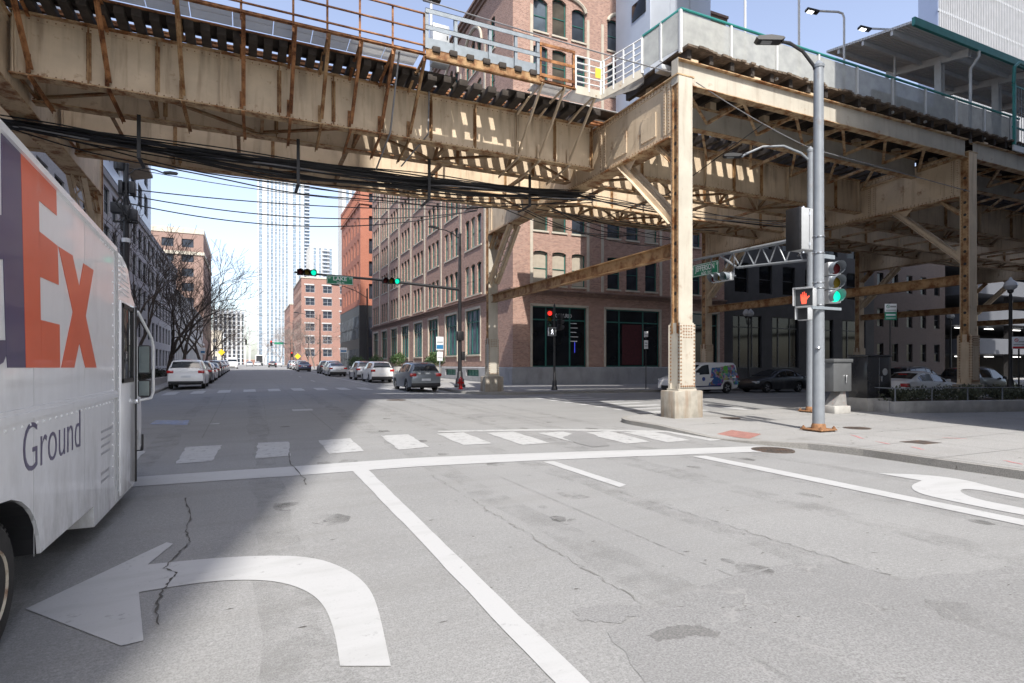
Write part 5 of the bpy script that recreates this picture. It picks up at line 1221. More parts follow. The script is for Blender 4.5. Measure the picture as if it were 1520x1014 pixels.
def car(name, label, P, pm, loc, rz=0, group=None, dark_low=True, extra=None, lamps='block', det=True):
    """front towards +y"""
    x_, y_ = loc; L, Wd = P['L'], P['W']; c = thing(name, label, 'car' if name != 'delivery_van' else 'van', (x_, y_, road_z(x_, y_)+.004), rz, group)
    Ra = P['r']+.065; ss = {0, L}
    for e in P['top']: ss.add(round(e[0], 3))
    for wy in (P['wf'], P['wr']):
        for k in range(9): ss.add(round(wy+Ra*math.cos(math.pi*k/8), 3))
    s = 0
    while s < L: ss.add(round(s, 3)); s += .35
    ss = sorted(ss); ss = [a for i, a in enumerate(ss) if i == 0 or a-ss[i-1] > .004]
    def half(s):
        f = 1-.13*max(0, 1-s/.55)**2-.09*max(0, 1-(L-s)/.45)**2; return Wd/2*f
    def ring(s):
        h = half(s); zt = interp(P['top'], s); wt = interp(P['top'], s, 2)*Wd/2*(h/(Wd/2)); bl = min(interp(P['belt'], s), zt-.07)
        zb = P['zb']+.08*max(0, 1-s/.4)+.10*max(0, 1-(L-s)/.5)
        for wy in (P['wf'], P['wr']):
            if abs(s-wy) < Ra: zb = max(zb, P['r']+math.sqrt(Ra*Ra-(s-wy)**2))
        mid = max(zb+.02, .62*bl)
        wt = min(wt, h-.02) if zt-bl > .12 else h-.05
        p = [(0,zb),(h-.24,zb),(h-.015,zb),(h,mid),(h-.012,mid+(bl-mid)*.6),(h-.045,bl),(wt+.01,zt-.07),(wt-.05,zt-.015),(wt-.22,zt+.012),(0,zt+.025)]
        return p
    mb = MB(); rs = [ring(s) for s in ss]; n = len(rs[0]); full = []
    for s, r_ in zip(ss, rs): full.append([(x, L/2-s, z) for x, z in r_]+[(-x, L/2-s, z) for x, z in reversed(r_[1:-1])])
    m_ = len(full[0]); vs = [v for f in full for v in f]; fs = []
    for i in range(len(full)-1):
        for k in range(m_): fs.append((i*m_+k, i*m_+(k+1) % m_, (i+1)*m_+(k+1) % m_, (i+1)*m_+k))
    fs += [tuple(range(m_)), tuple((len(full)-1)*m_+k for k in reversed(range(m_)))]
    mb.add(vs, fs, True); body = mb.build('body', pm, c, sharp=40)
    # glass: windscreen, rear screen, side panes, lying just proud of the body
    def pt(s, k, t=0, out=.006):
        r_ = ring(s); a = Vector(r_[k]); b = Vector(r_[k+1]); p = a.lerp(b, t); return p
    for nm, (sa, sb) in (('windscreen', P['ws']), ('rear_window', P['rw'])):
        g = MB(); cols = []
        for j in range(5):
            s = sa+(sb-sa)*(.06+.88*j/4); r_ = ring(s); w_ = min(r_[7][0]-.015, r_[6][0]-.03); z = r_[8][1]
            ds = .02; dz = (interp(P['top'], s+ds)-interp(P['top'], s-ds)); nrm = Vector((0, dz, 2*ds)); nrm.normalize()
            cols.append([(q*w_, L/2-s+nrm.y*.012, z+(.012 if abs(q) < .9 else -.01)+nrm.z*.012) for q in (-1, -.6, 0, .6, 1)])
        vs = [v for r in cols for v in r]; g.add(vs, [(i*5+k, i*5+k+1, (i+1)*5+k+1, (i+1)*5+k) for i in range(4) for k in range(4)], True)
        g.build(nm, M['glass_car'], c)
    wn = P['win']
    for a, b in ((wn[0], wn[1]), (wn[2], wn[3]), (wn[4], wn[5])):
        if b <= a: continue
        for sd in (-1, 1):
            g = MB(); vs = []; k_ = 5
            for j in range(k_):
                s = a+(b-a)*j/(k_-1); r_ = ring(s); p, q = Vector(r_[5]), Vector(r_[6]); lo, hi = p.lerp(q, .10), p.lerp(q, .93)
                nn = Vector((q.y-p.y, -(q.x-p.x))).normalized()
                for v in (lo, hi): vs.append((sd*(v.x+nn.x*.008), L/2-s, v.y+nn.y*.008))
            g.add(vs, [(2*i, 2*i+2, 2*i+3, 2*i+1) for i in range(k_-1)], True); g.build('side_window', M['glass_car'], c)
    ub = MB(); ub.box(-Wd/2+.2, Wd/2-.2, -L/2+.25, L/2-.25, P['zb']-.02, .62); ub.build('underbody', M['plastic'], c)
    for wy in (P['wf'], P['wr']):
        for sd in (-1, 1): wheel(c, sd*(Wd/2-.13), L/2-wy, P['r'], sd)
    yr = -L/2; h = half(L-.1)
    if det:
        for sd in (-1, 1):
            t = MB(); zt = interp(P['belt'], L-.1)
            if lamps == 'tall': t.bbox(sd*(h-.05)-.07, sd*(h-.05)+.07, yr+.02, yr+.22, zt-.12, zt+.26, .02)
            else: t.bbox(sd*(h-.14)-.17, sd*(h-.14)+.17, yr-.012, yr+.20, zt-.20, zt-.03, .025)
            t.build('tail_light', M['red_lens'], c)
            t = MB(); hf = half(.2); zf = interp(P['top'], .15); t.bbox(sd*(hf-.2)-.2, sd*(hf-.2)+.2, L/2-.30, L/2-.035, zf-.17, zf-.03, .03); t.build('headlight', M['clear_lens'], c)
            t = MB(); sm = P['ws'][0]+.35; zb_ = interp(P['belt'], sm); t.bbox(sd*(Wd/2+.06)-.09, sd*(Wd/2+.06)+.09, L/2-sm-.05, L/2-sm+.04, zb_+.03, zb_+.17, .03); t.build('wing_mirror', pm, c)
        t = MB(); t.box(-.26, .26, yr-.022, yr-.008, .62 if L < 4.7 else .70, .75 if L < 4.7 else .83); t.build('number_plate', M['plate_white'], c)
        if dark_low:
            t = MB(); t.bbox(-h+.03, h-.03, yr-.018, yr+.12, P['zb']+.05, .50, .03); t.build('rear_bumper', M['plastic'], c)
        t = MB(); t.box(-.5, .5, L/2-.06, L/2+.004, .32, .48); t.build('grille', M['plastic'], c)
        if lamps != 'none':
            t = MB(); t.box(-.2, .2, yr+.42 if L < 4.7 else yr+1.1, yr+.46 if L < 4.7 else yr+1.14, interp(P['top'], L-.45 if L < 4.7 else L-1.2)-.005, interp(P['top'], L-.45 if L < 4.7 else L-1.2)+.03); t.build('brake_light', M['red_lens'], c)
    return c
G_R = 'cars standing along the right kerb'; G_L = 'cars parked along the left kerb'
def at(Y, X): return (X, Y)
tuc = car('suv_car', 'dark grey SUV with red tail lights at the far right corner', SUV, CP['gray'], (9.25, 33.9), 0, G_R)
mb = MB()
for sd in (-1, 1): mb.box(sd*.62-.02, sd*.62+.02, -1.7, .35, 1.685, 1.72)
mb.build('roof_rail', M['plastic'], tuc)
car('suv_car', 'white SUV parked directly in front of the dark grey SUV', SUV, CP['white'], (9.75, 47.6), 0, G_R)
car('suv_car', 'silver SUV second along from the dark grey one, seen past the white SUV', SUV, CP['silver'], (9.7, 53.8), 0, G_R)
car('sedan_car', 'pale grey sedan parked ahead of a gap beside a round shrub', SEDAN, CP['silver'], (8.9, 65.4), 0, G_R)
car('suv_car', 'pale grey SUV parked just beyond the pale grey sedan', SUV, CP['palegray'], (9.4, 71.8), 0, G_R)
car('suv_car', 'dark charcoal SUV parked beyond the pale grey SUV on the right', SUV, CP['darkgray'], (9.5, 78.6), 0, G_R)
car('sedan_car', 'dark blue sedan driving away at the right of the road', SEDAN, CP['darkblue'], (7.9, 91.5), 0, G_R)
for k, (Y, P_, pc, lb) in enumerate([(104, SUV, 'white', 'small white SUV at the right kerb, first past the dark blue sedan'), (111, SEDAN, 'white', 'small white sedan at the right kerb, second past the dark blue sedan'), (118, SUV, 'silver', 'small silver SUV at the right kerb, third past the dark blue sedan'), (125, SUV, 'darkblue', 'small dark blue SUV at the right kerb, last before the far crossing')]):
    car('parked_car', lb, P_, CP[pc], (8.6, Y), 0, G_R, det=k < 3)
car('sedan_car', 'small black car driving away in the middle distance', SEDAN, CP['black'], (5.9, 150), 0)
ac = dict(SUV, L=5.1, W=2.0, zb=.3, r=.38, wf=1.0, wr=3.95, belt=[(0,.9),(1.3,1.1),(5.1,1.16)], top=[(0,.8,.9),(.12,.95,.92),(.5,1.06,.93),(1.3,1.15,.93),(1.45,1.18,.9),(2.2,1.68,.76),(2.8,1.77,.75),(4.0,1.76,.75),(4.75,1.70,.74),(4.86,1.56,.78),(5.02,1.18,.9),(5.1,1.0,.93)], win=(1.7,2.8,2.87,3.9,3.97,4.65), ws=(1.48,2.15), rw=(4.79,5.0))
car('suv_car', 'large white SUV with a dark lower bumper, first car parked on the left', ac, CP['white'], (-3.2, 41.8), 0, G_L)
for Y, P_, pc, lb in [(49.5, SUV, 'darkgray', 'dark car mostly hidden in front of the large white SUV'), (55.8, SEDAN, 'white', 'white sedan with a red tail light, second car past the large white SUV'), (63.5, SEDAN, 'black', 'shiny black sedan parked on the left, third past the large white SUV'), (70, SUV, 'black', 'black SUV parked on the left, fourth past the large white SUV'), (77, SEDAN, 'darkgray', 'dark grey sedan parked on the left beyond the black cars'), (84, SUV, 'silver', 'silver SUV parked on the left beyond the dark grey sedan'), (92, SEDAN, 'white', 'white sedan far along the left kerb'), (100, SUV, 'white', 'white SUV far along the left kerb, next to the white van')]:
    car('parked_car', lb, P_, CP[pc], (-3.1, Y), 0, G_L)
bigvan = dict(VAN, L=5.6, W=2.0, wr=4.6, top=[(a*1.18, b*1.25 if b > 1 else b, c) for a, b, c in VAN['top']])
car('delivery_van', 'pale van coming down the far left of the street', bigvan, CP['white'], (-2.3, 128), math.pi)
for k, (X, Y, pc, lb) in enumerate([(1.2, 190, 'silver', 'tiny silver car in the far traffic, leftmost of the three'), (3.6, 205, 'white', 'tiny white car in the far traffic, middle of the three'), (9.0, 185, 'palegray', 'tiny pale car in the far traffic, rightmost of the three')]):
    car('distant_car', lb, SEDAN, CP[pc], (X, Y), math.pi if k < 2 else 0, 'far traffic', det=False)
bt = thing('box_truck', 'small white box truck far away in the middle of the street', 'truck', (4.3, 215, road_z(4.3, 215)), 0)
mb = MB(); mb.bbox(-1.25, 1.25, -4, 2, 1.0, 3.6, .05); mb.build('cargo_box', CP['white'], bt); mb = MB(); mb.bbox(-1.1, 1.1, 2.1, 4, .5, 2.6, .1); mb.build('cab', CP['white'], bt)
mb = MB(); mb.box(-1.0, 1.0, -4.02, -4.001, 1.1, 3.4); mb.build('rear_door', M['dark_metal'], bt)
for y in (-2.6, 3.0):
    for sd in (-1, 1): wheel(bt, sd*.95, y, .45, sd, .3)
# cars under the station, side on to the viewer
vn = car('delivery_van', 'small white and blue van with a colourful patchwork wrap parked under the station', VAN, CP['white'], (24.9, 27.15), R(90), None, lamps='none')
M['wrap'] = None
m, t, b = nt('patchwork_wrap'); c_ = coords(t, (1,1,1)); vo = N(t, 'ShaderNodeTexVoronoi'); vo.inputs['Scale'].default_value = 6.5; t.links.new(c_, vo.inputs['Vector'])
hs = N(t, 'ShaderNodeHueSaturation'); hs.inputs['Saturation'].default_value = .9; hs.inputs['Value'].default_value = .45; t.links.new(vo.outputs['Color'], hs.inputs['Color'])
k_ = noise(t, c_, 3.0, 4); t.links.new(mix(t, ramp(t, k_, .44, .5), (.03,.10,.30), hs.outputs['Color']), b.inputs['Base Color']); b.inputs['Roughness'].default_value = .35; M['wrap'] = m
for sd in (1,):
    mb = MB(); L = VAN['L']; xw = VAN['W']/2
    mb.prism([(L/2-2.55, 1.10),(L/2-2.75, 1.68),(L/2-4.5, 1.68),(L/2-4.66, 1.08),(L/2-4.68, .5),(L/2-4.33, .5),(L/2-4.2,.78),(L/2-3.5, .78),(L/2-3.35, .48),(L/2-2.3, .42)], 0, .012, 'yz')
    # lean the panel with the body side: lower half stands out, upper half leans in
    out = []
    for v in mb.v:
        z = v[2]; out.append((-(xw+v[0]-(max(0, z-1.08)*.235+(.03 if z > 1.06 else 0))), v[1], z))
    mb.v = out; wp = mb.build('wrap_panel', M['wrap'], vn)
    mb = MB(); mb.lathe([(.19, 0),(.19, .012)], 20, (-(xw-.09), L/2-3.75, 1.45), 'x'); o = mb.build('green_badge', mat('green_badge', (.10,.42,.05), .5), wp)
    mb = MB(); mb.lathe([(.12, 0),(.12, .012)], 20, (-(xw+.014), L/2-1.95, .86), 'x'); mb.build('round_emblem', mat('navy_emblem', (.05,.08,.3), .5), vn)
    mb = MB(); mb.prism([(L/2-1.35,.40),(L/2-3.3,.40),(L/2-3.3,.52),(L/2-2.6,.50),(L/2-2.2,.46),(L/2-1.35,.45)], -(xw+.012), -xw, 'yz'); mb.build('stripe', mat('navy_stripe', (.02,.03,.12), .5), vn)
# the van's left side faces away: its nose points west, so the near side is +x of the model turned south
car('sedan_car', 'black sedan parked behind the patchwork van in the shade', SEDAN, CP['black'], (31.0, 27.0), R(90), None)
car('suv_car', 'white car half hidden behind the two grey poles', SUV, CP['white'], (37.4, 27.2), R(90), None)
car('sedan_car', 'white sedan with its red tail light showing right of the black utility cabinet', SEDAN, CP['white'], (30.1, 17.5), R(-90), None)
car('suv_car', 'dark SUV with bright roof parked behind the white sedan', SUV, CP['darkgray'], (38.4, 22.5), R(-90), None)
car('suv_car', 'black SUV at the right edge beside the planter', SUV, CP['black'], (36.5, 18.2), R(-90), None)
# ------------------------------------------------------------------ the delivery truck
TX, TY, TR = -1.33, 9.05, 0.0
tk = thing('delivery_truck', 'white delivery truck with orange and purple lettering, cut by the left edge', 'truck', (TX, TY, road_z(TX, TY)), TR)
TW = 2.3
M['truck_white'] = mat('truck_white_paint', (.90,.905,.92), .24, 0, .035, 1.2, (.42,.40,.38), .35, (1,1,.6), 1.5, .55, .8, coat=.25)
def grime():
    m = M['truck_white']; t = m.node_tree; b = t.nodes['Principled BSDF']; src = b.inputs['Base Color'].links[0].from_socket
    tc = N(t, 'ShaderNodeTexCoord'); sp = N(t, 'ShaderNodeSeparateXYZ'); t.links.new(tc.outputs['Object'], sp.inputs[0])
    mr = N(t, 'ShaderNodeMapRange'); t.links.new(sp.outputs[2], mr.inputs[0]); mr.inputs[1].default_value = 1.3; mr.inputs[2].default_value = .2; mr.inputs[3].default_value = .0; mr.inputs[4].default_value = .75
    k = ramp(t, noise(t, coords(t, (1, 1.2, .5)), 3.5, 9, .7), .40, .68); a = N(t, 'ShaderNodeMath', operation='MULTIPLY'); t.links.new(k, a.inputs[0]); t.links.new(mr.outputs[0], a.inputs[1])
    src = mix(t, a.outputs[0], src, (.36,.34,.31)); st = ramp(t, noise(t, coords(t, (1, 7, .18)), 1.0, 5), .55, .78, (0,0,0,1), (.16,.16,.16,1)); src = mix(t, st, src, (.45,.44,.42))
    t.links.new(src, b.inputs['Base Color']); bump(t, b, noise(t, coords(t), 1.1, 3), .25, .05); b.inputs['Coat Weight'].default_value = .55
grime()
M['truck_trim'] = mat('truck_trim_aluminium', (.58,.59,.60), .4, .4, .08, 4)
def T(px, py):
    y, z = onX(px, py, TX); return (y-TY, z-road_z(TX, TY))
arch = [(-4.64+.72*math.cos(t), .38+.02+.50*math.sin(t)) for t in [math.pi*i/12 for i in range(13)]]
arch = [(-4.64-.76*math.cos(t), .40+.52*math.sin(t)) for t in [math.pi*i/12 for i in range(13)]]
prof = [(-6.9,.55),(-5.40,.42)]+arch+[(-3.88,.40),(-2.28,.385),(-2.26,.175),(-.02,.175),(.0,.5),(.0,2.55),(-.25,2.66),(-.45,2.92),(-.62,2.98),(-.85,3.03),(-1.3,3.06),(-6.9,3.27)]
mb = MB(); mb.prism(prof, -TW, 0, 'yz'); body = mb.build('body', M['truck_white'], tk)
# nose: short hood ahead of the door
mb = MB(); nose = [(.012,.42),(.35,.42)]+[(.84-.42*math.cos(t), .46+.40*math.sin(t)) for t in [math.pi*i/8 for i in range(0, 9)]]+[(1.32,.46),(1.42,.52),(1.42,1.05),(1.34,1.28),(1.0,1.42),(.55,1.50),(.10,2.50),(.012,2.55)]
mb.prism(nose, -TW+.12, -.12, 'yz'); mb.build('hood', M['truck_white'], tk)
mb = MB(); mb.add([(-TW+.3,.612,1.53),(-.3,.612,1.53),(-.3,.20,2.46),(-TW+.3,.20,2.46)], [(0,1,2,3)]); mb.build('windscreen', M['glass_car'], tk)
mb = MB(); mb.bbox(-TW+.1, -.1, 1.43, 1.52, .42, .68, .02); mb.build('front_bumper', M['plastic'], tk)
mb = MB(); mb.box(.0+.001, .016, -6.9, -1.17, 1.38, 1.43); mb.box(.001, .010, -6.9, -1.17, 1.43, 1.46); mb.bar((.012, -6.9, 3.245), (.012, -1.3, 3.035), .03, .05); mb.build('belt_moulding', M['truck_white'], tk)
mb = MB(); mb.box(.001, .012, -1.22, -1.16, .2, 3.05); mb.box(.001, .008, -1.30, -1.24, .4, 3.05); [mb.box(.0004, .0012, y-.006, y+.006, .42, 3.10) for y in (-2.62, -4.02, -5.6)]; mb.build('body_seam', M['truck_trim'], tk)
mb = MB(); mb.rivets([(.0, -6.8+k*.12, 3.19-.0045*k) for k in range(40, 46)]+[(.0, -6.8+k*.15, 1.34) for k in range(38)]+[(.0, -1.4, .5+k*.12) for k in range(20)]+[(.0, -1.10, .3+k*.13) for k in range(20)], (1,0,0), .012); mb.build('rivets', M['truck_white'], tk)
mb = MB(); ar_ = [(-4.64-.75*math.cos(math.pi*i/14), .40+.51*math.sin(math.pi*i/14)) for i in range(15)]
mb.add([(-.02, y, z) for y, z in ar_]+[(-.6, y, z) for y, z in ar_], [(i, i+1, 16+i, 15+i) for i in range(14)]+[tuple(range(15, 30))]); mb.build('wheel_well', M['plastic'], tk)
# fluted panel above the cab door
mb = MB()
for k in range(7): mb.bar((.004, -1.05, 2.62+k*.055), (.004, -.42+(-.05*k if k > 3 else 0), 2.60+k*.055), .012, .02)
mb.build('fluted_panel', M['truck_white'], tk)
# sliding door with its window
dr = MB(); dr.bbox(.001, .022, -1.06, -.06, .22, 2.50, .008); d_ = dr.build('cab_door', M['truck_white'], tk)
g = MB(); g.bbox(.018, .030, -.97, -.32, 1.58, 2.42, .004); g.build('door_window', M['glass_car'], d_)
f = MB()
for a, b_, c_, e in ((-1.01,-.95,1.54,2.46),(-.66,-.62,1.56,2.44),(-.34,-.28,1.54,2.46),(-1.01,-.28,2.42,2.47),(-1.01,-.28,1.53,1.58)): f.box(.022, .036, a, b_, c_, e)
f.build('window_frame', M['plastic'], d_)
f = MB(); f.tube([(.03,-.10,.22),(.03,-.10,2.5)], .012, 5); f.build('door_seal', M['plastic'], d_)
f = MB(); f.bbox(.02, .07, -.2, -.1, 1.24, 1.30, .01); f.build('handle', M['chrome'], d_)
mb = MB(); mb.box(-.118, -.108, .12, .42, 1.62, 2.25); mb.build('quarter_window', M['glass_car'], tk)
mb = MB(); mb.rivets([(-.12, .22, .75+k*.06) for k in range(14)], (1,0,0), .01); mb.build('rivets', M['truck_trim'], tk)
mb = MB(); mb.bbox(-.13, -.09, .52, .62, .93, 1.0, .012); mb.build('side_marker', M['amber'], tk); mb = MB(); mb.bbox(-.12, -.07, .30, .42, .95, 1.03, .01); mb.build('hood_latch', M['plastic'], tk)
# mirrors on a bent tube
mr = MB(); mr.tube([(-.1,.02,2.40),(.02,.12,2.46),(.14,.42,2.12),(.155,.47,2.0),(.155,.47,1.36),(.13,.44,1.28),(.0,.2,1.26),(-.1,.1,1.26)], .018, 8); mr.tube([(-.1,.12,2.15),(.0,.16,2.12),(.0,.16,1.30)], .012, 6); mr = mr.build('mirror_arm', M['white_steel'], tk)
for z0_, z1_, nm in ((1.62, 2.02, 'mirror'), (1.30, 1.54, 'round_mirror')):
    h_ = MB(); h_.bbox(-.02, .135, .36, .44, z0_, z1_, .03); h = h_.build(nm, M['plastic'], mr)
    g = MB(); g.box(0, .12, .352, .359, z0_+.02, z1_-.02); g.build('mirror_glass', mat('mirror_glass', (.20,.24,.24), .15, .3, .2, 3, spec=.8), h)
def big_wheel(y, x, r, rust):
    t = MB(); w_ = .27; t.lathe([(r*.60, -w_/2),(r*.88, -w_/2-.005),(r*.97, -w_/2+.02),(r, -w_/2+.05),(r, w_/2-.05),(r*.97, w_/2-.02),(r*.88, w_/2+.005),(r*.60, w_/2)], 40, (x, y, r), 'x')
    for k in range(44):
        a = 2*math.pi*k/44; t.bar((x+w_/2-.09, y+(r+.002)*math.cos(a), r+(r+.002)*math.sin(a)), (x+w_/2-.015, y+(r-.012)*math.cos(a), r+(r-.012)*math.sin(a)), .028, .02, (0, math.cos(a), math.sin(a)))
    o = t.build('wheel', M['rubber'], tk)
    m = MB(); m.lathe([(r*.60, w_/2-.005),(r*.57, w_/2+.012),(r*.50, w_/2-.02),(r*.42, w_/2-.07),(r*.24, w_/2-.08),(r*.22, w_/2+.0),(r*.10, w_/2+.01)], 28, (x, y, r), 'x')
    for k in range(6):
        a = 2*math.pi*k/6; m.rivets([(x+w_/2-.075, y+r*.33*math.cos(a), r+r*.33*math.sin(a))], (1,0,0), .022)
    m.build('rim', mat('rusty_rim', (.52,.47,.38), .7, .1, .1, 5, (.16,.06,.02), .95, (1,1,1), 6, .42, .6), o)
big_wheel(-4.64, -.17, .405, True); big_wheel(-4.64, -TW+.17, .405, True); big_wheel(.84, -.32, .405, False); big_wheel(.84, -TW+.32, .405, False)
ub = MB(); ub.box(-TW+.35, -.35, -6.5, .8, .42, .6); ub.box(-.42, -.30, -2.75, -2.45, .22, .42); ub.build('chassis', M['plastic'], tk)
# lettering on the side
M['orange'] = mat('orange_lettering', (.74,.115,.04), .35, 0, .06, 2, (.66,.52,.46), .5, (1,1,.8), 1.6, .6, .85, coat=.3)
M['purple'] = mat('purple_lettering', (.065,.05,.13), .35, 0, .08, 2, coat=.3)
def letter(polys, m, name):
    mb = MB()
    for pl in polys:
        q = [T(*p) for p in pl]; mb.prism(q, .0015, .004, 'yz')
    return mb.build(name, m, tk)
letter([[(29.5,213.7),(56,248),(60.9,545.8),(38,545.8)], [(56,248),(82.4,268),(83.6,320),(56.3,297)], [(57,343),(84.8,365),(86.5,423),(59,411)], [(60,475),(87.8,482),(88.6,545.8),(60.9,545.8)]], M['orange'], 'letter')
letter([[(86.3,366),(106.8,379),(117.2,426),(107.7,463)], [(106.8,379),(107,379),(117.2,426)], [(123.4,391),(138.3,401),(126.7,469),(117.2,426)], [(107.7,463),(117.2,426),(126.7,469),(117.2,508.5)], [(107.7,463),(117.2,508.5),(109.7,545.8),(90.3,545.8)], [(126.7,469),(142.9,545.8),(126.3,545.8),(117.2,508.5)]], M['orange'], 'letter')
letter([[(.8,182.7),(29.0,213.7),(37.3,545.8),(10.4,545.8),(8.5,525),(2,319)], [(-60,320),(2,319),(4,385),(-60,385)], [(-60,505),(7.5,505),(8.5,527),(4,538),(-10,547),(-60,547)]], M['purple'], 'letter')
y0_, z0_ = T(34, 692); y1_, _ = T(119, 665)
o = text('Ground', .50, M['purple'], 'lettering', tk, (.002, y0_, 1.02), (R(90), 0, R(90)), ext=.001, offset=-.006)
bb = [v.co.x for v in o.data.vertices]; wd_ = max(bb)-min(bb); o.scale = ((y1_-y0_)/wd_, .98, 1); o.location = (.002, y0_-min(bb)*(y1_-y0_)/wd_, 1.02)
M['faint'] = mat('faint_small_print', (.42,.42,.45), .5)
mb = MB()
for k in range(4):
    y = -1.95
    while y < -1.42-.05*k:
        wq = rnd.uniform(.02, .05); mb.box(.0015, .003, y, y+wq, 1.05-k*.075, 1.075-k*.075); y += wq+.018
for k in range(2):
    y = -1.95
    while y < -1.6: wq = rnd.uniform(.02, .045); mb.box(.0015, .003, y, y+wq, .62-k*.08, .65-k*.08); y += wq+.02
mb.build('small_print', M['faint'], tk)
# ------------------------------------------------------------------ poles, signals and signs
def zpx(X, Y, py): return EYE+(YH-py)*(Y*CS+X*SN)/FPX
M['lens_red_off'] = mat('dim_red_lens', (.07,.004,.006), .5, 0, .2, 9, spec=.2); M['lens_yel_off'] = mat('dim_amber_lens', (.12,.085,.004), .5, 0, .2, 9, spec=.2); M['lens_grn_off'] = mat('dim_green_lens', (.01,.06,.05), .45, 0, .2, 9)
M['lens_grn'] = emis('lit_green_lens', (.0, .55, .33), .9); M['lens_red'] = emis('lit_red_lens', (.9, .03, .02), .9)
M['hand'] = emis('lit_red_hand', (.75, .07, .035), .75); M['walkman'] = emis('lit_walking_figure', (.9,.92,1), .9)
def signal(label, loc, rz, lit, horiz=False, hm='box_gray', group=None, s=1.0, order=(0,1,2)):
    g = thing('traffic_signal', label, 'traffic light', loc, rz, group)
    for k in range(3):
        o = (1-k)*.355*s; c = Vector((-o if horiz else 0, 0, 0 if horiz else o)); mb = MB()
        mb.bbox(c.x-.17*s, c.x+.17*s, -.10*s, .10*s, c.z-.17*s, c.z+.17*s, .025); h = mb.build('signal_section', M[hm], g)
        mb = MB(); prof = [(math.sin(a)*.145*s, -.101*s-.03*s*math.cos(a)) for a in (0.05, .5, 1.0, 1.5)]
        mb.lathe(prof, 18, tuple(c), 'y')
        m_ = {0: 'lens_red', 1: 'lens_yel', 2: 'lens_grn'}[k]; m_ = m_+('' if lit == k else '_off')
        mb.build('lens', M[m_], h)
        v = MB(); n = 16; a0, a1 = -50, 230; r_ = .158*s
        for i in range(n):
            t0, t1 = R(a0+(a1-a0)*i/n), R(a0+(a1-a0)*(i+1)/n)
            d0 = .12+.17*max(.15, math.sin(t0)*.5+.5); d1 = .12+.17*max(.15, math.sin(t1)*.5+.5)
            P = lambda t, r, y: (c.x+r*math.cos(t), y, c.z+r*math.sin(t))
            for rr in (r_, r_+.008): v.add([P(t0,rr,-.10*s),P(t1,rr,-.10*s),P(t1,rr,-(.10+d1)*s),P(t0,rr,-(.10+d0)*s)], [(0,1,2,3)], True)
        v.build('visor', M['galv'] if hm == 'box_gray' else M['black_paint'], h)
    return g
def pole(name, label, cat, x, y, z0, h, r0, r1, m, base='flange', group=None):
    p = thing(name, label, cat, (x, y, z0), 0, group); mb = MB()
    mb.tube([(0,0,0),(0,0,h*.5),(0,0,h)], [r0,(r0+r1)/2,r1], 18); mb.build('shaft', M[m], p)
    mb = MB(); mb.lathe([(r1*1.15, h-.02),(r1*1.2, h+.05),(r1*.9, h+.09),(r1*.4, h+.15),(.02, h+.18)], 16); mb.build('cap', M[m], p)
    mb = MB()
    if base == 'flange':
        mb.bbox(-r0-.16, r0+.16, -r0-.16, r0+.16, .03, .07, .012); mb.lathe([(r0+.035, .07),(r0+.02, .16),(r0+.002, .20)], 16)
        for sx in (-1, 1):
            for sy in (-1, 1): mb.tube([(sx*(r0+.10), sy*(r0+.10), -.02), (sx*(r0+.10), sy*(r0+.10), .14)], .022, 6); mb.lathe([(.045,.07),(.045,.11)], 6, (sx*(r0+.10), sy*(r0+.10), 0))
        mb.build('base_plate', M['rivet_rust'], p)
    else:
        mb.lathe([(r0*2.6, 0),(r0*2.6,.12),(r0*2.1,.2),(r0*1.9,.5),(r0*1.35,.62),(r0*1.2,.95),(r0*1.02,1.0)], 16); mb.build('base', M[m], p)
    return p
M['sk0'] = mat('frosted_diffuser', (.25,.26,.27), .4)
def luminaire(p, pts, m, hx, r=.045, size=1.0):
    mb = MB(); mb.tube(pts, r, 8); a = mb.build('lamp_arm', M[m], p)
    e = Vector(pts[-1]); d = (Vector(pts[-1])-Vector(pts[-2])); ang = math.atan2(d.y, d.x)
    mb = MB(); s = size
    mb.prism([(-.05*s,.05*s),(.0,.09*s),(.35*s,.13*s),(.7*s,.09*s),(.78*s,.03*s),(.7*s,-.03*s),(.05*s,-.02*s)], -.16*s, .16*s, 'xz'); h = mb.build('lamp_head', M['black_paint'] if m != 'pole_gray' else M['plastic'], a, )
    h.location = e; h.rotation_euler = (0, R(-6), ang)
    mb = MB(); mb.box(.3*s, .6*s, -.09*s, .09*s, -.045*s, -.028*s); mb.build('diffuser', M['sk0'], h)
# two grey poles on the near right corner
ax, ay = ground(1215, 640, se_z); az = se_z(ax, ay); ah = zpx(ax, ay, 100)-az
p1 = pole('lamp_pole', 'tall grey lamp pole on a rusty base plate, nearer of the corner pair', 'lamp pole', ax, ay, az, ah, .145, .115, 'pole_gray')
hx_ = zpx(ax, ay, 112)-az
e = onY(1168, 60, ay+.6); luminaire(p1, [(0,0,hx_),(-.12,.05,hx_+.25),(-.35,.18,hx_+.62),(-.62,.35,hx_+.86),(-.78,.45,hx_+.9)], 'black_paint', 0, .04, .85)
mb = MB()
for z in (zpx(ax, ay, 352)-az, zpx(ax, ay, 376)-az, zpx(ax, ay, 420)-az, zpx(ax, ay, 428)-az, zpx(ax, ay, 453)-az, zpx(ax, ay, 458)-az): mb.lathe([(.15, z-.012),(.15, z+.012)], 18)
mb.lathe([(.05, 0),(.06,.01),(.05,.03)], 12, (-.13, -.09, 2.1)); mb.build('clamp_bands', M['chrome'], p1)
bx, by_ = ground(1203, 612, se_z); bz = se_z(bx, by_); bh = zpx(bx, by_, 225)-bz
p2 = pole('signal_pole', 'slimmer grey signal pole with a truss arm, standing just behind the tall lamp pole', 'signal pole', bx, by_, bz, bh, .13, .105, 'pole_gray')
z = bh-.35
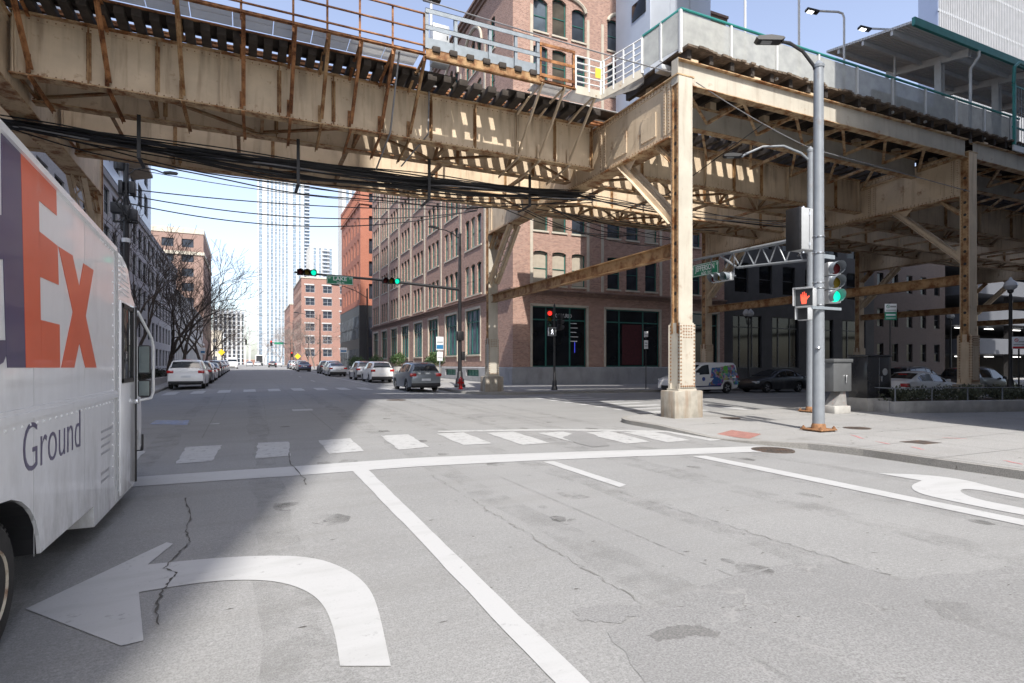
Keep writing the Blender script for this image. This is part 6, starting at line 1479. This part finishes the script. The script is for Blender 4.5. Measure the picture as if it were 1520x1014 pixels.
luminaire(p2, [(0,0,z),(-.35,.1,z+.28),(-.9,.35,z+.52),(-1.5,.7,z+.52),(-2.0,1.0,z+.28),(-2.1,1.08,z+.2)], 'pole_gray', 0, .04, .8)
zt = 6.2-bz
mb = MB(); mb.tube([(0,0,zt-.05),(0,3,zt+.02),(0,7.2,zt+.12)], [.075,.065,.05], 10); mb.tube([(0,0,zt-.85),(0,3.3,zt-.62),(0,4.2,zt-.0)], .05, 8)
for k in range(5):
    y = .3+k*.72; mb.tube([(0,y,zt-.82+.06*k),(0,y+.36,zt)], .028, 6); mb.tube([(0,y+.36,zt),(0,y+.72,zt-.78+.06*k)], .028, 6)
mb.build('truss_arm', M['pole_gray'], p2)
# street sign on the arm
def plate(name, label, cat, w, h, m, loc, rz, group=None, edge=None):
    s = thing(name, label, cat, loc, rz, group); mb = MB()
    mb.bbox(-w/2, w/2, -.012, .012, -h/2, h/2, .010); mb.build('panel', m, s)
    if edge is not None:
        e = MB(); t = .018; i_ = .025
        for a, b_, c_, d_ in ((-w/2+i_, w/2-i_, -h/2+i_, -h/2+i_+t), (-w/2+i_, w/2-i_, h/2-i_-t, h/2-i_), (-w/2+i_, -w/2+i_+t, -h/2+i_+t, h/2-i_-t), (w/2-i_-t, w/2-i_, -h/2+i_+t, h/2-i_-t)): e.box(a, b_, -.0155, -.0125, c_, d_)
        e.build('border', edge, s)
    return s
def ptext(s, txt, size, m, x, z, sx=1, offset=0): return text(txt, size, m, 'lettering', s, (x, -.0135, z), (R(90), 0, 0), 'CENTER', .001, sx, offset)
M['sign_green'] = mat('street_sign_green', (.012,.19,.10), .45, 0, .06, 2)
zc = 5.78
s = plate('street_sign', 'green JEFFERSON ST sign under the truss arm beside the corner column', 'street sign', onX(1029, 400, bx)[0]-onX(1067, 400, bx)[0], .54, M['sign_green'], (bx-.02, (onX(1029, 400, bx)[0]+onX(1067, 400, bx)[0])/2, zc), R(-90), None, M['letter_white'])
ptext(s, 'JEFFERSON', .33, M['letter_white'], -.02, -.04, .70, .004); ptext(s, 'N', .14, M['letter_white'], -.73, .05); ptext(s, 'ST', .14, M['letter_white'], .70, .09); ptext(s, '600 W', .20, M['letter_white'], .05, -.225)
mb = MB()
for y in (-.8, .8): mb.box(y-.015, y+.015, -.01, .01, .28, .40)
mb.build('hanger', M['chrome'], s)
s = signal('horizontal traffic signal with a dark red lens hanging from the truss arm', (bx-.05, 18.0, 5.28), R(-90), -1, True, 'box_gray')
mb = MB()
for x in (-.62, .62): mb.box(x-.02, x+.02, .0, .03, -.05, .92)
mb.box(-.62, .62, .101, .13, -.03, .03); mb.build('hanger', M['chrome'], s)
cbx = thing('signal_box', 'large pale grey metal box with a dark front strapped to the slim pole', 'signal box', (onY(1192, 350, by_-.45)[0], by_-.45, zpx(bx, by_, 350)), 0)
mb = MB(); mb.bbox(-.42, .40, -.24, .24, -.70, .70, .05); mb.build('case', M['box_gray'], cbx)
mb = MB(); mb.bbox(-.52, -.425, -.30, .26, -.72, .68, .03); mb.build('front', M['black_paint'], cbx)
mb = MB(); mb.box(-.02, .0, -.255, -.241, -.66, .66)
for z in (-.5, .5): mb.tube([(-.01,-.26,z-.05),(-.01,-.26,z+.05)], .025, 6); mb.tube([(-.1,-.1,z*1.5),(.3,.45,z*1.5)], .03, 6)
mb.build('hinges', M['chrome'], cbx)
HAND = [(-.30,-.95),(.32,-.95),(.36,-.45),(.50,-.2),(.78,.12),(.70,.24),(.55,.16),(.36,-.05),(.34,.62),(.22,.62),(.19,.05),(.14,.05),(.12,.85),(-.02,.85),(-.03,.05),(-.08,.05),(-.12,.78),(-.25,.78),(-.24,.02),(-.29,.02),(-.36,.55),(-.47,.52),(-.42,-.45)]
MAN = [(-.1,.62),(.1,.62),(.22,.5),(.38,.15),(.28,.1),(.16,.32),(.12,.05),(.34,-.45),(.42,-.9),(.26,-.9),(.18,-.45),(-.02,-.1),(-.14,-.5),(-.4,-.88),(-.52,-.78),(-.3,-.45),(-.16,.05),(-.18,.35),(-.34,.12),(-.42,.2),(-.26,.5)]
def ped(label, loc, rz, fig, m):
    g = thing('pedestrian_signal', label, 'pedestrian signal', loc, rz); mb = MB(); mb.bbox(-.23, .23, -.10, .16, -.24, .24, .03); mb.build('case', M['box_gray'], g)
    mb = MB(); mb.box(-.2, .2, -.104, -.101, -.21, .21); f = mb.build('face', M['screen_dark'], g)
    if fig is not None:
        mb = MB(); mb.prism([(x*.17, z*.17) for x, z in fig], -.107, -.1045, 'xz')
        if fig is MAN: mb.lathe([(.028, -.107),(.028, -.1045)], 10, (0,0,.135), 'y')
        mb.build('lit_figure', M[m], f)
    mb = MB(); mb.box(-.23, .23, -.20, -.10, .24, .25); mb.box(-.24, -.23, -.20, -.10, -.2, .25); mb.build('hood', M['box_gray'], g)
    return g
ped('pedestrian signal showing a red hand, fixed to the tall lamp pole', (ax-.42, ay+.05, zpx(ax, ay, 443)), R(-68), HAND, 'hand')
g = ped('pedestrian signal seen from the side, just below the red hand signal', (bx-.34, by_-.05, zpx(bx, by_, 466)), R(-95), None, '')
mb = MB(); zz = zpx(ax, ay, 458); mb.box(ax-.45, ax+.62, ay-.18, ay-.145, zz-.04, zz+.03); zz = zpx(ax, ay, 380); mb.box(ax+.05, ax+.55, ay-.05, ay-.01, zz-.05, zz+.05); tag(mb.build('signal_bracket', M['galv']), 'grey bracket arms on the tall pole that carry the signals', 'bracket')
zc = zpx(ax, ay, 419)
signal('vertical traffic signal with its green lens lit on the tall lamp pole', (ax+.46, ay-.05, zc), R(-22), 2, False, 'box_gray')
mb = MB(); mb.bbox(-.09, .09, -.12, .12, -.35, .35, .02); o = mb.build('control_box', M['box_gray']); o.location = (bx+.25, by_-.1, zpx(bx, by_, 547)); tag(o, 'small grey control box low on the slim pole', 'box')
# far right corner pole with the long arm over the street
fx, fy = 12.45, 35.0; fz = walk_z(fx, fy); fh = zpx(fx, fy, 349)-fz
p3 = pole('signal_pole', 'black signal pole with a long mast arm over the street on the far corner', 'signal pole', fx, fy, fz, fh, .14, .09, 'black_paint', 'cast')
za = zpx(fx, fy, 430)-fz
xe = onY(437, 403, fy)[0]-fx
mb = MB(); mb.tube([(0,0,za),(xe*.5,0,za+.30),(xe,0,zpx(fx+xe, fy, 404)-fz)], [.10,.08,.05], 10); mb.build('mast_arm', M['black_paint'], p3)
luminaire(p3, [(0,0,fh-.25),(-.5,-.05,fh+.05),(-1.0,-.1,fh+.2),(-1.5,-.15,fh+.22)], 'black_paint', 0, .035, .8)
mb = MB(); mb.bbox(-.22, .22, -.2, .2, zpx(fx, fy, 500)-fz-.25, zpx(fx, fy, 500)-fz+.35, .04); mb.build('control_case', M['black_paint'], p3); mb = MB(); mb.bbox(.1, .3, -.15, .15, zpx(fx, fy, 535)-fz, zpx(fx, fy, 522)-fz, .03); mb.build('control_case', M['black_paint'], p3)
def onarm(px):
    x = onY(px, 410, fy)[0]; t = (x-fx)/xe; return x, fz+za+(zpx(fx+xe, fy, 404)-fz-za)*t
x, z = onarm(455); signal('horizontal traffic signal with green lit at the tip of the long mast arm', (x, fy-.18, z+.02), 0, 2, True, 'black_paint', None, 1.0)
x, z = onarm(579); signal('horizontal traffic signal with green lit halfway along the mast arm', (x, fy-.18, z+.04), 0, 2, True, 'black_paint', None, 1.0)
x, z = onarm(504)
s = plate('street_sign', 'green LAKE ST sign on the long mast arm', 'street sign', 1.5, .50, M['sign_green'], (x, fy-.16, z-.22), 0, None, M['letter_white'])
ptext(s, 'LAKE', .31, M['letter_white'], .0, -.02, 1.1, .004); ptext(s, 'W', .15, M['letter_white'], -.60, .05); ptext(s, 'ST', .15, M['letter_white'], .60, .08); ptext(s, '200 N', .17, M['letter_white'], .02, -.2)
# pedestrian post in front of the shop window
qx, qy = onY(823, 577, 29.9)[0], 29.9; qz = walk_z(qx, qy)
p4 = pole('signal_post', 'thin black signal post on a flared base before the dark shop window', 'signal pole', qx, qy, qz, zpx(qx, qy, 455)-qz, .07, .055, 'black_paint', 'cast')
signal('traffic signal with red lit on the thin post by the shop window', (qx-.36, qy-.1, zpx(qx, qy, 474)), R(-28), 0, False, 'black_paint', None, .9)
ped('pedestrian signal showing a white walking figure before the shop window', (qx-.22, qy-.1, zpx(qx, qy, 493)), R(-18), MAN, 'walkman')
signal('dark traffic signal turned away on the right side of the thin post', (qx+.34, qy, zpx(qx, qy, 478)), R(110), -1, False, 'black_paint', None, .9)
def small_sign(name, label, px, pytop, pybot, pbase, Y=None, X=None, paper='white', w=.32, rz=0, h=None):
    x, y = (onY(px, 500, Y)[0], Y) if Y else (X, onX(px, 500, X)[0]); z0 = walk_z(x, y); zt_, zb_ = zpx(x, y, pytop), zpx(x, y, pybot)
    s = thing(name, label, 'sign', (x, y, z0), rz); mb = MB(); mb.tube([(0,.03,0),(0,.03,zt_-z0+.05)], .03, 8); mb.build('post', M['galv'] if paper != 'dark' else M['black_paint'], s)
    return s, zt_-z0, zb_-z0, w
def sign_face(s, z1, z0, w, m, marks=()):
    mb = MB(); mb.bbox(-w/2, w/2, -.008, .0, z0, z1, .004); f = mb.build('panel', m, s)
    for (a, b_, c_, d_, mm) in marks:
        q = MB(); q.box(-w/2+w*a, -w/2+w*b_, -.0105, -.0085, z0+(z1-z0)*c_, z0+(z1-z0)*d_); q.build('printed_band', mm, f)
    return f
def ring_mark(s, x, z, r, m, m2):
    q = MB(); q.lathe([(r, -.0112),(r, -.0088)], 18, (x, 0, z), 'y'); o = q.build('symbol', m, s); q = MB(); q.lathe([(r*.72, -.0135),(r*.72, -.0115)], 18, (x, 0, z), 'y'); q.build('symbol_centre', m2, o)
    q = MB(); q.bar((x-r*.6, -.015, z+r*.6), (x+r*.6, -.015, z-r*.6), .02, .003, (0,1,0)); q.build('symbol_slash', m, o)
M['sg'] = mat('sign_ink_green', (.02,.22,.14), .5); M['sr'] = mat('sign_ink_red', (.5,.03,.03), .5); M['sb'] = mat('sign_ink_blue', (.02,.16,.34), .5); M['sk'] = mat('sign_ink_grey', (.25,.26,.27), .5)
s, a, b_, w_ = small_sign('parking_sign', 'white and green parking sign beside the planter right of the black cabinet', 1322, 451, 475, 600, Y=13.6, w=.44, paper='dark', rz=R(-25))
mm = (a+b_)/2; sign_face(s, a, mm, w_, M['plate_white'], [(.45,.95,.55,.75,M['sk']),(.1,.95,.15,.25,M['sk'])]); sign_face(s, mm-.01, b_, w_, M['sg'], [(.1,.9,.55,.75,M['plate_white']),(.1,.9,.2,.28,M['plate_white'])]); ring_mark(s, -.10, a-.10, .065, M['sg'], M['plate_white'])
s, a, b_, w_ = small_sign('no_parking_sign', 'white no parking sign with a red strip at the right edge', 1513, 500, 518, 600, Y=12.4, w=.5, paper='dark', rz=R(-38))
sign_face(s, a, b_, w_, M['plate_white'], [(.05,.95,.04,.2,M['sr']),(.1,.9,.32,.38,M['sk']),(.45,.9,.55,.62,M['sk'])]); ring_mark(s, -.1, a-.13, .07, M['sr'], M['plate_white'])
s, a, b_, w_ = small_sign('street_notice', 'dark post with two small white notices before the curtained shop window', 959, 492, 498, 578, Y=29.6, paper='dark', w=.26, rz=R(-20))
sign_face(s, a, b_-.1, w_, M['plate_white'], [(.15,.85,.4,.5,M['sk'])]); sign_face(s, b_-.3, b_-.85, w_, M['plate_white'], [(.15,.85,.3,.4,M['sk']),(.15,.85,.6,.7,M['sk'])])
s, a, b_, w_ = small_sign('bus_sign', 'white and blue sign on a thin post above the white SUV', 653, 500, 520, 565, X=11.6, w=.5, rz=0)
sign_face(s, a, b_, w_, M['plate_white'], [(.05,.95,.1,.4,M['sb']),(.1,.9,.55,.65,M['sk'])]); sign_face(s, b_-.1, b_-.7, w_*.8, M['plate_white'], [(.1,.9,.3,.4,M['sk'])])
s, a, b_, w_ = small_sign('parking_sign', 'small pale sign on a post before the black storefront', 510, 516, 524, 550, X=11.6, w=.9)
sign_face(s, a, b_, w_, M['plate_white'], [(.1,.9,.2,.5,M['sb'])])
s, a, b_, w_ = small_sign('parking_sign', 'small pale blue sign on the left sidewalk past the parked cars', 301, 516, 526, 550, X=-5.0, w=.6)
sign_face(s, a, b_, w_, M['plate_white'], [(.1,.9,.2,.5,M['sb'])])
# lamp posts with globes
M['globe'] = mat('lamp_globe', (.50,.51,.53), .25, 0, .06, 3, coat=.4)
def globe_lamp(label, px, pyg, Y, twin=True, rr=.23):
    x = onY(px, 500, Y)[0]; z0 = walk_z(x, Y); zg = zpx(x, Y, pyg)-z0; g = thing('globe_lamp', label, 'lamp post', (x, Y, z0), R(15), 'black lamp posts with round globes')
    mb = MB(); mb.lathe([(.22,0),(.22,.15),(.15,.3),(.13,.9),(.08,1.1),(.065,zg-.6),(.09,zg-.5),(.06,zg-.4),(.03,zg-.2)], 14)
    sp = (-.3, .3) if twin else (0,)
    for dx in sp:
        if twin: mb.tube([(0,0,zg-.75),(dx*.6,0,zg-.72),(dx,0,zg-.5),(dx,0,zg-.2)], .03, 6)
        mb.lathe([(.05,zg-.32),(.11,zg-.26),(.12,zg-.16)], 12, (dx,0,0))
    mb.build('post', M['black_paint'], g)
    for dx in sp:
        mb = MB(); mb.lathe([(.10, zg-.17),(rr*.8, zg-.1),(rr, zg+.02),(rr*.9, zg+.13),(rr*.6, zg+.23),(rr*.28, zg+.30),(rr*.2, zg+.36),(.02, zg+.40)], 16, (dx,0,0)); mb.build('globe', M['globe'], g)
globe_lamp('black lamp post with two grey globes, seen left of the grey poles', 1111, 466, 29.6)
globe_lamp('black lamp post with small globes seen beyond the planter bent', 1411, 470, 29.6)
globe_lamp('lamp post with one large globe near the right edge', 1500, 425, 14.0, False, .26)
# cabinets on the near right sidewalk
kx, ky = ground(1297, 610, walk_z); c1 = thing('utility_cabinet', 'tall glossy black utility cabinet on a concrete base', 'cabinet', (kx+.2, ky+.3, walk_z(kx, ky)), R(-4))
mb = MB(); mb.bbox(-.62, .62, -.42, .42, 0, .46, .02); mb.build('plinth', M['planter_conc'], c1); mb = MB(); mb.bbox(-.58, .58, -.38, .38, .46, 1.95, .02); mb.bbox(-.62, .62, -.42, .42, 1.95, 2.02, .015); mb.build('case', mat('glossy_black_case', (.02,.021,.024), .25, 0, .2, 3, coat=.3), c1)
mb = MB(); mb.box(-.005, .005, -.392, -.381, .5, 1.92); mb.bbox(.08, .13, -.42, -.38, 1.05, 1.25, .01); mb.build('door_trim', M['chrome'], c1); mb = MB(); mb.lathe([(.13, -.388),(.13,-.381)], 16, (.3, 0, 1.4), 'y'); mb.build('round_sticker', M['sk'], c1)
kx, ky = ground(1250, 614, walk_z); c2 = thing('electric_meter_box', 'grey steel meter box on a tapered rusty foot beside the black cabinet', 'cabinet', (kx, ky+.25, walk_z(kx, ky)), R(-6))
mb = MB(); mb.bbox(-.36, .36, -.3, .3, 0, .26, .02); mb.build('plinth', M['planter_conc'], c2)
mb = MB(); mb.prism([(-.30,.26),(.30,.26),(.24,.75),(.05,.75)], -.2, .2, 'xz'); mb.build('foot', mat('rusty_grey_paint', (.24,.235,.23), .6, 0, .2, 5, (.35,.13,.09), .8, (1,1,1), 3, .52, .65), c2)
mb = MB(); mb.bbox(-.40, .40, -.30, .30, .75, 1.78, .03); mb.bbox(-.43, .43, -.34, .33, 1.74, 1.86, .02); mb.build('case', mat('grey_case', (.12,.125,.13), .35, .2, .1, 3), c2); mb = MB(); mb.tube([(.1,-.34,1.05),(.1,-.36,1.25),(.14,-.34,1.3)], .02, 6); mb.build('handle', M['chrome'], c2)
# planter with railing and scrubby plants
A = Vector(ground(1328, 614, walk_z)); B = Vector(ground(1640, 609, walk_z)); d = (B-A).normalized(); nrm = Vector((-d.y, d.x)); Dp = 2.6
pt_ = thing('raised_planter', 'long low concrete planter with a thin metal rail around it', 'planter', (A.x, A.y, walk_z(A.x, A.y)), math.atan2(d.y, d.x))
Lp = (B-A).length; mb = MB(); mb.bbox(0, Lp, 0, .22, -.1, .40, .02); mb.bbox(0, .22, .23, Dp-.23, -.1, .395, .02); mb.bbox(0, Lp, Dp-.22, Dp, -.1, .40, .02); mb.build('kerb', M['planter_conc'], pt_)
mb = MB(); mb.box(.2, Lp, .2, Dp-.2, .1, .33); mb.build('soil', M['soil'], pt_)
mb = MB()
for k in range(14): mb.box(.12+k*1.5, .15+k*1.5, .1, .13, .4, .86)
mb.box(.1, Lp, .105, .125, .84, .87); mb.box(.105, .125, .125, Dp-.1, .84, .87); mb.build('rail', M['pole_gray'], pt_)
def leaves(mb, c, r, n, s, flat=1.0, up=0):
    for _ in range(n):
        v = Vector((rnd.gauss(0,1), rnd.gauss(0,1), rnd.gauss(0,1))).normalized()*(rnd.random()**.4); p = Vector(c)+Vector((v.x*r[0], v.y*r[1], v.z*r[2]))
        a = Vector((rnd.uniform(-1,1), rnd.uniform(-1,1), rnd.uniform(-.6,1)+up)).normalized(); b_ = a.orthogonal().normalized(); b_ = (Matrix.Rotation(rnd.uniform(0,6.28), 3, a) @ b_)
        l = s*rnd.uniform(.6,1.4); mb.add([p-b_*l*.25, p+a*l*.5-b_*0, p+b_*l*.25, p-a*l*.5], [(0,1,2,3)])
mb = MB()
for _ in range(150): leaves(mb, (rnd.uniform(.4, Lp-.3), rnd.uniform(.4, Dp-.4), .42+rnd.uniform(0,.32)), (.25,.25,.22), 42, .10, 1, .8)
o = mb.build('planter_plants', M['leaf_dull']); o.location = pt_.location; o.rotation_euler = pt_.rotation_euler; kind(o, 'stuff')
# hydrant, shrubs in tubs on the far right sidewalk
hx0, hy0 = onX(667, 560, 10.9)[0], 10.9
hz = thing('fire_hydrant', 'small red fire hydrant at the kerb right of the dark grey SUV', 'hydrant', (11.6, hx0, walk_z(11.6, hx0)), 0)
mb = MB(); mb.lathe([(.16,0),(.16,.05),(.11,.07),(.11,.5),(.14,.52),(.14,.56),(.12,.62),(.07,.7),(.03,.72),(.03,.76)], 14); mb.build('barrel', M['red_lens'], hz)
mb = MB(); mb.lathe([(.06,-.2),(.06,.2)], 10, (0,0,.4), 'x'); mb.lathe([(.07,-.19),(.05,0)], 10, (0,0,.4), 'y'); mb.build('outlet', M['red_lens'], hz)
def shrub(label, px, py0, X, r):
    y = onX(px, 530, X)[0]; z = walk_z(X, y); g = thing('round_shrub', label, 'shrub', (X, y, z), 0, 'clipped round shrubs in tubs'); zc = zpx(X, y, py0)-z
    mb = MB(); mb.lathe([(r*.55,0),(r*.7,zc-r*.6),(r*.75,zc-r*.6)], 12); mb.build('tub', M['planter_conc'], g)
    mb = MB()
    for _ in range(26):
        v = Vector((rnd.gauss(0,1), rnd.gauss(0,1), rnd.gauss(0,1))).normalized()*r*.65; leaves(mb, (v.x, v.y, zc+v.z*.8), (r*.4,r*.4,r*.35), 50, .16)
    mb.build('foliage', M['leaf'], g)
shrub('round green shrub above the roof of the dark grey SUV', 645, 534, 14.0, .85); shrub('round yellowish shrub above the roof of the white SUV', 592, 535, 14.0, .95); shrub('dark green shrub between the silver SUV and the pale grey sedan', 529, 539, 13.5, 1.3); shrub('shrub peeping over the silver SUV', 559, 537, 14.0, 1.0)
# left sidewalk planter and hedge
lp = thing('hedge_planter', 'low stone kerbed planter with dark hedge beside the large white SUV', 'planter', (-6.3, 44, walk_z(-6.3, 44)), 0)
mb = MB(); mb.box(-1.0, -.8, -4.5, 14, -.1, .45); mb.box(.8, 1.0, -4.5, 14, -.1, .45); mb.box(-.8, .8, -4.5, -4.3, -.1, .45); mb.build('kerb', M['planter_conc'], lp); mb = MB(); mb.box(-.8, .8, -4.3, 14, 0, .38); mb.build('soil', M['soil'], lp)
mb = MB()
for _ in range(90): leaves(mb, (rnd.uniform(-.6,.6), rnd.uniform(-4.1, 13.8), rnd.uniform(.45,.85)), (.35,.35,.3), 36, .12)
mb.build('hedge', mat('dark_hedge', (.022,.026,.016), .8, 0, .4, 5), lp)
# left utility pole with cabinets
ux, uy = -5.35, 34.0; uz = walk_z(ux, uy)
up_ = pole('utility_pole', 'black pole crowded with antennas and equipment boxes behind the truck', 'utility pole', ux, uy, uz, zpx(ux, uy, 245)-uz, .16, .12, 'black_paint', 'cast')
zz = lambda py: zpx(ux, uy, py)-uz
mb = MB(); mb.lathe([(.22, zz(253)),(.24, zz(250)),(.24, zz(233)),(.20, zz(230))], 16, (-.28, 0, 0)); mb.build('antenna_drum', M['dark_metal'], up_)
for (a, b_, c_, e_) in ((-.62,-.18,318,303),(.16,.5,327,311),(-.2,.18,322,306),(.14,.42,288,270),(-.3,-.12,290,270)):
    mb = MB(); mb.bbox(a, b_, -.25, .2, zz(c_), zz(e_), .03); mb.build('equipment_box', M['dark_metal'], up_)
mb = MB()
for k in range(7): mb.tube([(rnd.uniform(-.3,.3), -.2, zz(330)), (rnd.uniform(-.2,.2), -.28, zz(322)), (rnd.uniform(-.4,.4), -.26, zz(305)), (rnd.uniform(-.1,.1), -.15, zz(285))], .025, 5)
mb.box(-.55, .5, -.05, .05, zz(330)-.04, zz(330)+.04); mb.build('wiring', M['cable'], up_)
luminaire(up_, [(0,0,zz(262)),(.35,.05,zz(250)),(.8,.1,zz(245)),(1.25,.15,zz(246)),(1.6,.2,zz(249))], 'black_paint', 0, .035, .8)
mb = MB(); mb.lathe([(.19, zz(360)),(.19, zz(354))], 14); mb.build('white_band', M['plate_white'], up_)
# street lamps up the street
def street_lamp(label, px, ptop, pbase, X, side, arm=2.2, py_arm=None):
    y = onX(px, 500, X)[0]; z0 = walk_z(X, y); h = zpx(X, y, ptop)-z0; p = pole('street_lamp', label, 'street lamp', X, y, z0, h, .13, .08, 'black_paint', 'cast', 'black street lamps along the street')
    luminaire(p, [(0,0,h-.9),(side*arm*.4,0,h-.2),(side*arm*.8,0,h+.2),(side*arm,0,h+.25)], 'black_paint', 0, .04, 1.0)
street_lamp('black street lamp standing in front of the red brick building', 545, 430, 545, 12.0, -1, 3.0)
street_lamp('black street lamp before the bare trees and the brick apartments', 475, 468, 548, 12.0, -1, 3.6)
street_lamp('black street lamp farthest up the right side, by the low apartment block', 435, 476, 545, 12.0, -1, 3.6)
street_lamp('black street lamp on the left sidewalk among the bare trees', 318, 455, 545, -5.5, 1, 3.0)
# far crossing signals
for k, (px, X, xe_, lb) in enumerate([(316, -5.4, 5.6, 'left'), (434, 11.8, -5.2, 'right')]):
    y = onX(px, 500, X)[0] if k else 170; y = 168+k*8; z0 = walk_z(X, y); p = pole('signal_pole', 'small black mast arm pole at the far crossing, %s side' % lb, 'signal pole', X, y, z0, 7.5, .16, .1, 'black_paint', 'cast')
    mb = MB(); mb.tube([(0,0,6.4),(xe_,0,6.7)], .09, 6); mb.build('mast_arm', M['black_paint'], p)
    signal('tiny far traffic signal at the tip of the %s mast arm' % lb, (X+xe_, y-.2, z0+6.5), 0, -1 if k == 0 else 0, False, 'black_paint', None, 1.4)
    signal('tiny far traffic signal showing red on the %s pole' % lb, (X+.2, y-.3, z0+3.4), 0, 0, False, 'black_paint', None, 1.3)
    if k: s = plate('street_sign', 'tiny green street sign on the far mast arm', 'street sign', 2.4, .6, M['sign_green'], (X-3.2, y-.15, z0+6.55), 0)
M['yellow'] = mat('warning_yellow', (.72,.48,.02), .5)
for (px, py, X, lb) in ((349, 523, -5.0, 'left'), (434, 529, 11.6, 'right')):
    y = 150; z0 = walk_z(X, y); z = zpx(X, y, py)-z0; s = thing('warning_sign', 'small yellow diamond warning sign on the %s side of the far street' % lb, 'sign', (X, y, z0), 0)
    mb = MB(); mb.tube([(0,.05,0),(0,.05,z)], .05, 6); mb.build('post', M['galv'], s); mb = MB(); mb.prism([(0,z-.75),(.75,z),(0,z+.75),(-.75,z)], -.02, .02, 'xz'); mb.build('panel', M['yellow'], s)
# ------------------------------------------------------------------ bare trees
def tree_mesh(seed, H, spread, tr=.13, levels=6, dense=1.0):
    r_ = random.Random(seed); T_, B_ = MB(), MB()
    def grow(p, d, L, r, lv):
        n = 3 if lv > 2 else 2; pts = [p]; q = p; dd = d.copy()
        for i in range(n):
            dd = (dd+Vector((r_.uniform(-1,1), r_.uniform(-1,1), r_.uniform(-.5,.7)))*.20).normalized(); q = q+dd*(L/n); pts.append(q)
        rs = [max(.0115, r*(1-.25*i/n)) for i in range(n+1)]
        (T_ if lv >= levels-1 else B_).tube(pts, rs, 7 if lv >= levels-1 else (5 if lv > 2 else 3), False)
        if lv <= 0: return
        k = r_.choice((2,3,3)) if lv > 3 else r_.choice((2,3,3,4))
        for i in range(k):
            t = 1.0 if i == 0 else r_.uniform(.45, 1.0); j = min(n, max(1, int(round(t*n)))); s_ = pts[j]
            ax = dd.orthogonal().normalized(); ax = Matrix.Rotation(r_.uniform(0, 6.28), 3, dd) @ ax
            an = R(r_.uniform(18, 48))*spread*(0.55 if i == 0 else 1); nd = (Matrix.Rotation(an, 3, ax) @ dd); nd = (nd+Vector((0,0,.10))).normalized()
            grow(s_, nd, L*r_.uniform(.68, .9), rs[j]*(.80 if i == 0 else .64), lv-1)
    grow(Vector((0,0,-.1)), Vector((r_.uniform(-.08,.08), r_.uniform(-.08,.08), 1)).normalized(), H*.265, tr, levels)
    return T_, B_
def tree(label, X, Y, H, seed, spread, bm_, group, tr=.13, levels=6, name='bare_tree'):
    t = thing(name, label, 'tree', (X, Y, walk_z(X, Y)), 0, group); T_, B_ = tree_mesh(seed, H, spread, tr, levels)
    a = T_.build('trunk', M[bm_], t); b = B_.build('crown', M[bm_], t); return t
GL = 'bare trees along the left sidewalk'; GRt = 'bare trees along the right sidewalk'
tree('bare dark tree whose trunk rises behind the truck mirrors, nearest of the left row', -5.7, 42.5, 12.0, 3, 1.05, 'bark', GL, .19)
tree('bare dark tree standing behind the large white SUV, second of the left row', -5.6, 52.5, 12.2, 11, 1.0, 'bark', GL, .19)
tree('bare dark tree before the pinkish loft building, third of the left row', -5.6, 66.0, 12.5, 21, 1.0, 'bark', GL, .19)
tree('spreading bare tree whose twigs reach right of the loft building', -4.9, 84.0, 14.5, 8, 1.1, 'bark', GL, .2)
base = [o for o in bpy.data.objects if o.get('category') == 'tree']
for k, (X, Y, s_, src) in enumerate([(-5.8, 104, 1.05, 1), (-5.8, 128, 1.1, 2), (-5.5, 158, 1.1, 0)]):
    t = dup(base[src], None, (X, Y, walk_z(X, Y)), R(70+60*k), 'small bare tree farther along the left sidewalk, %s of the distant three' % ('nearest', 'middle', 'farthest')[k], GL); t.scale = (s_,)*3
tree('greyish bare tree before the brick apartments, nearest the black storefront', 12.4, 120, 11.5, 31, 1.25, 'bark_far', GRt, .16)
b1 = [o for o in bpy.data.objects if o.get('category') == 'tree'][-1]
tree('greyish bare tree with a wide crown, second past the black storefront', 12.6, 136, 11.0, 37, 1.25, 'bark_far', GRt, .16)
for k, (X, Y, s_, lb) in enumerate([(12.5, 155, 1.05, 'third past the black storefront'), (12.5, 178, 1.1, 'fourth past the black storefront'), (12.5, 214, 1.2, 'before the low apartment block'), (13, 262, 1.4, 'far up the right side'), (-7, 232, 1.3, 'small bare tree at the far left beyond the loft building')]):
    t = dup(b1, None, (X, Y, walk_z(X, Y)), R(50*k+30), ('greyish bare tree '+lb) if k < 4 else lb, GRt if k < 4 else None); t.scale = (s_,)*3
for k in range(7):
    X = -40+k*17; Y = 420+rnd.uniform(-20, 30); t = dup(b1, None, (X, Y, 1.7), R(80*k), 'pale bare tree in the line closing the far end of the street', 'bare trees closing the street'); t.scale = (1.5,)*3
for o in list(bpy.data.objects):
    if '_o' in o: del o['_o']
for o in bpy.data.objects:
    if o.type == 'MESH' and o.parent is not None:
        for k in ('label', 'category', 'group'):
            if k in o and o.parent is not None: del o[k]
